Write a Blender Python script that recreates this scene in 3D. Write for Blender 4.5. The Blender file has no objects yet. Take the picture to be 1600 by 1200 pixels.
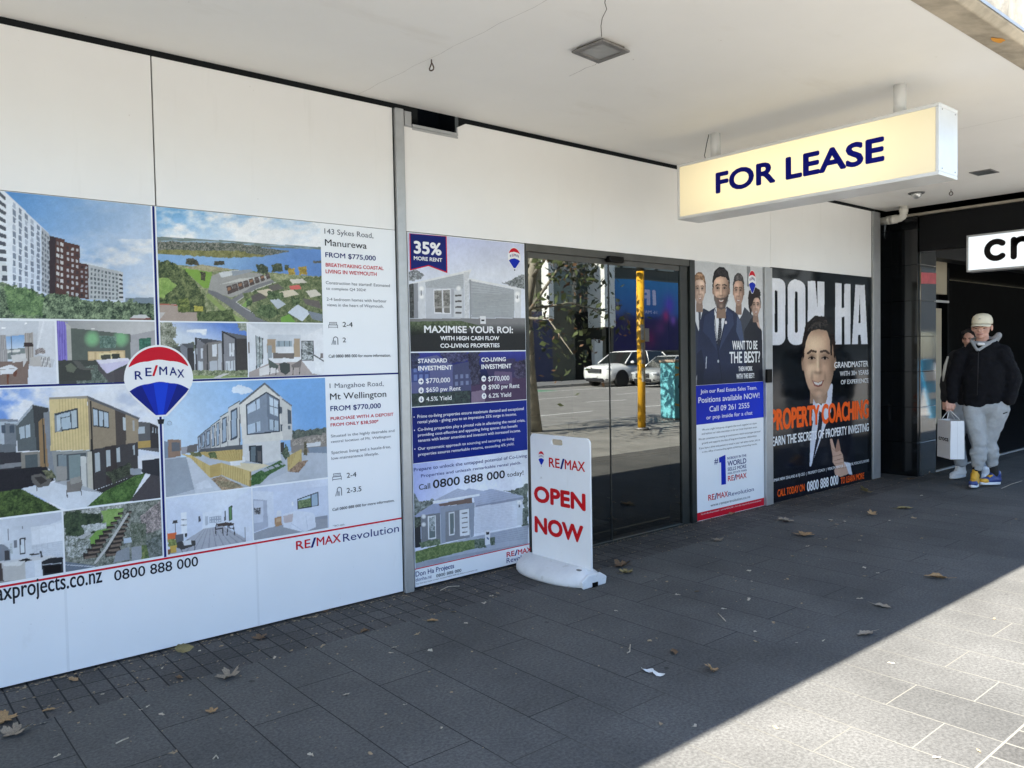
import bpy, bmesh, math, random
import numpy as np
from mathutils import Vector, Matrix, noise as mnoise

random.seed(11)
SC = bpy.context.scene
COL = SC.collection
rad = math.radians

# ---------------------------------------------------------------- camera
CAM_H, CAM_D = 1.517, 4.3462
F_PX, YAW, PITCH, ROLL = 1247.055, 0.7016, -0.0369, -0.0181      # fitted to the shopfront's own lines
_fw = Vector((math.sin(YAW)*math.cos(PITCH), math.cos(YAW)*math.cos(PITCH), math.sin(PITCH)))
_r0 = Vector((math.cos(YAW), -math.sin(YAW), 0)); _u0 = _r0.cross(_fw)
_rt = _r0*math.cos(ROLL) + _u0*math.sin(ROLL)
_up = _u0*math.cos(ROLL) - _r0*math.sin(ROLL)
CAM_POS = Vector((0, -CAM_D, CAM_H))
cam = bpy.data.cameras.new("camera")
cam.sensor_fit = 'HORIZONTAL'; cam.sensor_width = 36.0; cam.lens = 36.0*F_PX/1600
cam.clip_start = 0.05; cam.clip_end = 2000
cam_o = bpy.data.objects.new("camera", cam); COL.objects.link(cam_o)
cam_o.matrix_world = Matrix(((_rt.x, _up.x, -_fw.x, CAM_POS.x), (_rt.y, _up.y, -_fw.y, CAM_POS.y),
                             (_rt.z, _up.z, -_fw.z, CAM_POS.z), (0, 0, 0, 1)))
SC.camera = cam_o

# ---------------------------------------------------------------- sky, sun, exposure
SUN_DIR = Vector((-1.28, -0.146, 1.0)).normalized()               # towards the sun
world = bpy.data.worlds.new("World"); SC.world = world; world.use_nodes = True
_n = world.node_tree.nodes; _bg = _n['Background']
_sky = _n.new('ShaderNodeTexSky'); _sky.sky_type = 'NISHITA'; _sky.sun_disc = False
_sky.sun_elevation = math.asin(SUN_DIR.z); _sky.sun_rotation = math.atan2(SUN_DIR.x, SUN_DIR.y)
_sky.air_density = 1.0; _sky.dust_density = 0.4; _sky.ozone_density = 2.2
_bg.inputs['Strength'].default_value = 0.09
world.node_tree.links.new(_sky.outputs[0], _bg.inputs[0])
sl = bpy.data.lights.new("sun", 'SUN'); sl.energy = 5.0; sl.angle = rad(0.5); sl.color = (1.0, 0.95, 0.86)
sun = bpy.data.objects.new("sun", sl); COL.objects.link(sun)
sun.rotation_euler = SUN_DIR.to_track_quat('Z', 'Y').to_euler(); sun.location = (-8, -10, 12)
SC.view_settings.view_transform = 'Standard'; SC.view_settings.look = 'None'
SC.view_settings.gamma = 1.0; SC.view_settings.exposure = 2.62
SC.cycles.max_bounces = 10; SC.cycles.diffuse_bounces = 6; SC.cycles.glossy_bounces = 4
SC.cycles.transparent_max_bounces = 12; SC.cycles.use_denoising = True
SC.cycles.sample_clamp_indirect = 6.0; SC.cycles.caustics_reflective = False; SC.cycles.caustics_refractive = False

# ---------------------------------------------------------------- measuring helpers (photo points -> world)
def ray(px, py):
    return _fw + _rt*((px-800)/F_PX) - _up*((py-600)/F_PX)
def at_y(px, py, Y=0.0):
    v = ray(px, py); return CAM_POS + v*((Y-CAM_POS.y)/v.y)
def at_x(px, py, X):
    v = ray(px, py); return CAM_POS + v*((X-CAM_POS.x)/v.x)
def at_z(px, py, Z=0.0):
    v = ray(px, py); return CAM_POS + v*((Z-CAM_POS.z)/v.z)

# ---------------------------------------------------------------- materials
def lin(c):
    c = np.asarray(c, float)/255.0
    return np.where(c <= 0.04045, c/12.92, ((c+0.055)/1.055)**2.4)
MATS = {}
def pm(name, rgb, rough=0.5, metal=0.0, var=0.12, scale=6.0, bump=0.0, bscale=60.0, spec=0.5, coat=0.0, emit=None, estr=0.0, rvar=0.0, stain=None):
    if name in MATS: return MATS[name]
    m = bpy.data.materials.new(name); m.use_nodes = True; MATS[name] = m
    nt = m.node_tree; N = nt.nodes; L = nt.links; b = N['Principled BSDF']
    b.inputs['Roughness'].default_value = rough; b.inputs['Metallic'].default_value = metal
    b.inputs['Specular IOR Level'].default_value = spec; b.inputs['Coat Weight'].default_value = coat
    b.inputs['Coat Roughness'].default_value = 0.05
    tc = N.new('ShaderNodeTexCoord'); no = N.new('ShaderNodeTexNoise')
    no.inputs['Scale'].default_value = scale; no.inputs['Detail'].default_value = 6; no.inputs['Roughness'].default_value = 0.62
    L.new(tc.outputs['Object'], no.inputs['Vector'])
    r = N.new('ShaderNodeValToRGB'); L.new(no.outputs['Fac'], r.inputs[0])
    lo = [max(0, c*(1-var)) for c in rgb]; hi = [min(1, c*(1+var)) for c in rgb]
    r.color_ramp.elements[0].position = 0.3; r.color_ramp.elements[1].position = 0.7
    r.color_ramp.elements[0].color = (*lo, 1); r.color_ramp.elements[1].color = (*hi, 1)
    L.new(r.outputs[0], b.inputs['Base Color'])
    for sc_, thr, wid, amt, col, st_ in (stain or ()):      # marks with a shape of their own: flecks, scuffs, water stains
        n3 = N.new('ShaderNodeTexNoise'); n3.inputs['Scale'].default_value = sc_; n3.inputs['Detail'].default_value = 5; n3.inputs['Roughness'].default_value = 0.6
        mp = N.new('ShaderNodeMapping'); mp.inputs['Scale'].default_value = st_; L.new(tc.outputs['Object'], mp.inputs[0]); L.new(mp.outputs[0], n3.inputs['Vector'])
        m3 = N.new('ShaderNodeMapRange'); m3.inputs[1].default_value = thr; m3.inputs[2].default_value = thr+wid; m3.inputs[4].default_value = amt; L.new(n3.outputs['Fac'], m3.inputs[0])
        x3 = N.new('ShaderNodeMix'); x3.data_type = 'RGBA'; x3.inputs[7].default_value = (*col, 1); L.new(m3.outputs[0], x3.inputs[0])
        src = b.inputs['Base Color'].links[0].from_socket; L.new(src, x3.inputs[6]); L.new(x3.outputs[2], b.inputs['Base Color'])
    if rvar:
        mr = N.new('ShaderNodeMapRange'); mr.inputs[3].default_value = max(0.02, rough-rvar); mr.inputs[4].default_value = rough+rvar
        L.new(no.outputs['Fac'], mr.inputs[0]); L.new(mr.outputs[0], b.inputs['Roughness'])
    if bump:
        n2 = N.new('ShaderNodeTexNoise'); n2.inputs['Scale'].default_value = bscale; n2.inputs['Detail'].default_value = 4
        L.new(tc.outputs['Object'], n2.inputs['Vector'])
        bp = N.new('ShaderNodeBump'); bp.inputs['Strength'].default_value = bump; bp.inputs['Distance'].default_value = 0.01
        L.new(n2.outputs['Fac'], bp.inputs['Height']); L.new(bp.outputs[0], b.inputs['Normal'])
    if emit:
        b.inputs['Emission Color'].default_value = (*emit, 1); b.inputs['Emission Strength'].default_value = estr
    return m

WHITE = pm('white_panel', (0.80, 0.79, 0.775), 0.22, var=0.025, scale=1.5, spec=0.35, rvar=0.05, stain=((26, .72, .03, .35, (.30, .27, .22), (1, 1, 1)), (3.0, .60, .12, .10, (.45, .42, .36), (3, 1, .25))))
PAPER = pm('vinyl_white', (0.82, 0.84, 0.86), 0.3, var=0.02, scale=2.0, spec=0.3, stain=((34, .71, .03, .4, (.22, .21, .20), (1, 1, 1)), (5, .66, .08, .12, (.40, .38, .34), (1, 1, .5))))
ALU = pm('aluminium', (0.42, 0.43, 0.44), 0.42, metal=0.6, var=0.08, scale=14, rvar=0.08)
BLACK = pm('black_void', (0.004, 0.005, 0.0055), 0.8, var=0.3, scale=4, spec=0.08)
BLACKMETAL = pm('black_frame', (0.018, 0.022, 0.021), 0.32, var=0.25, scale=9, spec=0.5)
SOFFIT = pm('soffit_paint', (0.87, 0.85, 0.81), 0.6, var=0.035, scale=0.9, bump=0.06, bscale=9, spec=0.25, stain=((1.6, .60, .10, .13, (.52, .45, .34), (.6, 1.6, 1)), (22, .73, .03, .4, (.35, .28, .20), (1, 1, 1)), (7, .66, .06, .12, (.92, .92, .90), (.5, 2, 1))))
INK = {}
def ink(name, rgb, rough=0.35):
    return pm('ink_'+name, tuple(float(v) for v in lin(rgb)), rough, var=0.03, scale=10, spec=0.12)
NAVY = ink('navy', (18, 32, 105)); RED = ink('red', (196, 24, 44)); DARK = ink('dark', (38, 40, 46)); GREY = ink('grey', (82, 86, 96))
INKWHITE = pm('ink_white', (0.80, 0.80, 0.80), 0.4, var=0.02, spec=0.3); BLUE = ink('blue', (14, 42, 165)); ORANGE = ink('orange', (238, 92, 22))
SIGNRED = ink('sign_red', (190, 22, 28)); DEEPBLUE = ink('deep_blue', (6, 14, 120)); TRUEBLACK = ink('black', (12, 12, 13))

# ---------------------------------------------------------------- mesh helpers
def setp(o, label=None, cat=None, group=None, kind=None):
    if label: o['label'] = label
    if cat: o['category'] = cat
    if group: o['group'] = group
    if kind: o['kind'] = kind
    return o
def empty(name, loc, label=None, cat=None, group=None, rz=0.0):
    o = bpy.data.objects.new(name, None); COL.objects.link(o); o.location = loc; o.rotation_euler = (0, 0, rz)
    o.empty_display_size = 0.1
    return setp(o, label, cat, group)
def wm(o):
    return wm(o.parent) @ o.matrix_parent_inverse @ o.matrix_basis if o.parent else o.matrix_basis.copy()
class MB:
    def __init__(self): self.v = []; self.f = []; self.sm = []
    def add(self, vs, fs, smooth=False):
        k = len(self.v); self.v += [tuple(p) for p in vs]; self.f += [tuple(i+k for i in f) for f in fs]; self.sm += [smooth]*len(fs); return self
    def box(self, x0, x1, y0, y1, z0, z1, M=None):
        vs = [Vector((x, y, z)) for z in (z0, z1) for y in (y0, y1) for x in (x0, x1)]
        if M: vs = [M @ p for p in vs]
        return self.add(vs, [(0, 2, 3, 1), (4, 5, 7, 6), (0, 1, 5, 4), (2, 6, 7, 3), (0, 4, 6, 2), (1, 3, 7, 5)])
    def quad(self, a, b, c, d): return self.add([a, b, c, d], [(0, 1, 2, 3)])
    def poly(self, pts): return self.add(pts, [tuple(range(len(pts)))])
    def prism(self, pts, d):
        """polygon of 3-D points swept along d"""
        n = len(pts); d = Vector(d); a = [Vector(p) for p in pts]
        return self.add(a+[p+d for p in a], [tuple(range(n))[::-1], tuple(range(n, 2*n))]+[(i, (i+1) % n, n+(i+1) % n, n+i) for i in range(n)])
    def tube(self, pts, r, seg=10, cap=True, smooth=True):
        pts = [Vector(p) for p in pts]; n = len(pts); rs = r if isinstance(r, (list, tuple)) else [r]*n
        vs = []; ref = Vector((0, 0, 1))
        for i, p in enumerate(pts):
            t = (pts[min(i+1, n-1)]-pts[max(i-1, 0)]).normalized()
            a = t.cross(ref if abs(t.dot(ref)) < 0.9 else Vector((1, 0, 0))).normalized(); b = t.cross(a)
            for k in range(seg):
                an = 2*math.pi*k/seg; vs.append(p+(a*math.cos(an)+b*math.sin(an))*rs[i])
        fs = [(i*seg+k, i*seg+(k+1) % seg, (i+1)*seg+(k+1) % seg, (i+1)*seg+k) for i in range(n-1) for k in range(seg)]
        self.add(vs, fs, smooth)
        if cap: k0 = len(self.v)-n*seg; self.f += [tuple(k0+i for i in range(seg))[::-1], tuple(k0+(n-1)*seg+i for i in range(seg))]; self.sm += [False, False]
        return self
    def loft(self, rings, cap=True, smooth=True):
        m = len(rings[0]); vs = [p for r in rings for p in r]
        fs = [(i*m+k, i*m+(k+1) % m, (i+1)*m+(k+1) % m, (i+1)*m+k) for i in range(len(rings)-1) for k in range(m)]
        k0 = len(self.v); self.add(vs, fs, smooth)
        if cap: self.f += [tuple(k0+i for i in range(m))[::-1], tuple(k0+(len(rings)-1)*m+i for i in range(m))]; self.sm += [smooth, smooth]
        return self
    def ball(self, c, r, seg=14, rings=9):
        r = r if isinstance(r, (list, tuple)) else (r, r, r); R = []
        for i in range(rings+1):
            th = math.pi*(i+0.02)/(rings+0.04)
            R.append([(c[0]+r[0]*math.sin(th)*math.cos(2*math.pi*k/seg), c[1]+r[1]*math.sin(th)*math.sin(2*math.pi*k/seg), c[2]-r[2]*math.cos(th)) for k in range(seg)])
        return self.loft(R)
    def build(self, name, m, parent=None, bevel=0.0, fix=True, seg=2):
        me = bpy.data.meshes.new(name); me.from_pydata(self.v, [], self.f); me.materials.append(m)
        me.polygons.foreach_set('use_smooth', self.sm)
        if fix:
            bm = bmesh.new(); bm.from_mesh(me); bmesh.ops.recalc_face_normals(bm, faces=bm.faces); bm.to_mesh(me); bm.free()
        o = bpy.data.objects.new(name, me); COL.objects.link(o)
        if bevel:
            b = o.modifiers.new('bevel', 'BEVEL'); b.width = bevel; b.segments = seg; b.limit_method = 'ANGLE'; b.angle_limit = rad(40)
        if parent: o.parent = parent; o.matrix_parent_inverse = wm(parent).inverted()
        return o
def copy_tree(o, parent=None):
    c = o.copy(); COL.objects.link(c)
    if parent: c.parent = parent
    for ch in list(o.children): copy_tree(ch, c)
    return c

# ---------------------------------------------------------------- lettering (the built-in font, filled flat and fitted to a box)
_tc = {}
def text_mesh(body, spacing=1.0):
    k = (body, spacing)
    if k in _tc: return _tc[k]
    cu = bpy.data.curves.new('lettering', 'FONT'); cu.body = body; cu.size = 1.0; cu.space_character = spacing
    cu.resolution_u = 4; cu.dimensions = '2D'; cu.fill_mode = 'BOTH'
    o = bpy.data.objects.new('lettering', cu); COL.objects.link(o)
    dg = bpy.context.evaluated_depsgraph_get(); me = bpy.data.meshes.new_from_object(o.evaluated_get(dg))
    vs = np.array([v.co[:2] for v in me.vertices]); fs = [tuple(p.vertices) for p in me.polygons]
    bpy.data.objects.remove(o); bpy.data.curves.remove(cu); bpy.data.meshes.remove(me)
    _tc[k] = (vs, fs); return _tc[k]
def cap_h():
    v, _ = text_mesh('H'); return v[:, 1].min(), v[:, 1].max()
class Letters:
    """collects fitted words that share an ink; frame = (origin, u direction, v direction, lift)"""
    def __init__(self, O=(0, 0, 0), U=(1, 0, 0), V=(0, 0, 1)):
        self.O, self.U, self.V = Vector(O), Vector(U), Vector(V); self.mb = MB()
    def put(self, body, u0, v0, u1, cap, weight=0.0, spacing=1.0, dots=None):
        """weight > 0 thickens the strokes: the glyphs are laid again, nudged sideways and lifted a hair"""
        vs, fs = text_mesh(body, spacing)
        if dots: ref, _ = text_mesh(dots, spacing); w = ref[:, 0].max()-ref[:, 0].min()
        else: w = vs[:, 0].max()-vs[:, 0].min()
        c0, c1 = cap_h(); g = max(0, weight)*0.8; t = (cap-2*g*cap)/(c1-c0) if g else cap/(c1-c0)
        e = g*cap*1.15; s = (u1-u0-2*e)/w; x1 = vs[:, 0].max(); N = self.U.cross(self.V)
        moves = [(0, 0)] if not g else [(-1, 0), (1, 0), (0, 1), (0, -1), (-.7, -.7), (.7, -.7), (-.7, .7), (.7, .7)]
        for k, (mx, my) in enumerate(moves):
            self.mb.add([self.O + self.U*(u1-e-(x1-x)*s+mx*e) + self.V*(v0+g*cap+(y-c0)*t+my*g*cap) + N*(k*0.00006) for x, y in vs], fs)
        return self
    def build(self, name, m, parent): return self.mb.build(name, m, parent, fix=False)

# ================================================================ SETTING: paving, kerb, road
def paving_mat(name, w, h, off, u0, v0, c1, c2, joint, msize, speck, rough):
    m = bpy.data.materials.new(name); m.use_nodes = True; N = m.node_tree.nodes; L = m.node_tree.links; b = N['Principled BSDF']
    g = N.new('ShaderNodeNewGeometry'); sx = N.new('ShaderNodeSeparateXYZ'); L.new(g.outputs['Position'], sx.inputs[0])
    cx = N.new('ShaderNodeCombineXYZ')
    a1 = N.new('ShaderNodeMath'); a1.operation = 'ADD'; a1.inputs[1].default_value = u0; L.new(sx.outputs['Y'], a1.inputs[0])
    a2 = N.new('ShaderNodeMath'); a2.operation = 'ADD'; a2.inputs[1].default_value = v0; L.new(sx.outputs['X'], a2.inputs[0])
    L.new(a1.outputs[0], cx.inputs[0]); L.new(a2.outputs[0], cx.inputs[1])
    # slightly wandering joints
    nj = N.new('ShaderNodeTexNoise'); nj.inputs['Scale'].default_value = 2.2; L.new(cx.outputs[0], nj.inputs['Vector'])
    mj = N.new('ShaderNodeVectorMath'); mj.operation = 'MULTIPLY_ADD'; mj.inputs[1].default_value = (0.008, 0.008, 0); L.new(nj.outputs['Color'], mj.inputs[0]); L.new(cx.outputs[0], mj.inputs[2])
    br = N.new('ShaderNodeTexBrick'); br.offset = off; br.inputs['Scale'].default_value = 1.0
    br.inputs['Brick Width'].default_value = w; br.inputs['Row Height'].default_value = h; br.inputs['Mortar Size'].default_value = msize
    br.inputs['Mortar Smooth'].default_value = 0.25; br.inputs['Bias'].default_value = -0.1
    br.inputs['Color1'].default_value = (*c1, 1); br.inputs['Color2'].default_value = (*c2, 1)
    L.new(mj.outputs[0], br.inputs['Vector'])
    # fine granite speckle, broad stains
    n1 = N.new('ShaderNodeTexNoise'); n1.inputs['Scale'].default_value = 70; n1.inputs['Detail'].default_value = 3; n1.inputs['Roughness'].default_value = 0.75; L.new(g.outputs['Position'], n1.inputs['Vector'])
    r1 = N.new('ShaderNodeMapRange'); r1.inputs[1].default_value = 0.36; r1.inputs[2].default_value = 0.64; r1.inputs[3].default_value = 1-speck; r1.inputs[4].default_value = 1+speck; L.new(n1.outputs['Fac'], r1.inputs[0])
    n2 = N.new('ShaderNodeTexNoise'); n2.inputs['Scale'].default_value = 1.3; n2.inputs['Detail'].default_value = 7; n2.inputs['Roughness'].default_value = 0.65; L.new(g.outputs['Position'], n2.inputs['Vector'])
    r2 = N.new('ShaderNodeMapRange'); r2.inputs[1].default_value = 0.3; r2.inputs[2].default_value = 0.7; r2.inputs[3].default_value = 0.72; r2.inputs[4].default_value = 1.2; L.new(n2.outputs['Fac'], r2.inputs[0])
    mu = N.new('ShaderNodeMath'); mu.operation = 'MULTIPLY'; L.new(r1.outputs[0], mu.inputs[0]); L.new(r2.outputs[0], mu.inputs[1])
    # dark gum spots
    vo = N.new('ShaderNodeTexVoronoi'); vo.inputs['Scale'].default_value = 3.0; L.new(g.outputs['Position'], vo.inputs['Vector'])
    rv = N.new('ShaderNodeMapRange'); rv.inputs[1].default_value = 0.035; rv.inputs[2].default_value = 0.05; rv.inputs[3].default_value = 0.6; rv.inputs[4].default_value = 1.0; L.new(vo.outputs['Distance'], rv.inputs[0])
    mu2 = N.new('ShaderNodeMath'); mu2.operation = 'MULTIPLY'; L.new(mu.outputs[0], mu2.inputs[0]); L.new(rv.outputs[0], mu2.inputs[1])
    vm = N.new('ShaderNodeVectorMath'); vm.operation = 'SCALE'; L.new(br.outputs['Color'], vm.inputs[0]); L.new(mu2.outputs[0], vm.inputs['Scale'])
    # joints: sun and canopy shade painted in, pale in the open, dark towards the building
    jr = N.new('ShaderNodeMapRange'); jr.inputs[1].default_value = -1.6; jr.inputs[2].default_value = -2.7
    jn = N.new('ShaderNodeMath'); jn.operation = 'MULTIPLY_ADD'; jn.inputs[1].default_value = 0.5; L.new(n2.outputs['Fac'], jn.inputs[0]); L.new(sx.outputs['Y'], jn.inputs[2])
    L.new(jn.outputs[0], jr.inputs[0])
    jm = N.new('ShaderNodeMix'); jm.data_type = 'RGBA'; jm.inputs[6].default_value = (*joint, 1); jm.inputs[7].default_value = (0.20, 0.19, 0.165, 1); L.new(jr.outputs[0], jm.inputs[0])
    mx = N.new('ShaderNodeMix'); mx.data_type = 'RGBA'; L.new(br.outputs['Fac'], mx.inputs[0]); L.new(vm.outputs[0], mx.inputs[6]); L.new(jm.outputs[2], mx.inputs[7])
    L.new(mx.outputs[2], b.inputs['Base Color'])
    rr = N.new('ShaderNodeMapRange'); rr.inputs[3].default_value = rough-0.1; rr.inputs[4].default_value = rough+0.12; L.new(n2.outputs['Fac'], rr.inputs[0]); L.new(rr.outputs[0], b.inputs['Roughness'])
    b.inputs['Specular IOR Level'].default_value = 0.14
    ad = N.new('ShaderNodeMath'); ad.operation = 'MULTIPLY_ADD'; ad.inputs[1].default_value = -1.2; L.new(br.outputs['Fac'], ad.inputs[0]); L.new(n1.outputs['Fac'], ad.inputs[2])
    bp = N.new('ShaderNodeBump'); bp.inputs['Strength'].default_value = 0.09; bp.inputs['Distance'].default_value = 0.004; L.new(ad.outputs[0], bp.inputs['Height']); L.new(bp.outputs[0], b.inputs['Normal'])
    return m
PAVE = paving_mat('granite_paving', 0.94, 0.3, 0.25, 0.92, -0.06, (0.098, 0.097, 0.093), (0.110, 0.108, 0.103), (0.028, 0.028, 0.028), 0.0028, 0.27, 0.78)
OUTER = paving_mat('pale_paving', 0.94, 0.3, 0.25, 0.92, -0.06, (0.27, 0.26, 0.235), (0.30, 0.285, 0.26), (0.06, 0.06, 0.06), 0.003, 0.2, 0.7)  # outer slabs coloured paler than the near ones to bounce sunlight onto the canopy
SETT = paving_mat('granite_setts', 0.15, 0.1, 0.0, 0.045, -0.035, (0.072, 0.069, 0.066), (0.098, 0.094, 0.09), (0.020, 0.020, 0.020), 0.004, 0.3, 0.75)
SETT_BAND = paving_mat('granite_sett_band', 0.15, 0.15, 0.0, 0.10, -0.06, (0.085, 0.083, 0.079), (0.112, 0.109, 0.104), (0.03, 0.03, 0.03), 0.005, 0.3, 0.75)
ROADM = pm('asphalt', (0.26, 0.25, 0.235), 0.85, var=0.18, scale=2.5, bump=0.3, bscale=150, spec=0.2)
KERBM = pm('kerb_stone', (0.32, 0.31, 0.29), 0.7, var=0.15, scale=8)
PAINT = pm('road_paint', (0.75, 0.75, 0.72), 0.6, var=0.08, scale=5); GREENP = pm('green_lane', (0.10, 0.26, 0.15), 0.75, var=0.15, scale=3)
KERB_Y = -8.0; ROAD_Z = -0.13; FAR_KERB = -24.0
def struct(name, mb, m): o = mb.build(name, m); o['kind'] = 'structure'; return o
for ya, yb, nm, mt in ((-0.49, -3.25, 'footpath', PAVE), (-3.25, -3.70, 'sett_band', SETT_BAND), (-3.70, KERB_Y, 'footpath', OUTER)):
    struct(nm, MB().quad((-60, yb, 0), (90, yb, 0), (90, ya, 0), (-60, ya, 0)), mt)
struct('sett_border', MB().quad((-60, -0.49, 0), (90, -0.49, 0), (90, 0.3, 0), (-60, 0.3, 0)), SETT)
struct('kerb', MB().box(-60, 90, KERB_Y-0.3, KERB_Y, -0.5, 0.004), KERBM)
struct('road', MB().quad((-300, -300, ROAD_Z), (400, -300, ROAD_Z), (400, KERB_Y-0.3, ROAD_Z), (-300, KERB_Y-0.3, ROAD_Z)), ROADM)
struct('far_kerb', MB().box(-60, 90, FAR_KERB-0.3, FAR_KERB, -0.5, 0.0), KERBM)
struct('far_footpath', MB().quad((-60, -40, 0.0), (90, -40, 0.0), (90, FAR_KERB-0.3, 0.0), (-60, FAR_KERB-0.3, 0.0)), pm('far_paving', (0.2, 0.2, 0.2), 0.7, scale=3))
mk = MB()
for yl in (-11.4, -14.4, -17.2):
    for k in range(-12, 22):
        x = k*4.2+1.2*abs(yl) % 3
        mk.quad((x, yl-0.06, ROAD_Z+.004), (x+2.0, yl-0.06, ROAD_Z+.004), (x+2.0, yl+0.06, ROAD_Z+.004), (x, yl+0.06, ROAD_Z+.004))
mk.quad((-60, -21.4, ROAD_Z+.004), (90, -21.4, ROAD_Z+.004), (90, -21.25, ROAD_Z+.004), (-60, -21.25, ROAD_Z+.004))
mk.quad((-60, -8.9, ROAD_Z+.004), (90, -8.9, ROAD_Z+.004), (90, -8.8, ROAD_Z+.004), (-60, -8.8, ROAD_Z+.004))
struct('road_markings', mk, PAINT)
struct('cycle_lane', MB().quad((-60, -23.4, ROAD_Z+.004), (24.6, -23.4, ROAD_Z+.004), (24.6, -21.45, ROAD_Z+.004), (-60, -21.45, ROAD_Z+.004)), GREENP)

# ================================================================ CANOPY
ZS = 3.1125
cano = empty('street_canopy', (4, -1.4, ZS), 'long cream painted canopy over the footpath with a stained concrete edge', 'canopy')
SOF_X1 = 9.47
MB().box(-14, SOF_X1, -2.70, -0.0, ZS, ZS+0.28).build('soffit', SOFFIT, cano)
def stained_mat():
    m = pm('stained_concrete', (0.50, 0.43, 0.33), 0.85, var=0.4, scale=3.5, bump=0.3, bscale=25, spec=0.2); return m
STAIN = stained_mat()
eb = MB(); eb.prism([(-14, -2.70, ZS-0.004), (-14, -2.86, ZS-0.035), (-14, -2.90, ZS-0.01), (-14, -2.90, ZS+0.28), (-14, -2.70, ZS+0.28)], (SOF_X1+14, 0, 0))
eb.build('edge_beam', STAIN, cano, bevel=0.006)
rl = MB(); rl.box(-14, SOF_X1, -2.906, -2.90, ZS-0.006, ZS+0.01); rl.build('drip_edge', ALU, cano)
rp = MB(); rp.poly([(4.62+0.05*math.cos(a)*(1+.3*math.sin(3*a)), -2.80+0.028*math.sin(a), ZS-0.0265+0.0054*math.sin(a)) for a in [k*math.pi/9 for k in range(18)]])
rp.build('orange_patch', pm('orange_paint', (0.75, 0.32, 0.03), 0.6, var=0.2), cano)
# hairline crack through the downlight, sheet joint by the hook
def strip_on_soffit(pts, w, z):
    mb = MB(); pts = [Vector((p[0], p[1], z)) for p in pts]
    for a, b in zip(pts, pts[1:]):
        d = (b-a).normalized(); n = Vector((-d.y, d.x, 0))*w/2
        mb.quad(a-n, b-n, b+n, a+n)
    return mb
CRACK = pm('crack_dark', (0.13, 0.11, 0.09), 0.9, var=0.5, scale=30)
ck = [at_z(*p, ZS) for p in ((947, -8), (945, 4), (948, 14), (941, 28), (939, 40), (940, 57))]
ck2 = [at_z(*p, ZS) for p in ((938, 92), (930, 101), (915, 106), (906, 111), (889, 119))]
strip_on_soffit(ck, 0.0035, ZS-0.0008).build('crack', CRACK, cano); strip_on_soffit(ck2, 0.002, ZS-0.0008).build('crack', CRACK, cano)
jn = [(2.475+0.006*math.sin(k*2.1)+0.055*k/22, -0.02-k*0.12) for k in range(23)]
strip_on_soffit(jn, 0.0022, ZS-0.0007).build('sheet_joint', pm('joint_line', (0.52, 0.50, 0.46), 0.8, var=0.25, scale=25), cano)  # thin greyish line along the sheet joint
strip_on_soffit([(-1.35, -0.02), (-1.33, -2.69)], 0.003, ZS-0.0007).build('sheet_joint', MATS['joint_line'], cano)
strip_on_soffit([(6.35, -0.02), (6.36, -2.69)], 0.003, ZS-0.0007).build('sheet_joint', MATS['joint_line'], cano)
# square downlight
c = Vector((3.113, -1.43, ZS))
dl = empty('square_downlight', c, 'square grey metal downlight hanging slightly loose below the canopy crack', 'ceiling light')
Md = Matrix.Translation(c) @ Matrix.Rotation(rad(3), 4, 'Z') @ Matrix.Rotation(rad(1.6), 4, 'Y')
STEEL = pm('dull_steel', (0.23, 0.22, 0.21), 0.5, metal=0.5, var=0.25, scale=20)
f = MB(); h = 0.108
f.box(-h, h, -h, -h+0.03, -0.026, -0.015, Md); f.box(-h, h, h-0.03, h, -0.026, -0.015, Md); f.box(-h, -h+0.03, -h+0.03, h-0.03, -0.026, -0.015, Md); f.box(h-0.03, h, -h+0.03, h-0.03, -0.026, -0.015, Md)
f.build('frame', STEEL, dl, bevel=0.002)
MB().box(-h+0.03, h-0.03, -h+0.03, h-0.03, -0.020, -0.014, Md).build('glass', pm('frosted_pane', (0.30, 0.30, 0.29), 0.25, var=0.1, scale=8), dl)
MB().box(-h+0.02, h-0.02, -h+0.02, h-0.02, -0.0145, 0.02, Md).build('housing', pm('rusty_housing', (0.07, 0.055, 0.04), 0.9, var=0.6, scale=30), dl)
# ring hooks
def hook(p, label):
    o = empty('ceiling_hook', p, label, 'hook')
    mb = MB(); mb.tube([p+Vector((0, 0, 0.004)), p+Vector((0, 0, -0.022))], 0.0035, 8)
    ring = [p+Vector((0.004*math.sin(k/8*6.28), 0.017*math.sin(2*math.pi*k/16), -0.040+0.019*math.cos(2*math.pi*k/16))) for k in range(17)]
    mb.tube(ring, 0.0038, 8, cap=False); mb.build('eye_ring', pm('rusty_iron', (0.06, 0.035, 0.025), 0.7, var=0.4, scale=40), o)
hook(at_z(674, 93, ZS), 'small rusty eye hook screwed into the canopy on its sheet joint')
hook(at_z(1486, 296, ZS), 'small dark eye hook in the canopy above the dark shop entrance')
# recessed air vent
v = empty('ceiling_vent', at_z(1538, 269, ZS), 'slim grey slotted vent set in the far end of the canopy', 'vent')
vb = MB(); vb.box(8.0, 8.22, -1.61, -1.43, ZS-0.006, ZS+0.0); vb.build('frame', STEEL, v)
vs = MB()
for k in range(5): vs.box(8.02+k*0.038, 8.04+k*0.038, -1.595, -1.445, ZS-0.008, ZS-0.005)
vs.build('louvre', BLACKMETAL, v)
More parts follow.
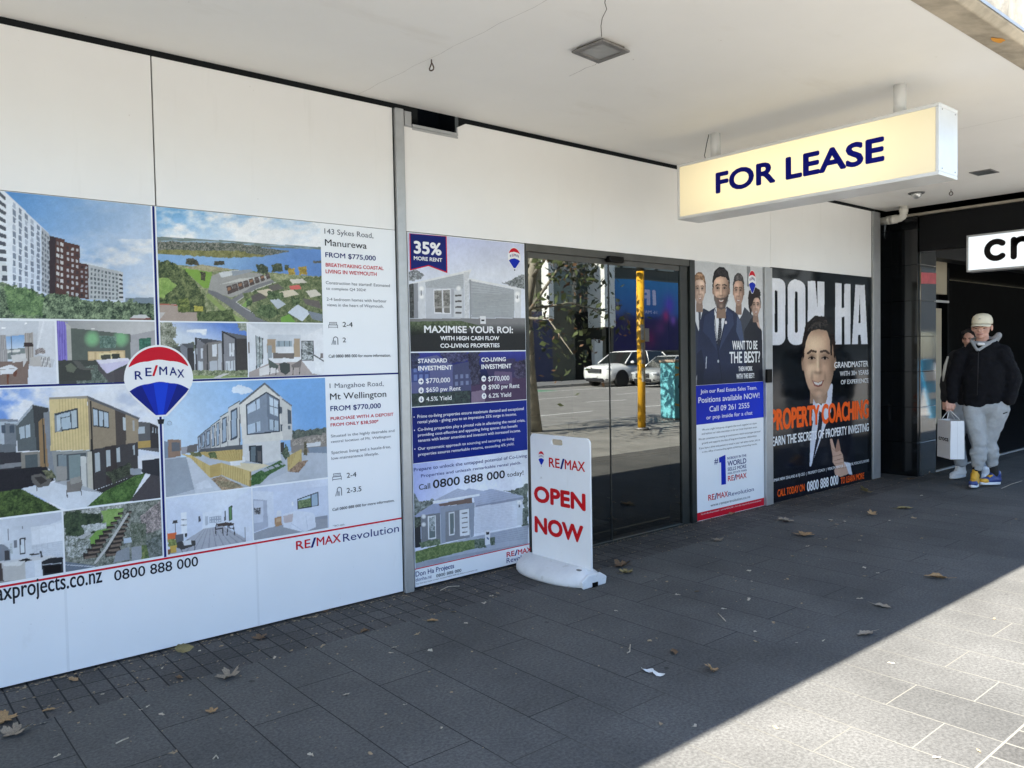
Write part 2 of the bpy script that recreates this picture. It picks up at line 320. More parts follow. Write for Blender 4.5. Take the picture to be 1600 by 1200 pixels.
# round eyeball downlight
p = at_z(1432, 301, ZS); r_ = empty('round_downlight', p, 'small round silver eyeball downlight beside the white drain pipe', 'ceiling light')
mb = MB(); mb.tube([p+Vector((0, 0, 0.01)), p+Vector((0, 0, -0.012))], [0.085, 0.075], 20); mb.build('trim_ring', pm('dark_trim', (0.12, 0.12, 0.12), 0.5), r_)
MB().ball(p+Vector((0, 0, -0.015)), 0.05, 18, 10).build('lamp', pm('satin_silver', (0.55, 0.55, 0.54), 0.3, metal=0.7), r_)
# drain pipe
DP = pm('pvc_pipe', (0.66, 0.64, 0.58), 0.45, var=0.12, scale=7)
pa = at_z(1412, 322, ZS); pw = at_y(1378, 346, -0.02)
dpo = empty('drain_pipe', pa, 'white elbowed drain pipe running from the canopy into the wall corner', 'pipe')
e1 = pa+Vector((0, 0, -0.13)); mb = MB()
el = [pa+Vector((0, 0, .01)), pa+Vector((0, 0, -0.05)), e1.lerp(pa, .3)]
for t in (0.15, 0.5, 0.85): el.append((pa+Vector((0, 0, -0.09))).lerp(e1, t).lerp(e1.lerp(pw, 0.22), t*t))
el += [e1.lerp(pw, 0.3), e1.lerp(pw, 0.6), pw]
mb.tube(el, 0.042, 14); mb.build('pipe', DP, dpo)
mb = MB(); d = (pw-e1).normalized()
for t in (0.45, 0.62): q = e1.lerp(pw, t); mb.tube([q-d*0.035, q+d*0.035], 0.049, 14)
q = pa+Vector((0, 0, -0.045)); mb.tube([q+Vector((0, 0, .02)), q-Vector((0, 0, .02))], 0.048, 14); mb.build('collar', DP, dpo)

# ================================================================ SHOPFRONT
shop = empty('shop_building', (4.7, 0.0, 0), 'white panelled shopfront with aluminium mullions under the canopy', 'shop')
ZH = 2.315; ZT = 3.078
# upper white panels (real gaps between them)
NOTCH = [(3.301, 3.078), (3.235, 3.045), (3.229, 2.993)]
def panel(x0, x1, z0, z1, name='upper_panel', m=None, y0=-0.006, y1=0.012):
    return MB().box(x0, x1, y0, y1, z0, z1).build(name, m or WHITE, shop, bevel=0.0015)
for a, b in ((-7.2, -3.4), (-3.393, 1.284), (1.291, 2.722)): panel(a, b, ZH+0.002, ZT)
pts = [(2.808, ZH+0.002), (7.004, ZH+0.002), (7.004, ZT), NOTCH[0], NOTCH[1], (3.229, 2.978), (2.808, 2.978)]
MB().prism([(x, -0.006, z) for x, z in pts], (0, 0.018, 0)).build('upper_panel', WHITE, shop, bevel=0.0015)
panel(7.007, 9.085, ZH+0.012, ZT)
bk = MB(); bk.box(-8, 2.95, 0.05, 0.3, 0.0, 3.6); bk.box(2.95, 9.3, 0.05, 0.3, ZH+0.1, 2.86); bk.box(3.28, 9.3, 0.05, 0.3, 2.86, 3.6); bk.box(2.95, 3.28, 0.28, 0.3, 2.86, 3.6)
bk.build('backing', BLACK, shop)
# open slot with an aluminium channel where a panel corner was cut away
ch = MB(); ch.box(2.812, 3.229, -0.004, 0.05, 2.978, 2.992); ch.box(2.87, 3.231, -0.012, 0.0, 2.984, 3.002); ch.box(2.87, 3.231, -0.010, 0.0, 2.966, 2.979); ch.build('track_channel', ALU, shop, bevel=0.001)
ch = MB(); ch.box(2.81, 2.862, -0.012, 0.03, 2.985, 3.076); ch.build('end_bracket', ALU, shop, bevel=0.002)
# mullions
def mull(x0, x1, z0, z1, y0=-0.03, y1=0.02): return MB().box(x0, x1, y0, y1, z0, z1).build('mullion', ALU, shop, bevel=0.003)
mull(2.730, 2.792, 0.0, ZT); mull(6.866, 6.985, 0.0, ZH, -0.035); mull(9.098, 9.28, 0.0, ZT, -0.02)
mull(2.7935, 2.806, 0.0, ZT, -0.012)
mb = MB(); mb.box(2.722, 2.730, -0.006, 0.02, 0, ZT); mb.build('gasket', BLACKMETAL, shop)
mb = MB(); mb.box(9.085, 9.098, -0.004, 0.02, 0.0, ZT); mb.build('gasket', BLACKMETAL, shop)
# door set: head track, jambs, two sliding panes, floor track
hd = MB(); hd.box(3.815, 5.79, -0.012, 0.14, ZH-0.055, ZH); hd.box(3.815, 5.79, 0.01, 0.12, ZH-0.10, ZH-0.055); hd.build('door_head', pm('dark_anodised', (0.075, 0.075, 0.07), 0.35, metal=0.3, var=0.15, scale=8), shop, bevel=0.002)
jb = MB(); jb.box(3.808, 3.835, -0.012, 0.14, 0, ZH-0.055); jb.build('door_jamb', BLACKMETAL, shop, bevel=0.002)
jb = MB(); jb.box(5.60, 5.70, 0.0, 0.14, 0, ZH-0.055); jb.build('door_jamb', BLACKMETAL, shop, bevel=0.002)
jb = MB(); jb.box(5.715, 5.782, -0.02, 0.14, 0, ZH); jb.build('door_jamb', BLACKMETAL, shop, bevel=0.002)
MB().box(3.835, 5.60, -0.012, 0.10, -0.01, 0.012).build('floor_track', BLACKMETAL, shop)
def glass_mat():
    m = bpy.data.materials.new('tinted_glass'); m.use_nodes = True; N = m.node_tree.nodes; L = m.node_tree.links; N.clear()
    out = N.new('ShaderNodeOutputMaterial'); tr = N.new('ShaderNodeBsdfTransparent'); tr.inputs[0].default_value = (0.20, 0.22, 0.21, 1)
    gl = N.new('ShaderNodeBsdfGlossy'); gl.inputs['Roughness'].default_value = 0.0
    gg = N.new('ShaderNodeNewGeometry'); gn = N.new('ShaderNodeTexNoise'); gn.inputs['Scale'].default_value = 1.6; gn.inputs['Detail'].default_value = 1; L.new(gg.outputs['Position'], gn.inputs['Vector'])
    gb_ = N.new('ShaderNodeBump'); gb_.inputs['Strength'].default_value = 0.07; gb_.inputs['Distance'].default_value = 0.006; L.new(gn.outputs['Fac'], gb_.inputs['Height']); L.new(gb_.outputs[0], gl.inputs['Normal'])
    gl.inputs['Color'].default_value = (0.93, 0.96, 0.93, 1)
    fr = N.new('ShaderNodeFresnel'); fr.inputs['IOR'].default_value = 1.75
    mr = N.new('ShaderNodeMapRange'); mr.inputs[1].default_value = 0.0; mr.inputs[2].default_value = 0.6; mr.inputs[3].default_value = 0.09; mr.inputs[4].default_value = 0.70; L.new(fr.outputs[0], mr.inputs[0])
    mx = N.new('ShaderNodeMixShader'); L.new(mr.outputs[0], mx.inputs[0]); L.new(tr.outputs[0], mx.inputs[1]); L.new(gl.outputs[0], mx.inputs[2]); L.new(mx.outputs[0], out.inputs[0])
    return m
GLASS = glass_mat()
MB().quad((3.835, 0.009, 0.012), (4.698, 0.009, 0.012), (4.698, 0.009, ZH-0.1), (3.835, 0.009, ZH-0.1)).build('glass_pane', GLASS, shop)
MB().quad((4.704, 0.013, 0.012), (5.60, 0.013, 0.012), (5.60, 0.013, ZH-0.1), (4.704, 0.013, ZH-0.1)).build('glass_pane', GLASS, shop)
MB().box(4.697, 4.705, 0.004, 0.020, 0.012, ZH-0.1).build('meeting_seal', BLACKMETAL, shop)
# sensor above the doors
mb = MB(); mb.box(4.66, 4.83, -0.05, 0.005, ZH-0.085, ZH-0.035); mb.build('door_sensor', TRUEBLACK, shop, bevel=0.01)
# room behind the glass
rm = MB(); rm.box(3.0, 9.2, 5.0, 5.1, 0, 2.9); rm.box(2.95, 3.0, 0.3, 5.1, 0, 2.9); rm.box(9.2, 9.25, 0.3, 5.1, 0, 2.9); rm.box(2.95, 9.25, 0.3, 5.1, 2.9, 3.0)
rm.build('interior_wall', pm('dim_wall', (0.10, 0.10, 0.10), 0.8), shop)
struct('shop_floor', MB().quad((2.95, 0.3, 0.002), (9.25, 0.3, 0.002), (9.25, 5.1, 0.002), (2.95, 5.1, 0.002)), pm('carpet_dark', (0.035, 0.035, 0.04), 0.95, var=0.2, scale=30))
tg = MB().box(3.95, 5.2, 0.5, 1.15, 0.002, 0.016).build('door_mat', pm('grey_mat', (0.22, 0.22, 0.21), 0.9, bump=0.4, bscale=90)); setp(tg, 'flat grey mat on the dark floor just inside the glass doors', 'mat')
dk = empty('reception_desk', (5.6, 2.6, 0), 'grey reception desk in the dim room behind the glass doors', 'desk')
MB().box(4.6, 6.6, 2.3, 2.95, 0.72, 0.76).build('desk_top', pm('desk_grey', (0.3, 0.3, 0.3), 0.5), dk); MB().box(4.7, 6.5, 2.35, 2.4, 0.0, 0.72).build('front_panel', MATS['desk_grey'], dk)
bx = MB().box(5.0, 5.35, 2.4, 2.7, 0.765, 1.0).build('cardboard_box', pm('pale_box', (0.5, 0.5, 0.48), 0.8), None, bevel=0.005); setp(bx, 'pale closed box standing on the reception desk behind the doors', 'box')

# lock on the recruitment-poster frame
lk = MB(); lk.box(6.845, 6.93, -0.065, -0.036, 1.20, 1.33); lk.build('door_lock', TRUEBLACK, shop, bevel=0.006)

# ---------------------------------------------------------------- dark neighbouring shop beyond the canopy end
nb = empty('dark_shop_building', (12, 0.0, 0), 'black fronted neighbouring shop with tiled pillar and dark open entrance', 'shop')
TILE = pm('black_tile', (0.006, 0.007, 0.008), 0.10, var=0.2, scale=3, spec=0.5)
DKWALL = pm('black_render', (0.0035, 0.004, 0.005), 0.5, var=0.25, scale=5, spec=0.2)
MB().box(9.285, 9.60, 0.14, 0.3, 0, 3.05).build('recess_wall', DKWALL, nb)
MB().box(9.36, 9.395, 0.12, 0.14, 0.62, 0.83).build('lock_plate', ALU, nb, bevel=0.004)
GREYT = pm('grey_gloss_tile', (0.060, 0.066, 0.070), 0.05, var=0.2, scale=4, spec=1.0, coat=1.0)
k = 0
pz = [0.0, 0.40, 0.815, 1.23, 1.645, 2.06, 2.475, 2.89, 3.05]
mb = MB(); mg = MB()
for a, b in zip(pz, pz[1:]):
    mb.box(9.60, 9.66, -0.30, 0.14, a+0.002, b-0.002)
    mg.box(9.662, 10.09, -0.31, -0.02, a+0.0015, b-0.0015)
mb.build('pillar_tiles', TILE, nb, bevel=0.002); mg.build('pillar_face', GREYT, nb, bevel=0.002)
MB().box(9.62, 10.08, -0.29, 0.3, 0, 3.05).build('pillar_core', BLACK, nb)
rs = MB().quad((9.67, -0.3125, 2.255), (10.085, -0.3125, 2.27), (10.085, -0.3125, 2.40), (9.67, -0.3125, 2.385)).build('red_notice', pm('faded_red_vinyl', (0.45, 0.07, 0.09), 0.5, var=0.25, scale=9), nb, fix=False)
# bulkhead at the canopy end, beige flange above
mb = MB(); mb.box(9.60, 9.72, -2.85, -0.32, 2.62, 3.03); mb.build('bulkhead', DKWALL, nb, bevel=0.003)
mb = MB(); mb.box(9.56, 9.72, -2.85, 0.12, 3.035, 3.06); mb.build('flange', pm('beige_steel', (0.40, 0.36, 0.29), 0.6, var=0.2, scale=6), nb)
mb = MB(); mb.box(9.50, 40, -2.85, 4.1, 3.24, 3.4); mb.box(9.73, 40, -2.85, 0.3, 3.03, 3.1); mb.build('neighbour_soffit', BLACK, nb)
mb = MB(); mb.box(10.1, 40, -0.2, 0.0, 2.62, 3.03); mb.build('fascia', DKWALL, nb)
CREAM = pm('cream_board', (0.36, 0.31, 0.22), 0.6, var=0.08, scale=3)
mb = MB(); mb.box(10.6, 11.98, 0.30, 0.36, 2.25, 2.72); mb.box(10.6, 11.80, 0.30, 0.36, 0.45, 2.05); mb.build('cream_panel', CREAM, nb, bevel=0.004)
mb = MB(); mb.box(10.6, 11.98, 0.27, 0.30, 2.13, 2.16); mb.build('rail', ALU, nb)
mb = MB(); mb.box(10.1, 40, 4.0, 4.1, 0, 3.2); mb.box(10.1, 10.2, 0.36, 4.0, 0, 3.2); mb.box(40, 40.1, -0.2, 4, 0, 3.2); mb.box(12.0, 12.06, 0.3, 0.42, 0, 2.62); mb.build('interior_wall', BLACK, nb)
struct('dark_shop_floor', MB().quad((9.6, -0.27, 0.012), (40, -0.27, 0.012), (40, 4.0, 0.012), (9.6, 4.0, 0.012)), pm('dark_tile_floor', (0.007, 0.007, 0.008), 0.5, var=0.3, scale=4))
struct('threshold', MB().box(10.09, 40, -0.30, -0.268, 0, 0.018), pm('threshold_metal', (0.30, 0.30, 0.29), 0.5, var=0.2))
# upper storeys over both shops
bd = empty('upper_storeys', (10, 0.3, 3.4), 'plain rendered upper wall above the canopy', 'building')
MB().box(-14, 40, 0.3, 8, 3.6, 9.5).build('wall', pm('render_cream', (0.55, 0.53, 0.48), 0.8), bd)

# ================================================================ HANGING LIGHT-BOX SIGN
X0, X1, Y0, Y1, Z0, Z1 = 4.90, 5.165, -2.402, -0.522, 2.512, 2.926
sg = empty('hanging_sign', (5.03, -1.46, Z0), 'lit cream light box sign with blue letters hung below the canopy', 'sign')
WMET = pm('white_enamel', (0.72, 0.72, 0.70), 0.25, var=0.05, scale=5, spec=0.5)
fr = MB(); t = 0.022
fr.box(X0, X1, Y0, Y1, Z0, Z0+t); fr.box(X0, X1, Y0, Y1, Z1-t, Z1); fr.box(X0, X1, Y0, Y0+t, Z0+t, Z1-t); fr.box(X0, X1, Y1-t, Y1, Z0+t, Z1-t)
fr.build('case', WMET, sg, bevel=0.004)
def lamp_face():
    m = bpy.data.materials.new('lit_acrylic'); m.use_nodes = True; N = m.node_tree.nodes; L = m.node_tree.links; b = N['Principled BSDF']
    b.inputs['Base Color'].default_value = (0.58, 0.53, 0.40, 1); b.inputs['Roughness'].default_value = 0.25
    g = N.new('ShaderNodeNewGeometry'); s = N.new('ShaderNodeSeparateXYZ'); L.new(g.outputs['Position'], s.inputs[0])
    def tri(out, c, half, lo, p):   # brightness falls away from the tubes inside
        a = N.new('ShaderNodeMath'); a.operation = 'SUBTRACT'; a.inputs[1].default_value = c; L.new(out, a.inputs[0])
        d = N.new('ShaderNodeMath'); d.operation = 'ABSOLUTE'; L.new(a.outputs[0], d.inputs[0])
        r = N.new('ShaderNodeMapRange'); r.interpolation_type = 'SMOOTHSTEP'; r.inputs[1].default_value = half*p; r.inputs[2].default_value = half; r.inputs[3].default_value = 1.0; r.inputs[4].default_value = lo; L.new(d.outputs[0], r.inputs[0]); return r.outputs[0]
    m1 = N.new('ShaderNodeMath'); m1.operation = 'MULTIPLY'; L.new(tri(s.outputs['Y'], -1.40, 1.02, 0.55, 0.35), m1.inputs[0]); L.new(tri(s.outputs['Z'], (Z0+Z1)/2, 0.21, 0.86, 0.2), m1.inputs[1])
    m2 = N.new('ShaderNodeMath'); m2.operation = 'MULTIPLY'; m2.inputs[1].default_value = 0.145; L.new(m1.outputs[0], m2.inputs[0])
    b.inputs['Emission Color'].default_value = (1.0, 0.82, 0.45, 1); L.new(m2.outputs[0], b.inputs['Emission Strength']); return m
LF = lamp_face()
MB().box(X0+0.006, X0+0.012, Y0+t, Y1-t, Z0+t, Z1-t).build('face_panel', LF, sg); MB().box(X1-0.012, X1-0.006, Y0+t, Y1-t, Z0+t, Z1-t).build('face_panel', LF, sg)
for py in (-0.80, -2.135):
    pb = MB(); pb.tube([(5.0, py, Z1), (5.0, py, ZS+0.01)], 0.036, 16); pb.build('hanger_post', WMET, sg)
lt = Letters((X0+0.0045, 0, 0), (0, -1, 0), (0, 0, 1)); lt.put('FOR LEASE', 0.865, 2.652, 2.085, 0.150, 0.06).build('lettering', DEEPBLUE, sg)
lt = Letters((X1-0.0045, 0, 0), (0, 1, 0), (0, 0, 1)); lt.put('FOR LEASE', -2.085, 2.652, -0.865, 0.150, 0.06).build('lettering', DEEPBLUE, sg)
wr = MB(); wr.tube([(4.975, -0.76, ZS), (4.97, -0.745, ZS-0.06), (4.955, -0.735, ZS-0.15), (4.96, -0.74, Z1)], 0.003, 6); wr.build('cable', TRUEBLACK, sg)
sc = MB()
for yy, zz in ((Y0-0.001, Z0+0.04), (Y0-0.001, Z0+0.38)):
    for xx in (X0+0.04, X1-0.04): sc.ball((xx, yy, zz), (0.005, 0.002, 0.005), 8, 5)
sc.build('screw', STEEL, sg)

# black lettered light box of the neighbouring shop
XB = 9.40
a = at_x(1510, 368, XB); bq = at_x(1510, 425.5, XB)
nsn = empty('lit_shop_sign', (XB, a.y-0.6, bq.z), 'white light box with rounded black lettering over the dark entrance', 'sign')
ya, zb, zt = a.y, bq.z, a.z; yb = ya-1.55
fr = MB(); t = 0.02
fr.box(XB, XB+0.16, yb, ya, zb, zb+t); fr.box(XB, XB+0.16, yb, ya, zt-t, zt); fr.box(XB, XB+0.16, ya-t, ya, zb+t, zt-t); fr.box(XB, XB+0.16, yb, yb+t, zb+t, zt-t); fr.build('case', ALU, nsn, bevel=0.003)
MB().box(XB+0.006, XB+0.15, yb+t, ya-t, zb+t, zt-t).build('face_panel', pm('lit_white_acrylic', (0.75, 0.77, 0.78), 0.35, var=0.02, emit=(0.86, 0.95, 1.0), estr=0.12), nsn)
fa = MB(); fa.box(XB+0.16, 9.60, ya-0.35, ya-0.31, zt-0.12, zt-0.06); fa.build('wall_bracket', ALU, nsn)
def stroke(mb, pts, w, seg=10):
    """rounded monoline stroke in the sign plane; pts = (u along -Y, z)"""
    P = [Vector((XB+0.0045, -u, z)) for u, z in pts]
    for i, (p, q) in enumerate(zip(P, P[1:])):
        d = (q-p).normalized(); n = Vector((0, -d.z, d.y))*w/2; xo = Vector((-0.00015*(i % 2), 0, 0))
        mb.quad(p-n+xo, q-n+xo, q+n+xo, p+n+xo)
    for i, p in enumerate(P): mb.poly([p+Vector((-0.0003-0.0001*(i % 2), w/2*math.cos(2*math.pi*k/14), w/2*math.sin(2*math.pi*k/14))) for k in range(14)])
cl = at_x(1538, 394, XB); cr = at_x(1575, 390, XB); uc = -(cl.y+cr.y)/2; zc = (zb+zt)/2+0.012; R_ = 0.088; w_ = 0.060
mb = MB()
arc = lambda u, a0, a1, n=14, r=R_: [(u+r*math.cos(rad(a0+(a1-a0)*k/n)), zc+r*math.sin(rad(a0+(a1-a0)*k/n))) for k in range(n+1)]
stroke(mb, arc(uc, 48, 312), w_)
ur = uc+0.165; stroke(mb, [(ur, zc-R_), (ur, zc+R_)], w_); stroke(mb, [(ur+0.075+0.075*math.cos(rad(t_)), zc+0.01+0.078*math.sin(rad(t_))) for t_ in range(180, 59, -12)], w_)
uo = ur+0.27; stroke(mb, arc(uo, 0, 360, 24), w_); uk = uo+0.25; stroke(mb, arc(uk, 48, 312), w_)
us = uk+0.22; stroke(mb, [(us+0.06, zc+0.06), (us+0.02, zc+0.085), (us-0.03, zc+0.075), (us-0.05, zc+0.045), (us-0.02, zc+0.012), (us+0.03, zc-0.01), (us+0.055, zc-0.045), (us+0.02, zc-0.082), (us-0.03, zc-0.082), (us-0.06, zc-0.06)], w_)
mb.build('lettering', TRUEBLACK, nsn, fix=False)

# ================================================================ PRINTED GRAPHICS
# A print is a fine flat grid of points with one ink colour each, painted by the small numpy painter below.
def _hash(ix, iy, s):
    h = np.sin(ix*127.1 + iy*311.7 + s*74.7)*43758.5453
    return h-np.floor(h)
def vnoise(x, y, s=0):
    ix = np.floor(x); iy = np.floor(y); fx = x-ix; fy = y-iy; fx = fx*fx*(3-2*fx); fy = fy*fy*(3-2*fy)
    a = _hash(ix, iy, s); b = _hash(ix+1, iy, s); c = _hash(ix, iy+1, s); d = _hash(ix+1, iy+1, s)
    return (a*(1-fx)+b*fx)*(1-fy)+(c*(1-fx)+d*fx)*fy
def fbm(x, y, s=0, o=4):
    t = 0; a = 0.5; n = 0
    for k in range(o): t = t+a*vnoise(x*2**k, y*2**k, s+k*7); n += a; a *= 0.55
    return t/n
def ink_material(rough=0.35, spec=0.12):
    m = bpy.data.materials.new('printed_vinyl'); m.use_nodes = True; N = m.node_tree.nodes; L = m.node_tree.links; b = N['Principled BSDF']
    at = N.new('ShaderNodeVertexColor'); at.layer_name = 'ink'
    tc = N.new('ShaderNodeTexCoord'); no = N.new('ShaderNodeTexNoise'); no.inputs['Scale'].default_value = 220; no.inputs['Detail'].default_value = 2; L.new(tc.outputs['Object'], no.inputs['Vector'])
    mr = N.new('ShaderNodeMapRange'); mr.inputs[3].default_value = 0.93; mr.inputs[4].default_value = 1.07; L.new(no.outputs['Fac'], mr.inputs[0])
    vm = N.new('ShaderNodeVectorMath'); vm.operation = 'SCALE'; L.new(at.outputs['Color'], vm.inputs[0]); L.new(mr.outputs[0], vm.inputs['Scale']); L.new(vm.outputs[0], b.inputs['Base Color'])
    b.inputs['Roughness'].default_value = rough; b.inputs['Specular IOR Level'].default_value = spec
    return m
PRINT = ink_material(); PRINT_GLOSS = ink_material(0.09, 0.25)
class Pic:
    """a printed picture filling the wall rectangle X0..X1, Z0..Z1 at depth y; T = (ox, oy, s): tracing sheet -> photo points"""
    def __init__(self, X0, X1, Z0, Z1, T=(0, 0, 1), res=0.0032, y=-0.0075):
        self.X0, self.X1, self.Z0, self.Z1, self.y = X0, X1, Z0, Z1, y
        self.nx = max(8, int((X1-X0)/res)); self.nz = max(8, int((Z1-Z0)/res))
        gx = np.linspace(X0, X1, self.nx+1); gz = np.linspace(Z0, Z1, self.nz+1); self.GX, self.GZ = np.meshgrid(gx, gz)
        d = np.stack([self.GX-CAM_POS.x, np.full_like(self.GX, y-CAM_POS.y), self.GZ-CAM_POS.z], -1)
        w = d @ np.array(_fw); self.px = 800+F_PX*(d @ np.array(_rt))/w; self.py = 600-F_PX*(d @ np.array(_up))/w
        self.im = np.ones((self.nz+1, self.nx+1, 3))*230.0; self.seed = 0; self.sheet(T)
    def sheet(self, T): self.x = (self.px-T[0])*T[2]; self.y_ = (self.py-T[1])*T[2]; self.T = T; return self
    def mask(self, pts, rag=0.0, rs=0.1):
        x, y = self.x, self.y_
        if rag: self.seed += 1; x = x+(fbm(x*rs, y*rs, self.seed)-.5)*2*rag; y = y+(fbm(x*rs, y*rs, self.seed+31)-.5)*2*rag
        pts = np.asarray(pts, float); bx = (x >= pts[:, 0].min()) & (x <= pts[:, 0].max()) & (y >= pts[:, 1].min()) & (y <= pts[:, 1].max())
        m = np.zeros(x.shape, bool); j = len(pts)-1
        for i in range(len(pts)):
            (xi, yi), (xj, yj) = pts[i], pts[j]
            if yi != yj: m ^= ((yi > y) != (yj > y)) & (x < (xj-xi)*(y-yi)/(yj-yi)+xi)
            j = i
        return m & bx
    def ell(self, cx, cy, rx, ry): return ((self.x-cx)/rx)**2+((self.y_-cy)/ry)**2 < 1
    def put(self, m, c, a=1.0):
        c = np.asarray(c, float); m = m.astype(float)*a; self.im = self.im*(1-m[..., None])+(c if c.ndim == 3 else c)*m[..., None]; return self
    def fill(self, pts, c, a=1.0, rag=0, rs=0.1): return self.put(self.mask(pts, rag, rs), c, a)
    def grad(self, pts, c0, c1, p0, p1, a=1.0, rag=0):
        p0 = np.array(p0, float); d = np.array(p1, float)-p0; t = np.clip(((self.x-p0[0])*d[0]+(self.y_-p0[1])*d[1])/(d @ d), 0, 1)[..., None]
        return self.put(self.mask(pts, rag) if pts is not None else np.ones(self.x.shape), np.array(c0, float)*(1-t)+np.array(c1, float)*t, a)
    def all(self, c): self.im[:] = c; return self
    def clouds(self, pts, c, sc, thr=0.5, soft=0.2, sx=2.5, amt=1.0):
        self.seed += 3; f = fbm(self.x*sc/sx, self.y_*sc, self.seed, 5); a = np.clip((f-thr)/soft, 0, 1)*amt
        return self.put((self.mask(pts) if pts is not None else np.ones(self.x.shape))*a, c)
    def leafy(self, pts, dark, light, sc=0.08, rag=18, rs=0.05, a=1.0, bias=0.0):
        m = self.mask(pts, rag, rs); self.seed += 5
        f = 0.42*fbm(self.x*sc, self.y_*sc, self.seed, 3)+0.30*fbm(self.x*sc*4, self.y_*sc*4, self.seed+9, 2)+0.28*fbm(self.x*sc*11, self.y_*sc*11, self.seed+17, 2); t = np.clip((f-0.33+bias)/0.34, 0, 1)[..., None]
        return self.put(m, np.array(dark, float)*(1-t)+np.array(light, float)*t, a)
    def stroke(self, pts, w, c, a=1.0):
        m = np.zeros(self.x.shape, bool)
        for (x0, y0), (x1, y1) in zip(pts, pts[1:]):
            dx, dy = x1-x0, y1-y0; t = np.clip(((self.x-x0)*dx+(self.y_-y0)*dy)/(dx*dx+dy*dy+1e-9), 0, 1); m |= (self.x-x0-t*dx)**2+(self.y_-y0-t*dy)**2 < (w/2)**2
        return self.put(m, c, a)
    def quadgrid(self, q, nx, ny, c, fx=0.6, fy=0.6, c2=None, a=1.0):
        """nx x ny panes inside the quad q = (tl, tr, br, bl)"""
        q = np.array(q, float)
        P = lambda u, v: tuple((q[0]*(1-u)+q[1]*u)*(1-v)+(q[3]*(1-u)+q[2]*u)*v)
        for i in range(nx):
            for j in range(ny):
                u0, v0 = (i+.5-fx/2)/nx, (j+.5-fy/2)/ny; u1, v1 = (i+.5+fx/2)/nx, (j+.5+fy/2)/ny
                self.fill([P(u0, v0), P(u1, v0), P(u1, v1), P(u0, v1)], c if (c2 is None or (i*7+j*5+i*j) % 3) else c2, a)
        return self
    def grain(self, amt, sc=0.6):
        self.seed += 11; f = (fbm(self.x*sc, self.y_*sc, self.seed, 2)-.5)*2*amt; self.im = np.clip(self.im+f[..., None], 0, 255); return self
    def build(self, name, parent, m=None, keep=None, gain=0.90, photo=True):
        n, k = self.nx+1, self.nz+1
        if photo:       # the look of a printed photograph: muted colour, uneven exposure, lifted blacks
            im = self.im; g = im.mean(-1, keepdims=True); im = g+(im-g)*0.86
            u = fbm(self.GX*5, self.GZ*5, 3, 4)[..., None]; v = fbm(self.GX*60, self.GZ*60, 8, 3)[..., None]
            self.im = 255*np.clip(im/255, 0, 1)**0.86*(0.94+0.12*u)*(0.965+0.07*v)
        co = np.stack([self.GX, np.full_like(self.GX, self.y), self.GZ], -1).reshape(-1, 3).astype(np.float32)
        iz, ix = np.meshgrid(np.arange(k-1), np.arange(n-1), indexing='ij'); a = (iz*n+ix)
        q = np.stack([a, a+1, a+n+1, a+n], -1)
        if keep is not None: q = q[keep[:-1, :-1] | keep[1:, 1:]]
        q = q.reshape(-1, 4).astype(np.int32)
        me = bpy.data.meshes.new(name); me.vertices.add(len(co)); me.vertices.foreach_set('co', co.ravel()); me.loops.add(q.size); me.loops.foreach_set('vertex_index', q.ravel())
        me.polygons.add(len(q)); me.polygons.foreach_set('loop_start', np.arange(0, q.size, 4, dtype=np.int32))
        try: me.polygons.foreach_set('loop_total', np.full(len(q), 4, np.int32))
        except Exception: pass
        at = me.color_attributes.new('ink', 'FLOAT_COLOR', 'POINT'); c = np.ones((n*k, 4), np.float32); c[:, :3] = (lin(np.clip(self.im, 0, 255))*gain).reshape(-1, 3); at.data.foreach_set('color', c.ravel())
        me.materials.append(m or PRINT); me.update(); me.validate()
        o = bpy.data.objects.new(name, me); COL.objects.link(o)
        if parent: o.parent = parent; o.matrix_parent_inverse = wm(parent).inverted()
        return o
def wp(T, x, y): p = at_y(T[0]+x/T[2], T[1]+y/T[2], 0); return p.x, p.z
def wrect(T, pts, y):                      # traced outline -> points on the wall
    return [(wp(T, *p)[0], y, wp(T, *p)[1]) for p in pts]
def flat(name, pts, m, parent):
    mb = MB(); mb.poly(pts); o = mb.build(name, m, parent, fix=False)
    bm = bmesh.new(); bm.from_mesh(o.data); bmesh.ops.triangulate(bm, faces=bm.faces); bm.to_mesh(o.data); bm.free(); return o
def words(T, items, y, parent, m, name='lettering'):
    """items: (text, x0, y0, x1, y1, ytop, weight[, spacing]) traced on sheet T"""
    L_ = Letters((0, y, 0))
    for it in items:
        body, x0, y0, x1, y1, yt, w = it[:7]; a = wp(T, x0, y0); b = wp(T, x1, y1); c = wp(T, x0, yt)
        L_.put(body, a[0], (a[1]+b[1])/2, b[0], c[1]-a[1], w, it[7] if len(it) > 7 else 1.0)
    return L_.build(name, m, parent)
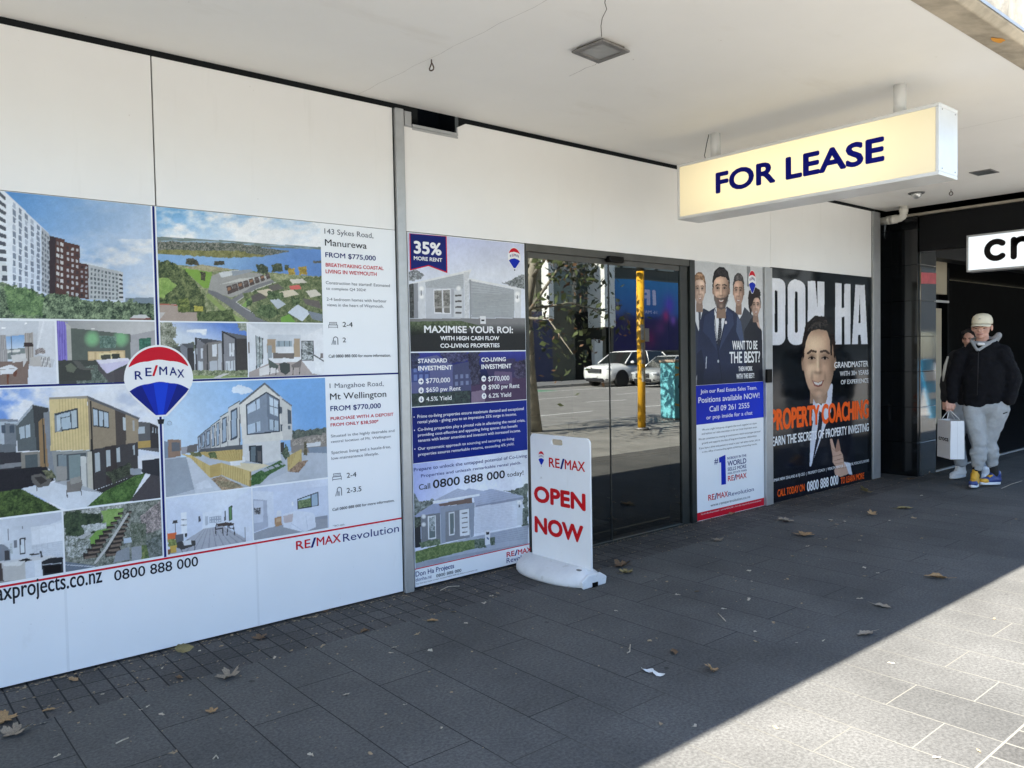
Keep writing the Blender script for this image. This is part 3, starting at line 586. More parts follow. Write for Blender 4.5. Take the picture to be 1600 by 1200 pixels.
# hot-air-balloon logo, outline in units of its own height (0 = basket foot, 1 = crown), width about 0.8
def balloon(cx, z0, h, y, parent, slim=1.0, faceted=True):
    lg = MB(); k = 0.76*slim
    def pl(pts, m, name, lift, par): return flat(name, [(cx+a*h*k/0.76, y-lift, z0+b*h) for a, b in pts], m, par)
    def env(t, grow=0.0):           # half width of the envelope at height t
        return 0
    out = []
    for i in range(25):             # upper arc
        a = math.pi*(1-i/24); out.append(((0.390+0.0)*math.cos(a), 0.60+0.40*math.sin(a)))
    out += [(0.37, 0.52), (0.30, 0.40), (0.15, 0.245), (0.07, 0.165), (-0.07, 0.165), (-0.15, 0.245), (-0.30, 0.40), (-0.37, 0.52)]
    root = pl(out, INKWHITE, 'balloon_logo', 0.0, parent)
    def arc(z, w, sag, n=16, sc=3, amp=0.012): return [(w*(-1+2*i/n), z+sag*(1-(-1+2*i/n)**2)+amp*abs(math.sin(math.pi*sc*(i/n)))) for i in range(n+1)]
    top = []
    for i in range(21):
        a = math.pi*(0.86-0.72*i/20); top.append((0.368*math.cos(a), 0.60+0.378*math.sin(a)))
    pl(top+arc(0.745, 0.335, 0.072)[::-1], RED, 'balloon_crown', 0.0006, root)
    lo = arc(0.475, 0.335, 0.085); pl(lo+[(0.30, 0.43), (0.14, 0.268), (0.055, 0.185), (-0.055, 0.185), (-0.14, 0.268), (-0.30, 0.43)], BLUE, 'balloon_base', 0.0006, root)
    if faceted:
        D1 = ink('balloon_dark', (14, 30, 120)); D2 = ink('balloon_lit', (20, 62, 200))
        pl([(-0.335, 0.475), (-0.30, 0.43), (-0.14, 0.268), (-0.055, 0.185), (-0.20, 0.535)], D1, 'balloon_gore', 0.0009, root)
        pl([(0.335, 0.475), (0.20, 0.535), (0.055, 0.185), (0.14, 0.268), (0.30, 0.43)], D1, 'balloon_gore', 0.0009, root)
        pl([(-0.07, 0.562), (-0.025, 0.185), (0.03, 0.185), (0.10, 0.56)], D2, 'balloon_gore', 0.0009, root)
    pl([(-0.04, 0.135), (0.04, 0.135), (0.028, 0.08), (-0.028, 0.08)], DARK, 'balloon_basket', 0.0006, root)
    L1 = Letters((cx, y-0.0012, z0)); L2 = Letters((cx, y-0.0012, z0)); s = h*slim
    gl = [('R', -0.272, 0.605), ('E', -0.155, 0.640), ('M', 0.0, 0.650), ('A', 0.115, 0.640), ('X', 0.205, 0.612)]; wd = [0.085, 0.07, 0.09, 0.085, 0.08]
    for (ch_, u, v), w in zip(gl, wd): L1.put(ch_, u*s, v*h, (u+w)*s, 0.098*h, 0.02)
    L1.build('lettering', ink('navy_print', (20, 38, 110)), root)
    L2.mb.quad(*[Vector((cx+a*s, y-0.0012, z0+b*h)) for a, b in ((-0.082, 0.640), (-0.056, 0.640), (-0.012, 0.765), (-0.038, 0.765))]); L2.build('slash', RED, root)
    return root
def wordmark(T, x0, y0, x1, y1, yt, yl, parent, w=0.02):
    """two-ink word with a leaning blue stroke"""
    a = wp(T, x0, y0); b = wp(T, x1, y1); c = wp(T, x0, yt); h = c[1]-a[1]; z = (a[1]+b[1])/2; W_ = b[0]-a[0]
    Letters((0, yl, 0)).put('RE', a[0], z, a[0]+W_*0.315, h, w).put('MAX', a[0]+W_*0.45, z, b[0], h, w).build('lettering', RED, parent)
    flat('slash', [(a[0]+W_*u, yl, z+h*v) for u, v in ((0.315, -0.06), (0.365, -0.06), (0.445, 1.06), (0.395, 1.06))], NAVY, parent)

# ---------------------------------------------------------------- wide property billboard (left)
YB = -0.006
bb = empty('property_billboard', (0.6, YB, 0), 'wide white printed billboard of houses and interiors with a balloon emblem', 'billboard')
MB().box(-7.2, 2.722, YB, 0.012, 0.012, ZH-0.001).build('backing_board', PAPER, bb, bevel=0.001)
sm = MB()
for x in (0.800, 1.758, -0.4): sm.box(x, x+0.012, YB-0.0008, YB, 0.012, 0.72)
sm.build('vinyl_seam', pm('seam_tape', (0.80, 0.82, 0.84), 0.18, var=0.02, spec=0.6), bb)
Zn = 1.4105; Xv = 1.2735
LT = MB(); LT.box(-7.2, Xv-0.0125, YB-.0012, YB, Zn-0.005, Zn+0.005); LT.box(Xv+0.0125, 2.722, YB-.0012, YB, Zn-0.005, Zn+0.005); LT.build('navy_rule', NAVY, bb)
MB().box(Xv-0.0055, Xv+0.0055, YB-.0012, YB, 0.492, ZH-0.002).build('navy_rule', NAVY, bb)
MB().box(-7.2, 2.722, YB-.0012, YB, 0.479, 0.489).build('red_rule', RED, bb)
TA = (0, 280, 3.53); TD = (240, 310, 3.87); TG = (0, 580, 3.158); TJ = (240, 580, 3.53)
def fit(T, xl, xr, yt_, yb_):   # wall rectangle from traced left/right x and the top/bottom at mid width
    xm = (xl+xr)/2; zt_ = wp(T, xm, yt_)[1]; zb_ = wp(T, xm, yb_)[1]; ym = (yt_+yb_)/2
    return wp(T, xl, ym)[0], wp(T, xr, ym)[0], zb_, zt_
XL = 0.30            # pictures run on out of the frame to the left
XVl, XVr = Xv-0.0135, Xv+0.0135

# tower block
zb_ = wp(TA, 400, 772)[1]
p = Pic(XL, XVl, zb_, ZH-0.003, TA); BIG = [(-999, -999), (3000, -999), (3000, 3000), (-999, 3000)]
p.grad(None, (72, 138, 216), (186, 206, 232), (60, 60), (760, 560)); p.clouds([(420, 330), (860, 330), (860, 680), (420, 680)], (226, 230, 236), 0.018, 0.42, 0.25, 2.2)
p.clouds(BIG, (190, 210, 236), 0.012, 0.5, 0.3, 2.0, 0.5)
p.fill([(690, 655), (860, 652), (860, 700), (690, 700)], (116, 134, 150))
p.fill([(-400, -330), (40, 80), (268, 298), (275, 640), (-400, 560)], (218, 228, 242)); p.grad([(-400, -330), (40, 80), (268, 298), (275, 640), (-400, 560)], (230, 238, 248), (190, 204, 226), (-10, 0), (270, 0), 0.8)
p.quadgrid([(62, 110), (260, 300), (262, 625), (62, 600)], 6, 12, (112, 126, 148), 0.5, 0.8, (160, 174, 196)); p.quadgrid([(-300, -200), (34, 90), (38, 465), (-300, 460)], 6, 9, (74, 80, 92), 0.9, 0.5)
p.fill([(-5, 455), (34, 460), (40, 575), (-5, 570)], (206, 214, 222)); p.quadgrid([(5, 465), (45, 468), (45, 575), (5, 570)], 1, 2, (74, 80, 92), 0.7, 0.6)
p.fill([(228, 262), (272, 305), (275, 640), (230, 620)], (160, 168, 178)); p.quadgrid([(228, 275), (272, 315), (275, 640), (230, 620)], 3, 12, (92, 100, 112), 0.6, 0.6)
p.fill([(272, 311), (357, 332), (358, 345), (440, 366), (440, 462), (488, 470), (490, 662), (272, 642)], (78, 52, 48)); p.fill([(272, 311), (306, 320), (306, 645), (272, 642)], (52, 42, 46))
p.quadgrid([(308, 335), (352, 345), (352, 615), (308, 600)], 2, 8, (196, 196, 198), 0.66, 0.56, (110, 104, 108)); p.quadgrid([(362, 360), (438, 378), (438, 655), (362, 640)], 3, 9, (178, 178, 184), 0.5, 0.5, (60, 50, 54)); p.quadgrid([(440, 470), (488, 478), (488, 658), (440, 652)], 2, 7, (150, 150, 158), 0.5, 0.5, (48, 42, 46))
p.fill([(487, 470), (600, 495), (675, 512), (680, 670), (490, 662)], (176, 182, 186)); p.quadgrid([(495, 482), (672, 522), (676, 668), (495, 660)], 9, 7, (84, 92, 98), 0.55, 0.6, (120, 128, 134)); p.fill([(655, 508), (677, 513), (680, 668), (657, 666)], (196, 200, 202)); p.quadgrid([(655, 515), (677, 520), (680, 665), (657, 662)], 1, 6, (50, 54, 60), 0.9, 0.45)
p.leafy([(-400, 520), (0, 572), (60, 585), (130, 598), (200, 622), (250, 640), (330, 625), (420, 655), (520, 668), (640, 676), (720, 664), (860, 695), (870, 800), (-400, 800)], (30, 44, 36), (150, 174, 128), 0.045, 22, 0.04)
p.leafy([(20, 590), (140, 598), (240, 660), (230, 760), (60, 740)], (44, 74, 44), (126, 166, 92), 0.05, 20, 0.05, 0.7)
p.fill([(716, 768), (738, 750), (800, 746), (832, 770)], (206, 208, 206)); p.fill([(716, 768), (832, 766), (832, 776), (716, 776)], (130, 70, 62)); p.grain(7)
p.build('photo_print', bb)
# sitting room
x0, x1, z0, z1 = fit(TA, 0, 305, 782, 1130); p = Pic(XL, x1, z0, z1, TA)
p.grad(None, (206, 210, 216), (176, 178, 184), (200, 780), (60, 900)); p.fill([(-200, 780), (320, 780), (230, 850), (130, 850), (0, 870), (-200, 900)], (198, 203, 210)); p.fill([(215, 780), (320, 780), (310, 1000), (200, 960)], (214, 217, 223)); p.stroke([(240, 785), (205, 940)], 10, (228, 230, 235))
p.grad([(32, 868), (136, 858), (136, 1000), (32, 1010)], (110, 160, 220), (206, 220, 236), (80, 860), (80, 945)); p.fill([(32, 940), (136, 930), (136, 985), (32, 995)], (116, 126, 124)); p.fill([(40, 945), (110, 938), (110, 952), (40, 958)], (216, 214, 208)); p.stroke([(63, 868), (66, 1000)], 6, (76, 84, 96))
p.fill([(-200, 855), (30, 858), (45, 1012), (-200, 1020)], (168, 164, 162)); p.quadgrid([(-200, 855), (32, 858), (44, 1012), (-200, 1020)], 22, 1, (140, 136, 136), 0.4, 1.0); p.fill([(135, 850), (182, 845), (186, 1008), (138, 1010)], (176, 168, 160)); p.quadgrid([(135, 850), (182, 845), (186, 1008), (138, 1010)], 4, 1, (142, 134, 128), 0.4, 1.0)
p.fill([(130, 902), (180, 900), (184, 922), (130, 924)], (58, 46, 44)); p.stroke([(157, 924), (160, 1015)], 4, (60, 54, 54))
p.fill([(-200, 1010), (160, 1005), (160, 1135), (-200, 1140)], (120, 98, 88)); p.grain(5)
p.fill([(60, 972), (140, 960), (148, 1000), (130, 1035), (126, 1005), (70, 1012)], (204, 202, 200)); p.leafy([(190, 940), (235, 930), (255, 955), (225, 965), (195, 965)], (96, 84, 80), (200, 190, 186), 0.2, 10, 0.1)
p.fill([(160, 985), (225, 975), (232, 1035), (165, 1035)], (184, 178, 172)); p.fill([(222, 980), (275, 978), (282, 1040), (232, 1042)], (206, 204, 202)); p.quadgrid([(222, 980), (275, 978), (282, 1040), (232, 1042)], 5, 1, (96, 94, 98), 0.3, 1.0)
p.fill([(158, 1030), (290, 1038), (306, 985), (320, 1140), (152, 1140)], (216, 221, 232)); p.fill([(0, 1040), (60, 1022), (98, 1042), (70, 1072), (0, 1078)], (222, 224, 228)); p.stroke([(0, 1050), (80, 1045)], 3, (150, 140, 136)); p.fill([(35, 1075), (50, 1075), (46, 1130), (38, 1130)], (112, 62, 44)); p.fill([(72, 1068), (94, 1050), (92, 1086), (76, 1090)], (104, 60, 46))
p.fill([(10, 818), (30, 816), (30, 824), (10, 826)], (250, 250, 250)); p.fill([(135, 793), (150, 791), (150, 799), (135, 801)], (250, 250, 250)); p.grain(4); p.build('photo_print', bb)
# bedroom with a green wall
x0, x1, z0, z1 = fit(TA, 317, 860, 783, 1122); p = Pic(x0, XVl, z0, z1, TA)
p.grad(None, (150, 150, 148), (196, 194, 192), (380, 790), (800, 830)); p.fill([(385, 820), (720, 855), (722, 1000), (395, 1010)], (84, 92, 84)); p.fill([(720, 860), (870, 830), (870, 1130), (720, 1000)], (160, 158, 160))
for cx_ in (508, 668): d = ((p.x-cx_)/48)**2+((p.y_-880)/52)**2; p.put(np.clip(1.1-d, 0, 1)*p.mask([(385, 820), (720, 855), (722, 1000), (395, 1010)]), (122, 196, 128), 0.85)
p.leafy([(550, 862), (640, 868), (640, 930), (550, 932)], (58, 84, 74), (118, 146, 130), 0.06, 4); p.fill([(766, 880), (832, 874), (834, 930), (768, 944)], (40, 96, 76)); p.leafy([(766, 880), (832, 874), (834, 930), (768, 944)], (34, 76, 62), (70, 130, 104), 0.05, 2)
p.fill([(310, 780), (372, 790), (380, 1000), (310, 1010)], (126, 112, 206)); p.quadgrid([(310, 780), (360, 785), (366, 1000), (310, 1010)], 4, 1, (94, 80, 178), 0.4, 1); p.fill([(362, 790), (390, 812), (398, 1000), (374, 1000)], (176, 174, 164))
p.fill([(310, 1000), (900, 985), (900, 1140), (310, 1140)], (62, 66, 62)); p.leafy([(430, 1030), (620, 1030), (640, 1140), (420, 1140)], (54, 66, 58), (128, 142, 128), 0.06, 10)
p.fill([(483, 950), (690, 945), (690, 990), (485, 1000)], (198, 166, 116)); p.quadgrid([(483, 950), (690, 945), (690, 990), (485, 1000)], 5, 1, (222, 192, 138), 0.7, .8); p.fill([(545, 962), (620, 958), (622, 995), (548, 998)], (226, 208, 150)); p.fill([(556, 970), (610, 966), (612, 996), (560, 998)], (66, 68, 58)); p.fill([(612, 965), (660, 962), (664, 992), (622, 994)], (52, 56, 50))
p.fill([(530, 998), (705, 985), (720, 1010), (590, 1072), (575, 1060)], (204, 196, 226)); p.fill([(530, 998), (705, 985), (715, 998), (560, 1020)], (222, 218, 232)); p.fill([(535, 1012), (590, 1072), (700, 1035), (700, 1120), (600, 1118), (540, 1050)], (74, 68, 72), 0.9)
p.fill([(326, 1012), (350, 996), (395, 1000), (430, 1040), (500, 1050), (508, 1110), (330, 1116)], (58, 60, 56)); p.fill([(362, 1030), (390, 1012), (425, 1040), (405, 1068), (370, 1060)], (96, 102, 84)); p.fill([(400, 1000), (440, 1005), (470, 1040), (525, 1042), (525, 1052), (440, 1050)], (84, 84, 78))
p.fill([(505, 822), (522, 822), (522, 828), (505, 828)], (250, 250, 240)); p.grain(5); p.build('photo_print', bb)
# coastal aerial
x0, x1, z0, z1 = fit(TD, 20, 1008, 110, 746); zD0 = z0; xD1 = wp(TD, 1012, 450)[0]
p = Pic(XVr, xD1, z0, ZH-0.003, TD)
p.grad(None, (104, 168, 224), (208, 224, 240), (400, 70), (420, 270)); p.clouds(BIG, (240, 242, 244), 0.012, 0.4, 0.22, 1.8)
p.fill([(-50, 228), (300, 246), (700, 275), (1100, 300), (1100, 800), (-50, 800)], (106, 122, 116)); p.clouds([(-50, 232), (1100, 302), (1100, 330), (-50, 262)], (150, 178, 206), 0.06, 0.45, 0.1, 8, 0.8); p.leafy([(-50, 256), (500, 272), (740, 300), (700, 330), (-50, 330)], (46, 58, 50), (150, 146, 132), 0.1, 6, 0.05)
p.grad([(-50, 318), (300, 350), (700, 345), (830, 318), (640, 296), (760, 300), (1100, 312), (1100, 500), (-50, 420)], (124, 170, 222), (84, 130, 204), (500, 310), (800, 450)); p.leafy([(-50, 310), (250, 312), (500, 318), (740, 335), (640, 355), (420, 360), (200, 345), (-50, 330)], (98, 100, 52), (146, 142, 84), 0.05, 8, 0.06); p.leafy([(560, 290), (760, 312), (825, 320), (700, 345), (560, 330)], (52, 64, 58), (140, 140, 130), 0.12, 6, 0.08)
p.leafy([(960, 378), (1020, 376), (1020, 392), (965, 390)], (66, 72, 70), (110, 110, 100), 0.1, 4)
p.leafy([(-50, 380), (180, 405), (620, 440), (1100, 480), (1100, 800), (-50, 800)], (92, 108, 66), (176, 176, 128), 0.05, 6)
p.fill([(170, 420), (270, 408), (350, 440), (350, 545), (300, 540)], (122, 166, 58)); p.leafy([(170, 420), (300, 400), (480, 430), (350, 445)], (140, 134, 96), (190, 180, 140), 0.05, 5); p.leafy([(20, 480), (110, 480), (150, 540), (60, 620), (20, 600)], (110, 150, 62), (158, 186, 92), 0.03, 8)
p.fill([(350, 470), (420, 440), (640, 450), (700, 480), (720, 500), (470, 600), (330, 555)], (158, 156, 150)); p.fill([(395, 450), (500, 432), (560, 445), (410, 480)], (206, 210, 212)); p.fill([(470, 440), (590, 428), (600, 442), (480, 470)], (146, 156, 166)); p.fill([(520, 485), (700, 470), (700, 478), (400, 520)], (200, 198, 190))
for k_ in range(8): u = k_/7; bx_, by_ = 440+u*235, 560-u*86; p.fill([(bx_, by_-28+u*12), (bx_+30-u*8, by_-36+u*14), (bx_+44-u*12, by_+8), (bx_+10, by_+22-u*6)], (78, 66, 62)); p.fill([(bx_+6, by_-20+u*8), (bx_+24, by_-26+u*8), (bx_+28, by_-8), (bx_+8, by_)], (150, 104, 76) if k_ % 2 == 0 else (104, 92, 86))
p.leafy([(-50, 385), (100, 380), (180, 420), (300, 580), (330, 690), (250, 800), (-50, 800)], (38, 54, 34), (126, 136, 80), 0.05, 20, 0.04); p.leafy([(20, 480), (90, 485), (140, 530), (60, 600), (20, 600)], (110, 150, 62), (158, 186, 92), 0.03, 10)
p.fill([(330, 552), (380, 565), (470, 610), (560, 660), (700, 752), (600, 760), (440, 640), (330, 570)], (112, 112, 116)); p.fill([(470, 612), (600, 530), (720, 492), (730, 506), (620, 548), (500, 625)], (120, 120, 122)); p.stroke([(330, 590), (440, 690), (560, 760)], 26, (138, 160, 84)); p.stroke([(500, 628), (560, 670), (720, 752)], 3, (216, 214, 206)); p.stroke([(500, 625), (620, 548), (740, 506)], 3, (214, 210, 200)); p.stroke([(720, 740), (800, 660), (840, 610)], 12, (140, 140, 140))
p.leafy([(540, 580), (760, 500), (1020, 470), (1040, 780), (780, 800), (600, 700)], (58, 76, 46), (138, 146, 96), 0.05, 14)
for q_, c_ in ((((590, 590), (640, 570), (690, 600), (600, 630)), (88, 82, 78)), (((690, 530), (750, 515), (790, 545), (720, 560)), (96, 90, 84)), (((620, 560), (700, 545), (745, 580), (680, 590)), (206, 190, 160)), (((760, 565), (840, 550), (880, 580), (790, 600)), (212, 198, 168)), (((820, 530), (880, 522), (895, 548), (830, 552)), (224, 92, 84)), (((700, 610), (740, 596), (800, 640), (750, 670)), (186, 196, 206)), (((810, 690), (870, 640), (950, 690), (900, 745)), (206, 216, 228)), (((900, 605), (1000, 620), (1020, 670), (920, 640)), (100, 92, 88)), (((920, 560), (980, 550), (1015, 585), (950, 600)), (216, 208, 190)), (((930, 680), (1020, 700), (1020, 745), (960, 730)), (120, 130, 142)), (((820, 490), (900, 486), (930, 510), (840, 515)), (210, 202, 184)), (((560, 620), (590, 600), (560, 660), (530, 650)), (128, 168, 76))): p.fill(q_, c_)
for q_ in (((690, 560), (780, 570), (790, 610), (690, 610)), ((640, 640), (720, 640), (760, 700), (700, 730), (620, 690)), ((560, 610), (600, 620), (590, 650), (560, 655)), ((840, 600), (880, 600), (890, 640), (840, 650))): p.leafy(q_, (38, 56, 36), (112, 134, 84), 0.06, 10)
p.fill([(770, 720), (820, 700), (860, 750), (770, 750)], (112, 168, 62))
for q_ in (((622, 405), (660, 396), (696, 415), (690, 455), (625, 452)), ((715, 400), (770, 390), (780, 440), (718, 450)), ((790, 395), (815, 400), (818, 440), (795, 440))): p.leafy(q_, (34, 48, 36), (100, 106, 78), 0.08, 10)
for q_ in (((815, 425), (850, 420), (855, 460), (815, 460)), ((875, 420), (925, 410), (930, 465), (878, 462))): p.leafy(q_, (128, 104, 36), (206, 174, 70), 0.08, 9)
for q_ in (((198, 362), (260, 368), (280, 405), (195, 400)), ((366, 380), (430, 378), (430, 405), (366, 404)), ((280, 440), (315, 445), (312, 500), (285, 495))): p.leafy(q_, (40, 48, 34), (96, 86, 66), 0.1, 7)
p.fill([(20, 640), (140, 640), (170, 690), (270, 690), (262, 760), (20, 760)], (172, 152, 138)); p.fill([(20, 690), (70, 690), (40, 730), (20, 735)], (196, 190, 186)); p.stroke([(20, 640), (140, 645)], 7, (186, 92, 74)); p.leafy([(140, 610), (210, 600), (220, 680), (150, 690)], (42, 60, 32), (140, 150, 70), 0.06, 8); p.leafy([(245, 650), (300, 655), (300, 684), (248, 682)], (150, 146, 50), (222, 206, 80), 0.1, 4); p.leafy([(262, 690), (480, 670), (500, 760), (262, 760)], (46, 62, 36), (118, 134, 78), 0.05, 12)
p.grain(9, 0.35); p.build('photo_print', bb)
# dark gabled townhouses
xm_ = wp(TD, 566, 910)[0]; x0, x1, z0, z1 = fit(TD, 30, 560, 752, 1090); zE0, zE1 = z0, z1
p = Pic(XVr, xm_-0.003, z0, z1, TD)
p.grad(None, (84, 126, 214), (216, 228, 244), (400, 755), (330, 900)); p.clouds([(200, 790), (320, 790), (320, 830), (200, 830)], (240, 244, 250), 0.05, 0.4, 0.2)
p.leafy([(20, 750), (110, 745), (140, 800), (120, 860), (150, 900), (160, 950), (20, 950)], (74, 82, 62), (196, 196, 176), 0.05, 26, 0.05); p.leafy([(490, 740), (570, 740), (570, 810), (520, 800)], (90, 100, 80), (180, 186, 170), 0.06, 14)
p.leafy([(120, 900), (170, 890), (250, 870), (260, 920), (160, 960)], (56, 66, 50), (120, 128, 100), 0.08, 10); p.fill([(20, 900), (170, 900), (170, 1060), (20, 1060)], (78, 80, 76))
p.fill([(162, 880), (205, 900), (205, 1060), (170, 1050)], (122, 126, 136)); p.fill([(205, 900), (240, 878), (250, 1060), (205, 1060)], (58, 56, 58)); p.fill([(165, 880), (240, 875), (245, 905), (205, 905)], (84, 88, 94))
p.fill([(255, 845), (325, 888), (325, 1055), (258, 1052)], (118, 118, 124)); p.fill([(255, 843), (330, 850), (415, 862), (325, 888)], (70, 72, 78)); p.fill([(300, 888), (330, 870), (415, 862), (420, 1055), (300, 1055)], (110, 106, 106)); p.fill([(325, 878), (412, 866), (412, 980), (330, 985)], (124, 120, 116)); p.fill([(355, 885), (382, 880), (382, 955), (355, 958)], (216, 220, 226)); p.fill([(338, 985), (385, 980), (385, 1050), (338, 1052)], (176, 182, 190))
p.fill([(248, 905), (262, 905), (262, 1052), (248, 1052)], (206, 210, 216)); p.fill([(285, 905), (298, 905), (298, 970), (285, 970)], (206, 212, 220)); p.fill([(270, 985), (300, 985), (300, 1050), (270, 1050)], (190, 196, 204)); p.fill([(390, 880), (412, 876), (412, 1050), (390, 1050)], (180, 184, 190)); p.stroke([(255, 845), (258, 1052)], 9, (50, 50, 54)); p.stroke([(326, 885), (326, 1055)], 7, (52, 52, 56))
p.fill([(413, 803), (495, 845), (500, 1060), (418, 1058)], (128, 128, 134)); p.fill([(413, 803), (570, 835), (570, 1080), (497, 1065), (495, 845)], (62, 58, 58)); p.fill([(420, 806), (570, 832), (570, 848), (495, 848)], (92, 94, 100)); p.stroke([(415, 805), (495, 847), (500, 1060)], 9, (46, 46, 50)); p.stroke([(418, 808), (422, 1058)], 9, (48, 48, 52)); p.fill([(456, 875), (486, 875), (488, 955), (458, 955)], (214, 218, 224)); p.stroke([(472, 875), (472, 955)], 3, (70, 76, 84)); p.fill([(436, 985), (492, 980), (494, 1052), (436, 1052)], (196, 202, 210)); p.quadgrid([(436, 985), (492, 980), (494, 1052), (436, 1052)], 3, 1, (90, 96, 104), 0.15, 1)
p.fill([(20, 1050), (570, 1050), (570, 1110), (20, 1110)], (138, 160, 88)); p.leafy([(150, 1040), (570, 1040), (570, 1075), (150, 1070)], (70, 86, 56), (176, 180, 140), 0.08, 6); p.fill([(420, 1060), (460, 1058), (400, 1085), (360, 1085)], (204, 200, 196)); p.grain(6); p.build('photo_print', bb)
# dining room
p = Pic(xm_+0.003, xD1, z0, z1, TD); p.all((222, 226, 232)); p.grad(None, (204, 210, 218), (232, 234, 238), (800, 755), (800, 850)); p.fill([(560, 750), (690, 820), (690, 1040), (560, 1080)], (226, 230, 236)); p.fill([(690, 825), (890, 825), (890, 960), (690, 960)], (206, 212, 220)); p.fill([(1020, 780), (890, 845), (890, 980), (1020, 1010)], (230, 232, 236))
p.fill([(618, 830), (660, 845), (660, 1000), (622, 1030)], (150, 164, 168)); p.leafy([(622, 840), (656, 850), (656, 990), (626, 1010)], (110, 124, 120), (214, 222, 224), 0.06, 3); p.stroke([(640, 835), (642, 1020)], 4, (60, 62, 66)); p.stroke([(618, 830), (622, 1030)], 4, (50, 52, 56)); p.stroke([(660, 845), (660, 1000)], 4, (60, 62, 66)); p.fill([(568, 870), (580, 870), (580, 935), (568, 940)], (120, 110, 104))
p.fill([(686, 850), (738, 850), (738, 935), (686, 935)], (176, 150, 120)); p.fill([(688, 890), (715, 888), (715, 965), (690, 968)], (150, 160, 166)); p.fill([(848, 848), (885, 848), (885, 960), (848, 960)], (176, 152, 122)); p.fill([(742, 862), (838, 862), (838, 895), (742, 895)], (150, 168, 178)); p.quadgrid([(742, 862), (838, 862), (838, 895), (742, 895)], 3, 1, (50, 54, 58), 0.08, 1); p.fill([(738, 900), (848, 900), (848, 935), (738, 935)], (232, 234, 236)); p.fill([(722, 935), (850, 935), (850, 968), (722, 968)], (110, 100, 94))
p.leafy([(895, 862), (966, 862), (966, 980), (895, 980)], (58, 66, 62), (216, 222, 226), 0.05, 2); p.stroke([(895, 862), (966, 862), (966, 980), (895, 980), (895, 862)], 4, (44, 46, 50)); p.fill([(1008, 935), (1024, 935), (1024, 965), (1008, 965)], (120, 110, 108))
p.fill([(560, 1060), (690, 1000), (900, 985), (960, 1060), (1030, 1060), (1030, 1100), (560, 1100)], (170, 156, 150)); p.fill([(640, 1030), (720, 1000), (760, 1050), (640, 1075)], (226, 222, 220)); p.stroke([(940, 930), (990, 960), (1030, 985)], 7, (54, 56, 60)); p.fill([(975, 985), (1030, 995), (1030, 1070), (975, 1062)], (236, 238, 240))
p.fill([(730, 972), (790, 964), (852, 972), (850, 986), (790, 994), (732, 986)], (232, 234, 236)); p.fill([(760, 1000), (790, 990), (826, 1000), (826, 1045), (800, 1068), (768, 1050)], (62, 68, 66)); p.fill([(690, 968), (722, 990), (756, 1010), (752, 1028), (700, 1022)], (78, 88, 82)); p.fill([(898, 966), (868, 990), (832, 1008), (838, 1024), (890, 1020)], (112, 104, 102))
for x_ in (705, 742, 845, 885): p.stroke([(x_, 1022), (x_-3, 1065)], 4, (54, 54, 56))
p.grain(4); p.build('photo_print', bb)
# tan corner house with patio
zG1 = Zn-0.012; zG0 = wp(TG, 400, 672)[1]
p = Pic(XL, XVl, zG0, zG1, TG); p.grad(None, (92, 140, 226), (216, 224, 240), (0, 110), (330, 130)); p.clouds(BIG, (232, 234, 240), 0.013, 0.36, 0.2, 1.6); p.clouds([(560, 60), (820, 60), (820, 240), (560, 240)], (176, 188, 214), 0.015, 0.45, 0.25, 1.6, .7)
p.fill([(-300, 232), (80, 238), (82, 410), (-300, 410)], (176, 188, 200)); p.fill([(-300, 225), (88, 238), (88, 250), (-300, 242)], (120, 128, 140)); p.fill([(20, 255), (80, 262), (80, 360), (20, 360)], (108, 116, 124)); p.quadgrid([(-90, 262), (80, 262), (80, 310), (-90, 310)], 4, 1, (66, 78, 92), 0.5, .8); p.fill([(-300, 360), (80, 360), (80, 410), (-300, 415)], (94, 100, 106))
p.fill([(-300, 408), (110, 398), (110, 500), (-300, 520)], (44, 44, 50)); p.fill([(0, 460), (105, 450), (105, 470), (0, 482)], (120, 122, 126))
p.fill([(676, 248), (740, 254), (788, 275), (788, 400), (680, 385)], (84, 84, 86)); p.fill([(680, 345), (745, 342), (745, 375), (680, 380)], (178, 142, 70)); p.fill([(682, 275), (715, 272), (715, 306), (682, 308)], (170, 182, 190)); p.fill([(740, 256), (790, 280), (790, 380), (745, 380)], (50, 48, 50)); p.quadgrid([(748, 270), (788, 285), (788, 310), (748, 306)], 3, 1, (170, 180, 188), 0.4, .8)
p.fill([(78, 262), (162, 166), (182, 392), (86, 396)], (82, 90, 92)); p.fill([(76, 262), (160, 163), (245, 182), (165, 176), (84, 268)], (160, 170, 180)); p.fill([(160, 166), (240, 182), (245, 330), (190, 395), (182, 392)], (56, 58, 60)); p.fill([(94, 278), (146, 262), (150, 325), (100, 334)], (170, 186, 196)); p.stroke([(122, 270), (124, 330)], 4, (54, 60, 62)); p.fill([(104, 400), (240, 395), (240, 480), (108, 490)], (128, 122, 112)); p.fill([(122, 415), (186, 408), (188, 470), (126, 488)], (72, 82, 86)); p.fill([(190, 250), (230, 215), (245, 470), (200, 475)], (146, 112, 72)); p.fill([(215, 205), (248, 198), (280, 395), (285, 560), (240, 480)], (124, 130, 138)); p.stroke([(210, 210), (222, 470)], 5, (48, 50, 52))
p.fill([(243, 133), (430, 128), (442, 388), (250, 392)], (224, 196, 130)); p.quadgrid([(243, 133), (430, 128), (442, 388), (250, 392)], 13, 1, (196, 168, 104), 0.14, 1); p.fill([(240, 128), (432, 122), (432, 134), (242, 138)], (150, 142, 128))
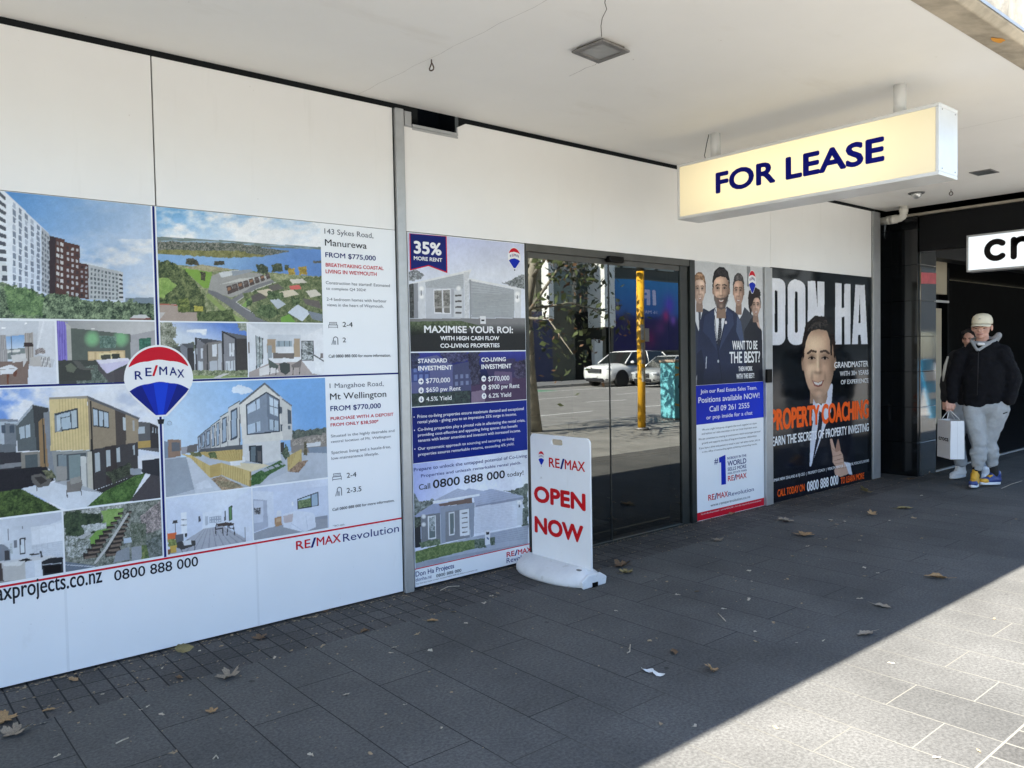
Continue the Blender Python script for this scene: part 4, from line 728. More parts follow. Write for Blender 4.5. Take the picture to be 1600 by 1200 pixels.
p.fill([(430, 124), (684, 232), (682, 350), (442, 388)], (146, 128, 102)); p.fill([(568, 190), (620, 210), (622, 360), (572, 368)], (70, 62, 58)); p.fill([(442, 388), (682, 350), (680, 510), (462, 588), (448, 580)], (58, 56, 58)); p.fill([(520, 372), (575, 364), (580, 545), (525, 560)], (52, 46, 46)); p.fill([(428, 120), (690, 230), (686, 240), (440, 140)], (84, 86, 92)); p.stroke([(447, 150), (462, 588)], 9, (34, 34, 36))
p.fill([(266, 210), (384, 180), (388, 282), (272, 302)], (52, 60, 68)); p.fill([(278, 218), (300, 212), (298, 290), (282, 296)], (178, 196, 206)); p.fill([(302, 210), (346, 200), (350, 282), (306, 288)], (168, 188, 202)); p.fill([(350, 198), (378, 190), (382, 276), (354, 282)], (176, 190, 196)); p.stroke([(302, 232), (346, 222)], 4, (60, 68, 74)); p.fill([(268, 210), (300, 245), (304, 300), (272, 300)], (196, 208, 212), 0.5)
p.fill([(456, 178), (538, 202), (538, 282), (460, 272)], (54, 58, 62)); p.quadgrid([(456, 182), (538, 204), (538, 280), (460, 270)], 3, 1, (178, 196, 210), 0.78, 0.9); p.fill([(606, 226), (620, 230), (620, 292), (608, 290)], (186, 196, 200)); p.fill([(655, 240), (664, 243), (664, 296), (656, 294)], (160, 160, 156))
for q_ in (((466, 405), (490, 400), (494, 490), (470, 500)), ((524, 392), (543, 388), (546, 466), (527, 472)), ((574, 380), (590, 376), (592, 446), (576, 450)), ((656, 366), (666, 364), (667, 412), (658, 414))): p.fill(q_, (170, 180, 184))
p.fill([(256, 396), (446, 390), (450, 580), (275, 548)], (142, 144, 140)); p.fill([(280, 412), (424, 402), (426, 568), (284, 545)], (72, 80, 84)); p.fill([(285, 415), (326, 412), (328, 470), (287, 468)], (120, 134, 140)); p.fill([(338, 415), (396, 412), (398, 560), (344, 540)], (120, 138, 138)); p.fill([(398, 420), (424, 420), (428, 578), (404, 568)], (206, 206, 200)); p.fill([(278, 470), (330, 468), (330, 545), (282, 540)], (150, 146, 140)); p.fill([(430, 398), (452, 396), (460, 585), (436, 580)], (196, 190, 172))
p.fill([(-300, 512), (228, 470), (270, 540), (105, 580), (-300, 640)], (30, 30, 36)); p.fill([(-300, 640), (105, 580), (310, 690), (-300, 800)], (60, 82, 42)); p.leafy([(-300, 640), (105, 580), (310, 690), (-300, 800)], (28, 44, 24), (86, 112, 50), 0.04, 4)
p.fill([(430, 668), (505, 600), (660, 515), (720, 500), (645, 640)], (66, 98, 44)); p.leafy([(430, 668), (505, 600), (660, 515), (720, 500), (645, 640)], (34, 62, 26), (92, 130, 60), 0.05, 3); p.fill([(462, 590), (680, 510), (720, 500), (660, 520), (500, 602)], (44, 44, 44))
p.leafy([(520, 500), (640, 450), (660, 500), (560, 555)], (28, 34, 28), (84, 92, 70), 0.07, 12); p.fill([(640, 640), (800, 440), (800, 660)], (64, 60, 64)); p.fill([(700, 440), (790, 430), (790, 520), (700, 500)], (42, 44, 50)); p.fill([(640, 480), (700, 480), (695, 510), (645, 512)], (142, 150, 160))
p.fill([(105, 580), (268, 548), (505, 602), (430, 668), (330, 684)], (214, 220, 228)); p.fill([(268, 548), (340, 540), (505, 600), (420, 590)], (168, 172, 178))
p.fill([(152, 515), (200, 505), (255, 535), (240, 565), (188, 575), (160, 550)], (92, 88, 84)); p.fill([(170, 525), (205, 518), (235, 540), (200, 560)], (52, 48, 46)); p.leafy([(205, 490), (260, 485), (275, 530), (230, 530)], (50, 60, 40), (140, 136, 100), 0.08, 8); p.fill([(330, 545), (400, 522), (408, 560), (395, 590), (328, 600)], (118, 112, 106)); p.fill([(345, 530), (395, 518), (402, 545), (350, 560)], (148, 144, 136))
for q_ in (((330, 595), (332, 622)), ((398, 580), (402, 610)), ((182, 570), (184, 592))): p.stroke(q_, 4, (60, 58, 58))
p.grain(6); p.build('photo_print', bb)
# kitchen
xk = wp(TG, 312, 850)[0]; z1 = wp(TG, 155, 712)[1]; z0 = 0.502
p = Pic(XL, xk-0.004, z0, z1, TG); p.all((206, 212, 220)); p.grad([(-300, 700), (310, 690), (310, 730), (0, 860), (-300, 870)], (186, 192, 204), (216, 222, 230), (250, 700), (0, 830)); p.fill([(150, 770), (312, 745), (312, 840), (155, 860)], (216, 220, 226)); p.quadgrid([(155, 790), (310, 745), (310, 835), (158, 858)], 4, 1, (226, 230, 236), 0.94, 0.95); p.fill([(155, 860), (312, 838), (312, 930), (155, 925)], (186, 192, 202)); p.quadgrid([(155, 860), (312, 838), (312, 915), (155, 912)], 6, 7, (200, 206, 214), 0.9, 0.8)
p.fill([(96, 826), (125, 820), (125, 900), (98, 905)], (40, 42, 46)); p.fill([(102, 832), (120, 828), (120, 895), (103, 898)], (214, 222, 228)); p.fill([(-300, 850), (20, 855), (50, 880), (50, 935), (-300, 945)], (120, 126, 136)); p.fill([(22, 885), (45, 885), (50, 930), (25, 935)], (56, 56, 60)); p.fill([(68, 835), (84, 834), (84, 870), (68, 872)], (110, 114, 122)); p.stroke([(40, 765), (42, 835)], 2, (90, 92, 96)); p.stroke([(110, 765), (110, 830)], 2, (90, 92, 96)); p.leafy([(50, 850), (62, 850), (62, 900), (50, 900)], (150, 160, 160), (220, 226, 230), .1, 2)
p.fill([(-60, 950), (160, 915), (260, 910), (300, 925), (200, 940), (126, 938), (20, 960)], (206, 206, 206)); p.fill([(90, 935), (130, 922), (160, 932), (120, 942)], (28, 28, 30)); p.fill([(-60, 955), (10, 945), (40, 1045), (-60, 1060)], (70, 60, 58)); p.fill([(8, 945), (125, 940), (128, 1040), (20, 1050)], (192, 188, 182)); p.fill([(8, 945), (125, 936), (100, 960), (20, 962)], (222, 220, 216)); p.fill([(126, 945), (168, 935), (170, 1015), (128, 1030)], (206, 212, 222)); p.fill([(168, 935), (205, 930), (208, 1010), (172, 1016)], (220, 224, 230))
p.fill([(205, 940), (250, 920), (312, 918), (312, 1000), (212, 1018)], (36, 38, 42)); p.fill([(215, 962), (300, 955), (300, 990), (218, 1000)], (18, 18, 20)); p.stroke([(212, 955), (302, 947)], 4, (170, 174, 180)); p.fill([(-60, 1040), (128, 1030), (220, 1012), (312, 998), (312, 1040), (-60, 1070)], (150, 144, 142)); p.stroke([(200, 890), (206, 915)], 10, (60, 62, 64)); p.stroke([(150, 905), (190, 902)], 8, (58, 56, 52)); p.grain(4); p.build('photo_print', bb)
# suburb aerial
z1 = wp(TG, 560, 660)[1]; p = Pic(xk+0.004, XVl, z0, z1, TG)
p.leafy(BIG, (64, 72, 62), (164, 166, 154), 0.06, 0); p.leafy([(315, 690), (500, 680), (500, 790), (320, 830)], (30, 42, 32), (70, 88, 58), 0.05, 14); p.leafy([(420, 650), (640, 640), (560, 700), (400, 700)], (92, 96, 88), (226, 226, 220), 0.11, 6); p.fill([(530, 680), (610, 676), (590, 720), (500, 840), (450, 870), (420, 850), (500, 760)], (106, 152, 62)); p.leafy([(500, 690), (610, 680), (600, 720), (520, 760)], (110, 150, 66), (146, 178, 92), 0.04, 5)
p.leafy([(400, 760), (520, 745), (530, 775), (420, 800)], (120, 128, 120), (224, 226, 224), 0.1, 5); p.fill([(320, 850), (440, 790), (450, 800), (330, 880)], (170, 170, 168)); p.leafy([(320, 810), (440, 830), (460, 910), (330, 920)], (60, 70, 56), (206, 208, 206), 0.1, 8)
for k_ in range(10):
    u = k_/9; s_ = 1-0.62*u; cx_, cy_ = 500+u*128-12*u, 905-u*205
    for sd in (-1, 1): xx = cx_+sd*(34+14*s_)*s_+sd*6; yy = cy_+sd*-6*s_; p.fill([(xx-38*s_, yy-12*s_), (xx+30*s_, yy-20*s_), (xx+38*s_, yy+8*s_), (xx-32*s_, yy+18*s_)], (44, 38, 36)); p.fill([(xx-30*s_, yy+4*s_), (xx+28*s_, yy-4*s_), (xx+30*s_, yy+8*s_), (xx-28*s_, yy+16*s_)], (108, 92, 80))
p.stroke([(470, 945), (520, 880), (570, 800), (630, 705)], 12, (186, 184, 178)); p.leafy([(690, 720), (790, 640), (800, 780), (720, 800)], (70, 66, 66), (196, 176, 170), 0.1, 6); p.fill([(608, 825), (650, 820), (650, 845), (612, 850)], (176, 190, 206)); p.fill([(575, 890), (640, 865), (640, 930), (560, 945)], (132, 138, 144)); p.fill([(650, 870), (712, 860), (708, 930), (650, 935)], (146, 150, 156)); p.leafy([(640, 750), (720, 750), (720, 860), (650, 860)], (54, 66, 48), (136, 140, 126), 0.1, 6); p.leafy([(700, 860), (740, 860), (740, 930), (700, 930)], (50, 74, 44), (136, 146, 76), 0.1, 6); p.fill([(720, 840), (800, 800), (800, 930), (740, 930)], (88, 96, 92)); p.leafy([(720, 840), (800, 800), (800, 930), (740, 930)], (54, 64, 56), (130, 136, 132), 0.08, 3)
p.fill([(320, 940), (480, 960), (420, 990), (320, 1000)], (96, 108, 124)); p.stroke([(320, 955), (470, 965)], 3, (206, 210, 214)); p.grain(12, 0.3); p.build('photo_print', bb)
# townhouse row with timber fence
xJ1 = wp(TJ, 952, 400)[0]; zJ0 = wp(TJ, 500, 640)[1]
p = Pic(XVr, xJ1, zJ0, Zn-0.012, TJ); p.grad(None, (104, 164, 232), (190, 218, 244), (700, 60), (200, 420)); p.fill([(440, 82), (500, 78), (545, 105), (480, 130), (430, 112)], (228, 238, 248), .9, 14, .05)
p.fill([(40, 480), (960, 430), (960, 720), (40, 720)], (178, 186, 198)); p.fill([(750, 345), (860, 330), (960, 320), (960, 450), (760, 450)], (136, 128, 120)); p.leafy([(760, 330), (800, 322), (840, 325), (900, 315), (955, 310), (955, 345), (770, 370)], (52, 64, 58), (110, 116, 104), 0.08, 12); p.leafy([(760, 380), (960, 350), (960, 400), (770, 410)], (104, 96, 88), (190, 178, 164), 0.1, 6); p.fill([(840, 400), (920, 388), (920, 412), (845, 420)], (214, 216, 218)); p.fill([(850, 420), (960, 415), (960, 452), (860, 450)], (120, 136, 156))
p.fill([(76, 376), (152, 378), (150, 470), (80, 478)], (142, 112, 92)); p.fill([(50, 385), (80, 388), (80, 480), (50, 482)], (118, 136, 158)); p.fill([(98, 392), (145, 392), (144, 440), (100, 442)], (92, 96, 104)); p.fill([(150, 420), (240, 405), (240, 440), (155, 460)], (150, 150, 156)); p.fill([(185, 412), (242, 400), (242, 445), (185, 448)], (96, 92, 92))
for k_, (xa, ya_, xb_, yb_) in enumerate(((244, 358, 262, 440), (262, 342, 285, 440), (285, 322, 316, 438), (316, 296, 340, 436), (340, 278, 368, 434), (368, 246, 412, 432), (412, 196, 475, 428))):
    p.fill([(xa, ya_+8), (xb_, ya_-(xb_-xa)*0.5), (xb_+2, yb_-4), (xa, yb_)], (206, 204, 198) if k_ > 2 else (140, 146, 156)); w_ = xb_-xa; p.fill([(xa+w_*.2, ya_+w_*.35), (xb_-w_*.2, ya_+w_*.05), (xb_-w_*.2, yb_-w_*.95), (xa+w_*.2, yb_-w_*.7)], (60, 70, 84)); p.fill([(xa+w_*.3, ya_+w_*.5), (xb_-w_*.3, ya_+w_*.25), (xb_-w_*.3, yb_-w_*1.15), (xa+w_*.3, yb_-w_*.9)], (150, 170, 192)); p.stroke([(xa, ya_+6), (xb_, ya_-w_*0.5)], 5, (84, 90, 98)); p.fill([(xb_-3, ya_), (xb_+4, ya_), (xb_+4, yb_), (xb_-3, yb_)], (92, 94, 98))
p.fill([(262, 430), (490, 405), (490, 440), (240, 450)], (80, 84, 90))
p.fill([(473, 180), (612, 66), (690, 130), (712, 160), (714, 380), (490, 402)], (222, 218, 208)); p.fill([(690, 130), (762, 190), (764, 378), (714, 382)], (200, 198, 192)); p.stroke([(475, 180), (612, 68), (692, 136)], 10, (92, 96, 102)); p.stroke([(712, 155), (760, 190)], 8, (110, 112, 116))
p.fill([(510, 188), (622, 116), (692, 158), (694, 332), (516, 350)], (124, 138, 156)); p.fill([(622, 116), (692, 158), (694, 332), (632, 325)], (104, 116, 134)); p.fill([(516, 196), (584, 150), (586, 205), (520, 235)], (186, 204, 224)); p.fill([(518, 298), (588, 274), (590, 330), (520, 346)], (176, 196, 216)); p.fill([(638, 140), (686, 165), (686, 250), (640, 232)], (196, 212, 226)); p.fill([(640, 265), (688, 275), (688, 330), (642, 322)], (170, 190, 206)); p.stroke([(511, 188), (622, 117), (692, 158), (694, 332), (516, 350), (511, 188)], 7, (48, 56, 68)); p.stroke([(564, 165), (566, 215)], 4, (60, 68, 80)); p.stroke([(564, 285), (566, 335)], 4, (60, 68, 80)); p.stroke([(662, 150), (664, 240)], 4, (50, 58, 70)); p.stroke([(638, 190), (686, 205)], 4, (50, 58, 70)); p.stroke([(664, 268), (664, 328)], 4, (50, 58, 70))
p.fill([(738, 208), (760, 218), (762, 292), (740, 290)], (70, 80, 92)); p.fill([(742, 300), (756, 302), (756, 322), (742, 320)], (90, 100, 110)); p.fill([(698, 195), (708, 198), (708, 235), (699, 234)], (70, 80, 92)); p.fill([(700, 292), (710, 294), (710, 332), (701, 330)], (70, 80, 92))
p.fill([(490, 402), (698, 380), (704, 490), (610, 512), (494, 490)], (216, 216, 214)); p.fill([(526, 412), (598, 408), (600, 512), (530, 498)], (44, 52, 60)); p.fill([(536, 418), (562, 416), (562, 500), (538, 496)], (92, 108, 116)); p.fill([(572, 440), (594, 440), (594, 500), (574, 498)], (110, 104, 98), .6); p.fill([(698, 395), (720, 392), (722, 440), (702, 450)], (60, 58, 58))
p.fill([(540, 575), (700, 490), (730, 520), (640, 570), (590, 620), (538, 632)], (62, 100, 56)); p.leafy([(540, 575), (700, 490), (730, 520), (640, 570), (590, 620), (538, 632)], (34, 72, 34), (84, 122, 68), .07, 3)
for k_ in range(4): u = k_/3; p.fill([(596+u*100, 545-u*36), (625+u*88, 533-u*30), (640+u*86, 545-u*34), (612+u*98, 556-u*38)], (160, 168, 178))
p.fill([(470, 505), (610, 512), (640, 520), (536, 556), (420, 520)], (222, 206, 166)); p.fill([(420, 490), (470, 480), (480, 520), (425, 520)], (232, 234, 236)); p.fill([(466, 476), (500, 472), (506, 500), (475, 506)], (232, 234, 236))
p.fill([(240, 448), (492, 430), (490, 490), (420, 500), (310, 480)], (196, 166, 92)); p.quadgrid([(240, 448), (492, 430), (490, 492), (310, 482)], 16, 1, (166, 136, 70), 0.2, 1); p.leafy([(300, 450), (340, 445), (350, 480), (310, 480)], (50, 66, 40), (110, 124, 74), .1, 6); p.leafy([(200, 450), (260, 445), (270, 470), (210, 472)], (70, 76, 50), (128, 128, 80), .1, 6)
p.fill([(150, 456), (205, 462), (310, 520), (312, 588), (180, 470)], (206, 176, 100)); p.fill([(310, 520), (370, 505), (372, 575), (312, 588)], (186, 154, 82)); p.fill([(370, 503), (534, 552), (536, 640), (372, 572)], (206, 178, 104)); p.quadgrid([(370, 503), (534, 552), (536, 640), (372, 572)], 17, 1, (170, 140, 76), 0.16, 1); p.quadgrid([(200, 462), (310, 520), (312, 588), (200, 485)], 10, 1, (172, 142, 78), 0.16, 1); p.fill([(528, 552), (538, 554), (538, 636), (530, 640)], (150, 122, 66))
p.leafy([(318, 595), (372, 575), (500, 640), (380, 660)], (112, 88, 66), (196, 168, 130), .12, 3); p.leafy([(340, 600), (480, 620), (480, 640), (370, 640)], (70, 80, 56), (150, 140, 104), .12, 10, .05, .5)
p.fill([(736, 470), (815, 430), (818, 500), (740, 552)], (200, 172, 102)); p.quadgrid([(736, 470), (815, 430), (818, 500), (740, 552)], 9, 1, (166, 136, 76), 0.18, 1); p.leafy([(740, 555), (800, 500), (855, 490), (800, 560)], (110, 84, 66), (180, 146, 118), .1, 4); p.leafy([(705, 455), (730, 400), (755, 470), (730, 490)], (42, 58, 44), (110, 124, 96), .1, 8); p.leafy([(828, 390), (845, 390), (848, 465), (828, 465)], (64, 60, 46), (120, 110, 80), .1, 5)
p.fill([(52, 490), (180, 472), (230, 650), (60, 700)], (146, 156, 168)); p.fill([(180, 472), (205, 480), (375, 655), (230, 672)], (196, 202, 212)); p.fill([(230, 625), (300, 600), (330, 640), (240, 650)], (222, 228, 238), .5, 8, .06); p.fill([(590, 622), (740, 555), (810, 560), (800, 595), (600, 630)], (190, 196, 206)); p.grain(5); p.build('photo_print', bb)
# open-plan living room
xK = wp(TJ, 543, 790)[0]; zK1 = wp(TJ, 300, 672)[1]; zK0 = wp(TJ, 500, 949)[1]
p = Pic(XVr, xK-0.004, 0.502, zK1, TJ); p.all((208, 218, 236)); p.grad([(50, 660), (545, 640), (545, 700), (380, 770), (270, 780)], (200, 212, 234), (222, 230, 242), (100, 680), (400, 750)); p.fill([(50, 700), (270, 780), (270, 905), (50, 960)], (204, 214, 234)); p.fill([(545, 640), (380, 760), (380, 840), (545, 940)], (216, 224, 240)); p.fill([(270, 780), (380, 765), (380, 840), (270, 880)], (222, 230, 242))
p.fill([(248, 800), (258, 798), (260, 830), (248, 832)], (70, 74, 84)); p.fill([(150, 780), (182, 776), (184, 915), (155, 918)], (232, 236, 242)); p.stroke([(152, 820), (182, 818)], 4, (110, 112, 120)); p.stroke([(152, 850), (182, 848)], 4, (120, 122, 128)); p.fill([(172, 895), (184, 894), (184, 915), (173, 916)], (50, 52, 56)); p.fill([(308, 805), (372, 798), (372, 832), (308, 838)], (150, 162, 180)); p.quadgrid([(308, 805), (372, 798), (372, 832), (308, 838)], 5, 2, (206, 214, 226), .6, .6); p.fill([(285, 800), (300, 800), (300, 850), (285, 850)], (176, 186, 200))
p.fill([(415, 752), (432, 742), (432, 818), (416, 825)], (84, 130, 74)); p.stroke([(415, 752), (432, 742), (432, 818), (416, 825), (415, 752)], 4, (36, 40, 46)); p.fill([(390, 770), (398, 768), (398, 822), (391, 825)], (60, 66, 72))
p.fill([(180, 930), (275, 870), (380, 850), (545, 945), (545, 960), (180, 1000), (60, 1030)], (166, 168, 178)); p.quadgrid([(270, 872), (380, 852), (545, 950), (150, 1010)], 9, 1, (142, 144, 154), 0.2, 1); p.fill([(500, 862), (540, 855), (545, 945), (505, 940)], (222, 228, 242)); p.stroke([(505, 862), (507, 945)], 3, (70, 74, 84))
p.fill([(348, 842), (400, 832), (445, 840), (440, 852), (352, 856)], (70, 58, 54))
for q_ in (((340, 870), (345, 905)), ((380, 862), (384, 905)), ((410, 855), (405, 905)), ((440, 850), (448, 905)), ((348, 840), (340, 872), (380, 866)), ((425, 835), (415, 865), (442, 868))): p.stroke(q_, 5, (42, 42, 48))
p.fill([(108, 824), (130, 822), (134, 838), (104, 840)], (54, 54, 60)); p.stroke([(119, 838), (121, 890)], 3, (60, 60, 66)); p.fill([(70, 895), (128, 890), (120, 925), (72, 945)], (222, 92, 44)); p.fill([(118, 905), (165, 895), (166, 940), (125, 945)], (84, 88, 98)); p.fill([(125, 945), (190, 930), (232, 935), (230, 960), (160, 985), (120, 970)], (60, 58, 58)); p.fill([(160, 938), (205, 930), (210, 955), (170, 962)], (206, 210, 216)); p.leafy([(76, 930), (125, 925), (130, 965), (85, 970)], (74, 88, 44), (158, 168, 90), .12, 8); p.fill([(90, 965), (128, 960), (125, 1000), (95, 1005)], (206, 162, 62)); p.leafy([(60, 985), (95, 980), (90, 1015), (62, 1015)], (80, 104, 50), (170, 60, 50), .1, 6)
for q_ in (((150, 980), (160, 1000)), ((228, 955), (226, 990))): p.stroke(q_, 4, (40, 40, 44))
p.grain(4); p.build('photo_print', bb)
# white bedroom
zL1 = wp(TJ, 750, 618)[1]; p = Pic(xK+0.004, xJ1, 0.502, zL1, TJ); p.all((200, 210, 232)); p.grad([(545, 640), (960, 590), (960, 640), (660, 668)], (196, 206, 230), (216, 224, 242), (600, 640), (900, 610)); p.fill([(660, 668), (960, 630), (960, 810), (665, 830)], (204, 214, 236)); p.fill([(548, 660), (660, 665), (668, 858), (640, 862), (548, 830)], (214, 222, 238)); p.fill([(548, 705), (625, 712), (632, 858), (548, 890)], (168, 176, 196)); p.fill([(552, 715), (605, 715), (605, 830), (552, 840)], (196, 204, 222)); p.fill([(554, 755), (590, 752), (590, 788), (554, 792)], (44, 46, 52)); p.leafy([(554, 755), (590, 752), (590, 788), (554, 792)], (30, 32, 36), (220, 220, 226), .1, 1)
p.fill([(794, 708), (906, 668), (908, 740), (796, 760)], (120, 150, 92)); p.fill([(794, 708), (868, 682), (868, 705), (794, 728)], (170, 196, 216)); p.fill([(870, 680), (906, 668), (906, 740), (870, 745)], (150, 176, 200)); p.leafy([(796, 715), (866, 700), (866, 748), (796, 758)], (70, 92, 56), (140, 160, 108), .08, 5); p.stroke([(794, 708), (906, 668), (908, 740), (796, 760), (794, 708)], 5, (40, 44, 52)); p.stroke([(868, 682), (870, 746)], 4, (40, 44, 52))
p.fill([(548, 895), (640, 862), (900, 815), (960, 810), (960, 890), (548, 950)], (150, 154, 164)); p.grain(6, .4); p.fill([(668, 808), (706, 800), (708, 848), (670, 860)], (176, 132, 92)); p.fill([(676, 815), (702, 810), (702, 828), (677, 834)], (204, 166, 124)); p.fill([(680, 770), (704, 768), (706, 798), (678, 802)], (222, 226, 236)); p.fill([(712, 790), (790, 768), (880, 782), (890, 800), (895, 860), (830, 888), (715, 860)], (220, 226, 240)); p.fill([(715, 800), (770, 785), (765, 830), (720, 838)], (196, 180, 180)); p.stroke([(760, 840), (830, 885)], 4, (190, 198, 216)); p.stroke([(840, 800), (850, 870)], 4, (196, 204, 222)); p.fill([(890, 805), (960, 795), (960, 812), (892, 818)], (140, 146, 160)); p.fill([(760, 722), (770, 720), (772, 740), (762, 742)], (232, 236, 242)); p.build('photo_print', bb)
# wording
YT = YB-0.0015
words(TD, [('143 Sykes Road,', 1030, 215, 1325, 240, 183, -0.004), ('Construction has started! Estimated', 1038, 520, 1425, 535, 502, 0.0), ('to complete Q4 2024!', 1040, 553, 1280, 562, 537, 0.0), ('2-4 bedroom homes with harbour', 1043, 618, 1405, 630, 600, 0.0), ('views in the heart of Weymouth.', 1045, 652, 1388, 662, 634, 0.0)], YT, bb, GREY)
words(TD, [('Manurewa', 1033, 287, 1285, 305, 248, 0.006), ('2-4', 1140, 778, 1200, 778, 748, 0.008), ('2', 1140, 870, 1160, 870, 842, 0.008), ('Call 0800 888 000 for more information.', 1055, 963, 1430, 957, 945, 0.008)], YT, bb, DARK)
words(TD, [('FROM $775,000', 1035, 358, 1340, 375, 328, 0.025)], YT, bb, NAVY)
words(TD, [('BREATHTAKING COASTAL', 1037, 415, 1387, 432, 393, 0.025), ('LIVING IN WEYMOUTH', 1037, 455, 1345, 468, 432, 0.025)], YT, bb, RED)
words(TJ, [('1 Mangahoe Road,', 968, 92, 1265, 82, 66, -0.004), ('Situated in the highly desirable and', 975, 362, 1325, 337, 347, 0.0), ('central location of Mt. Wellington', 975, 393, 1305, 367, 379, 0.0), ('Spacious living and a hassle-free,', 977, 455, 1305, 425, 439, 0.0), ('low-maintenance lifestyle.', 978, 487, 1238, 462, 471, 0.0), ("*T&C's apply", 985, 857, 1050, 848, 848, 0.0)], YT, bb, GREY)
words(TJ, [('Mt Wellington', 970, 155, 1280, 143, 120, 0.006), ('2-4', 1062, 587, 1115, 582, 560, 0.008), ('2-3.5', 1062, 670, 1143, 662, 643, 0.008), ('Call 0800 888 000 for more information.', 983, 770, 1325, 718, 755, 0.008)], YT, bb, DARK)
words(TJ, [('FROM $770,000', 972, 218, 1250, 205, 190, 0.025)], YT, bb, NAVY)
words(TJ, [('PURCHASE WITH A DEPOSIT', 973, 268, 1320, 248, 250, 0.025), ('FROM ONLY $38,500*', 973, 303, 1237, 287, 285, 0.025)], YT, bb, RED)
wordmark(TJ, 783, 980, 1030, 945, 932, YT, bb, 0.022); words(TJ, [('Revolution', 1042, 940, 1350, 884, 897, 0.0)], YT, bb, NAVY)
a = wp(TG, 15, 1128); b_ = wp(TG, 503, 1040); zz = a[1]*0.5+b_[1]*0.5
Letters((0, YT, 0)).put('www.remaxprojects.co.nz', a[0], zz, b_[0], 0.079, 0.014, dots='xprojects.co.nz').build('lettering', DARK, bb)
a = wp((0, 0, 1), 178, 907); b_ = wp((0, 0, 1), 309, 884)
Letters((0, YT, 0)).put('0800 888 000', a[0], (a[1]+b_[1])/2, b_[0], 0.052, 0.014).build('lettering', DARK, bb)
def icon_bed(T, x, y, w, h):
    mb = MB(); c = lambda u, v: Vector((wp(T, x+u*w, y)[0], YT, wp(T, x, y+v*h)[1]))
    for u0, u1, v0, v1 in ((0.04, 0.96, 0.45, 0.55), (0, 1, 0.8, 0.88), (0, 0.05, 0.5, 1.0), (0.95, 1, 0.5, 1.0), (0.1, 0.9, 0.08, 0.16), (0.1, 0.15, 0.1, 0.45), (0.85, 0.9, 0.1, 0.45), (0.2, 0.8, 0.28, 0.34)): mb.quad(c(u0, v1), c(u1, v1), c(u1, v0), c(u0, v0))
    mb.build('bed_icon', GREY, bb, fix=False)
def icon_shower(T, x, y, w, h):
    mb = MB(); c = lambda u, v: Vector((wp(T, x+u*w, y)[0], YT, wp(T, x, y+v*h)[1]))
    pts = [(0.95, 1.0), (0.95, 0.35)]+[(0.65+0.3*math.cos(rad(t_)), 0.33-0.28*math.sin(rad(t_))) for t_ in range(0, 181, 20)]+[(0.35, 0.55)]
    for p0, p1 in zip(pts, pts[1:]):
        q0, q1 = c(*p0), c(*p1); d = (q1-q0).normalized(); n = Vector((-d.z, 0, d.x))*0.0025; mb.quad(q0-n, q1-n, q1+n, q0+n)
    for u in (0.05, 0.25, 0.45, 0.62): mb.quad(c(u, 1), c(u+0.07, 1), c(u*0.6+0.22+.06, 0.5), c(u*0.6+0.22, 0.5))
    mb.build('shower_icon', GREY, bb, fix=False)
icon_bed(TD, 1053, 745, 57, 40); icon_shower(TD, 1068, 835, 44, 50); icon_bed(TJ, 982, 562, 51, 43); icon_shower(TJ, 995, 640, 40, 50)
a = wp((0, 0, 1), 250, 539); b_ = wp((0, 0, 1), 250, 673); balloon(wp((0, 0, 1), 248.5, 600)[0], b_[1], a[1]-b_[1], YB-0.004, bb, 0.985)
mb = MB(); cx_, cz_ = wp((0, 0, 1), 264, 661)
for k_ in range(16):
    a0, a1 = k_*math.pi/8, (k_+1)*math.pi/8; mb.quad(*[Vector((cx_+r_*math.cos(t_), YT, cz_+r_*math.sin(t_))) for r_, t_ in ((0.012, a0), (0.012, a1), (0.0095, a1), (0.0095, a0))])
mb.build('registered_mark', GREY, bb, fix=False)

# ---------------------------------------------------------------- co-living investment poster (between mullion and doors)
PY = -0.010
T5 = (625, 350, 4.0); T6 = (625, 630, 4.0)
ip = empty('investment_poster', (3.3, PY, 0), 'tall blue and white investment poster with two houses beside the open sign', 'poster')
PX0, PX1 = 2.812, 3.803
MB().box(PX0, PX1, PY, 0.012, 0.018, ZH-0.004).build('backing_board', PAPER, ip, bevel=0.001)
zA = wp(T5, 420, 797)[1]; zB = wp(T5, 440, 1120)[1]; zC = wp(T6, 440, 333)[1]; zD = wp(T6, 440, 958)[1]
p = Pic(PX0+0.004, PX1-0.004, zA+0.004, ZH-0.008, T5, 0.003, PY-0.0008)
p.grad(None, (186, 194, 232), (222, 226, 238), (400, 90), (430, 330)); p.leafy([(40, 300), (100, 280), (155, 320), (130, 345), (45, 360)], (62, 66, 66), (190, 194, 200), .1, 12); p.leafy([(640, 370), (700, 345), (760, 315), (790, 330), (790, 410), (700, 390)], (64, 70, 66), (176, 180, 184), .1, 14); p.fill([(40, 380), (90, 370), (90, 590), (40, 590)], (70, 70, 70)); p.leafy([(40, 380), (90, 370), (90, 590), (40, 590)], (34, 36, 36), (96, 98, 96), .1, 0)
p.fill([(46, 376), (420, 290), (450, 280), (432, 320), (110, 370), (48, 374)], (226, 226, 226)); p.fill([(158, 362), (398, 310), (398, 405), (160, 398)], (176, 180, 184)); p.quadgrid([(158, 362), (398, 310), (398, 405), (160, 398)], 1, 8, (160, 164, 168), 1, .3); p.fill([(110, 368), (158, 360), (160, 594), (114, 594)], (214, 216, 220)); p.fill([(85, 372), (112, 368), (114, 590), (88, 588)], (140, 142, 148)); p.fill([(160, 398), (400, 404), (402, 590), (162, 592)], (192, 195, 202))
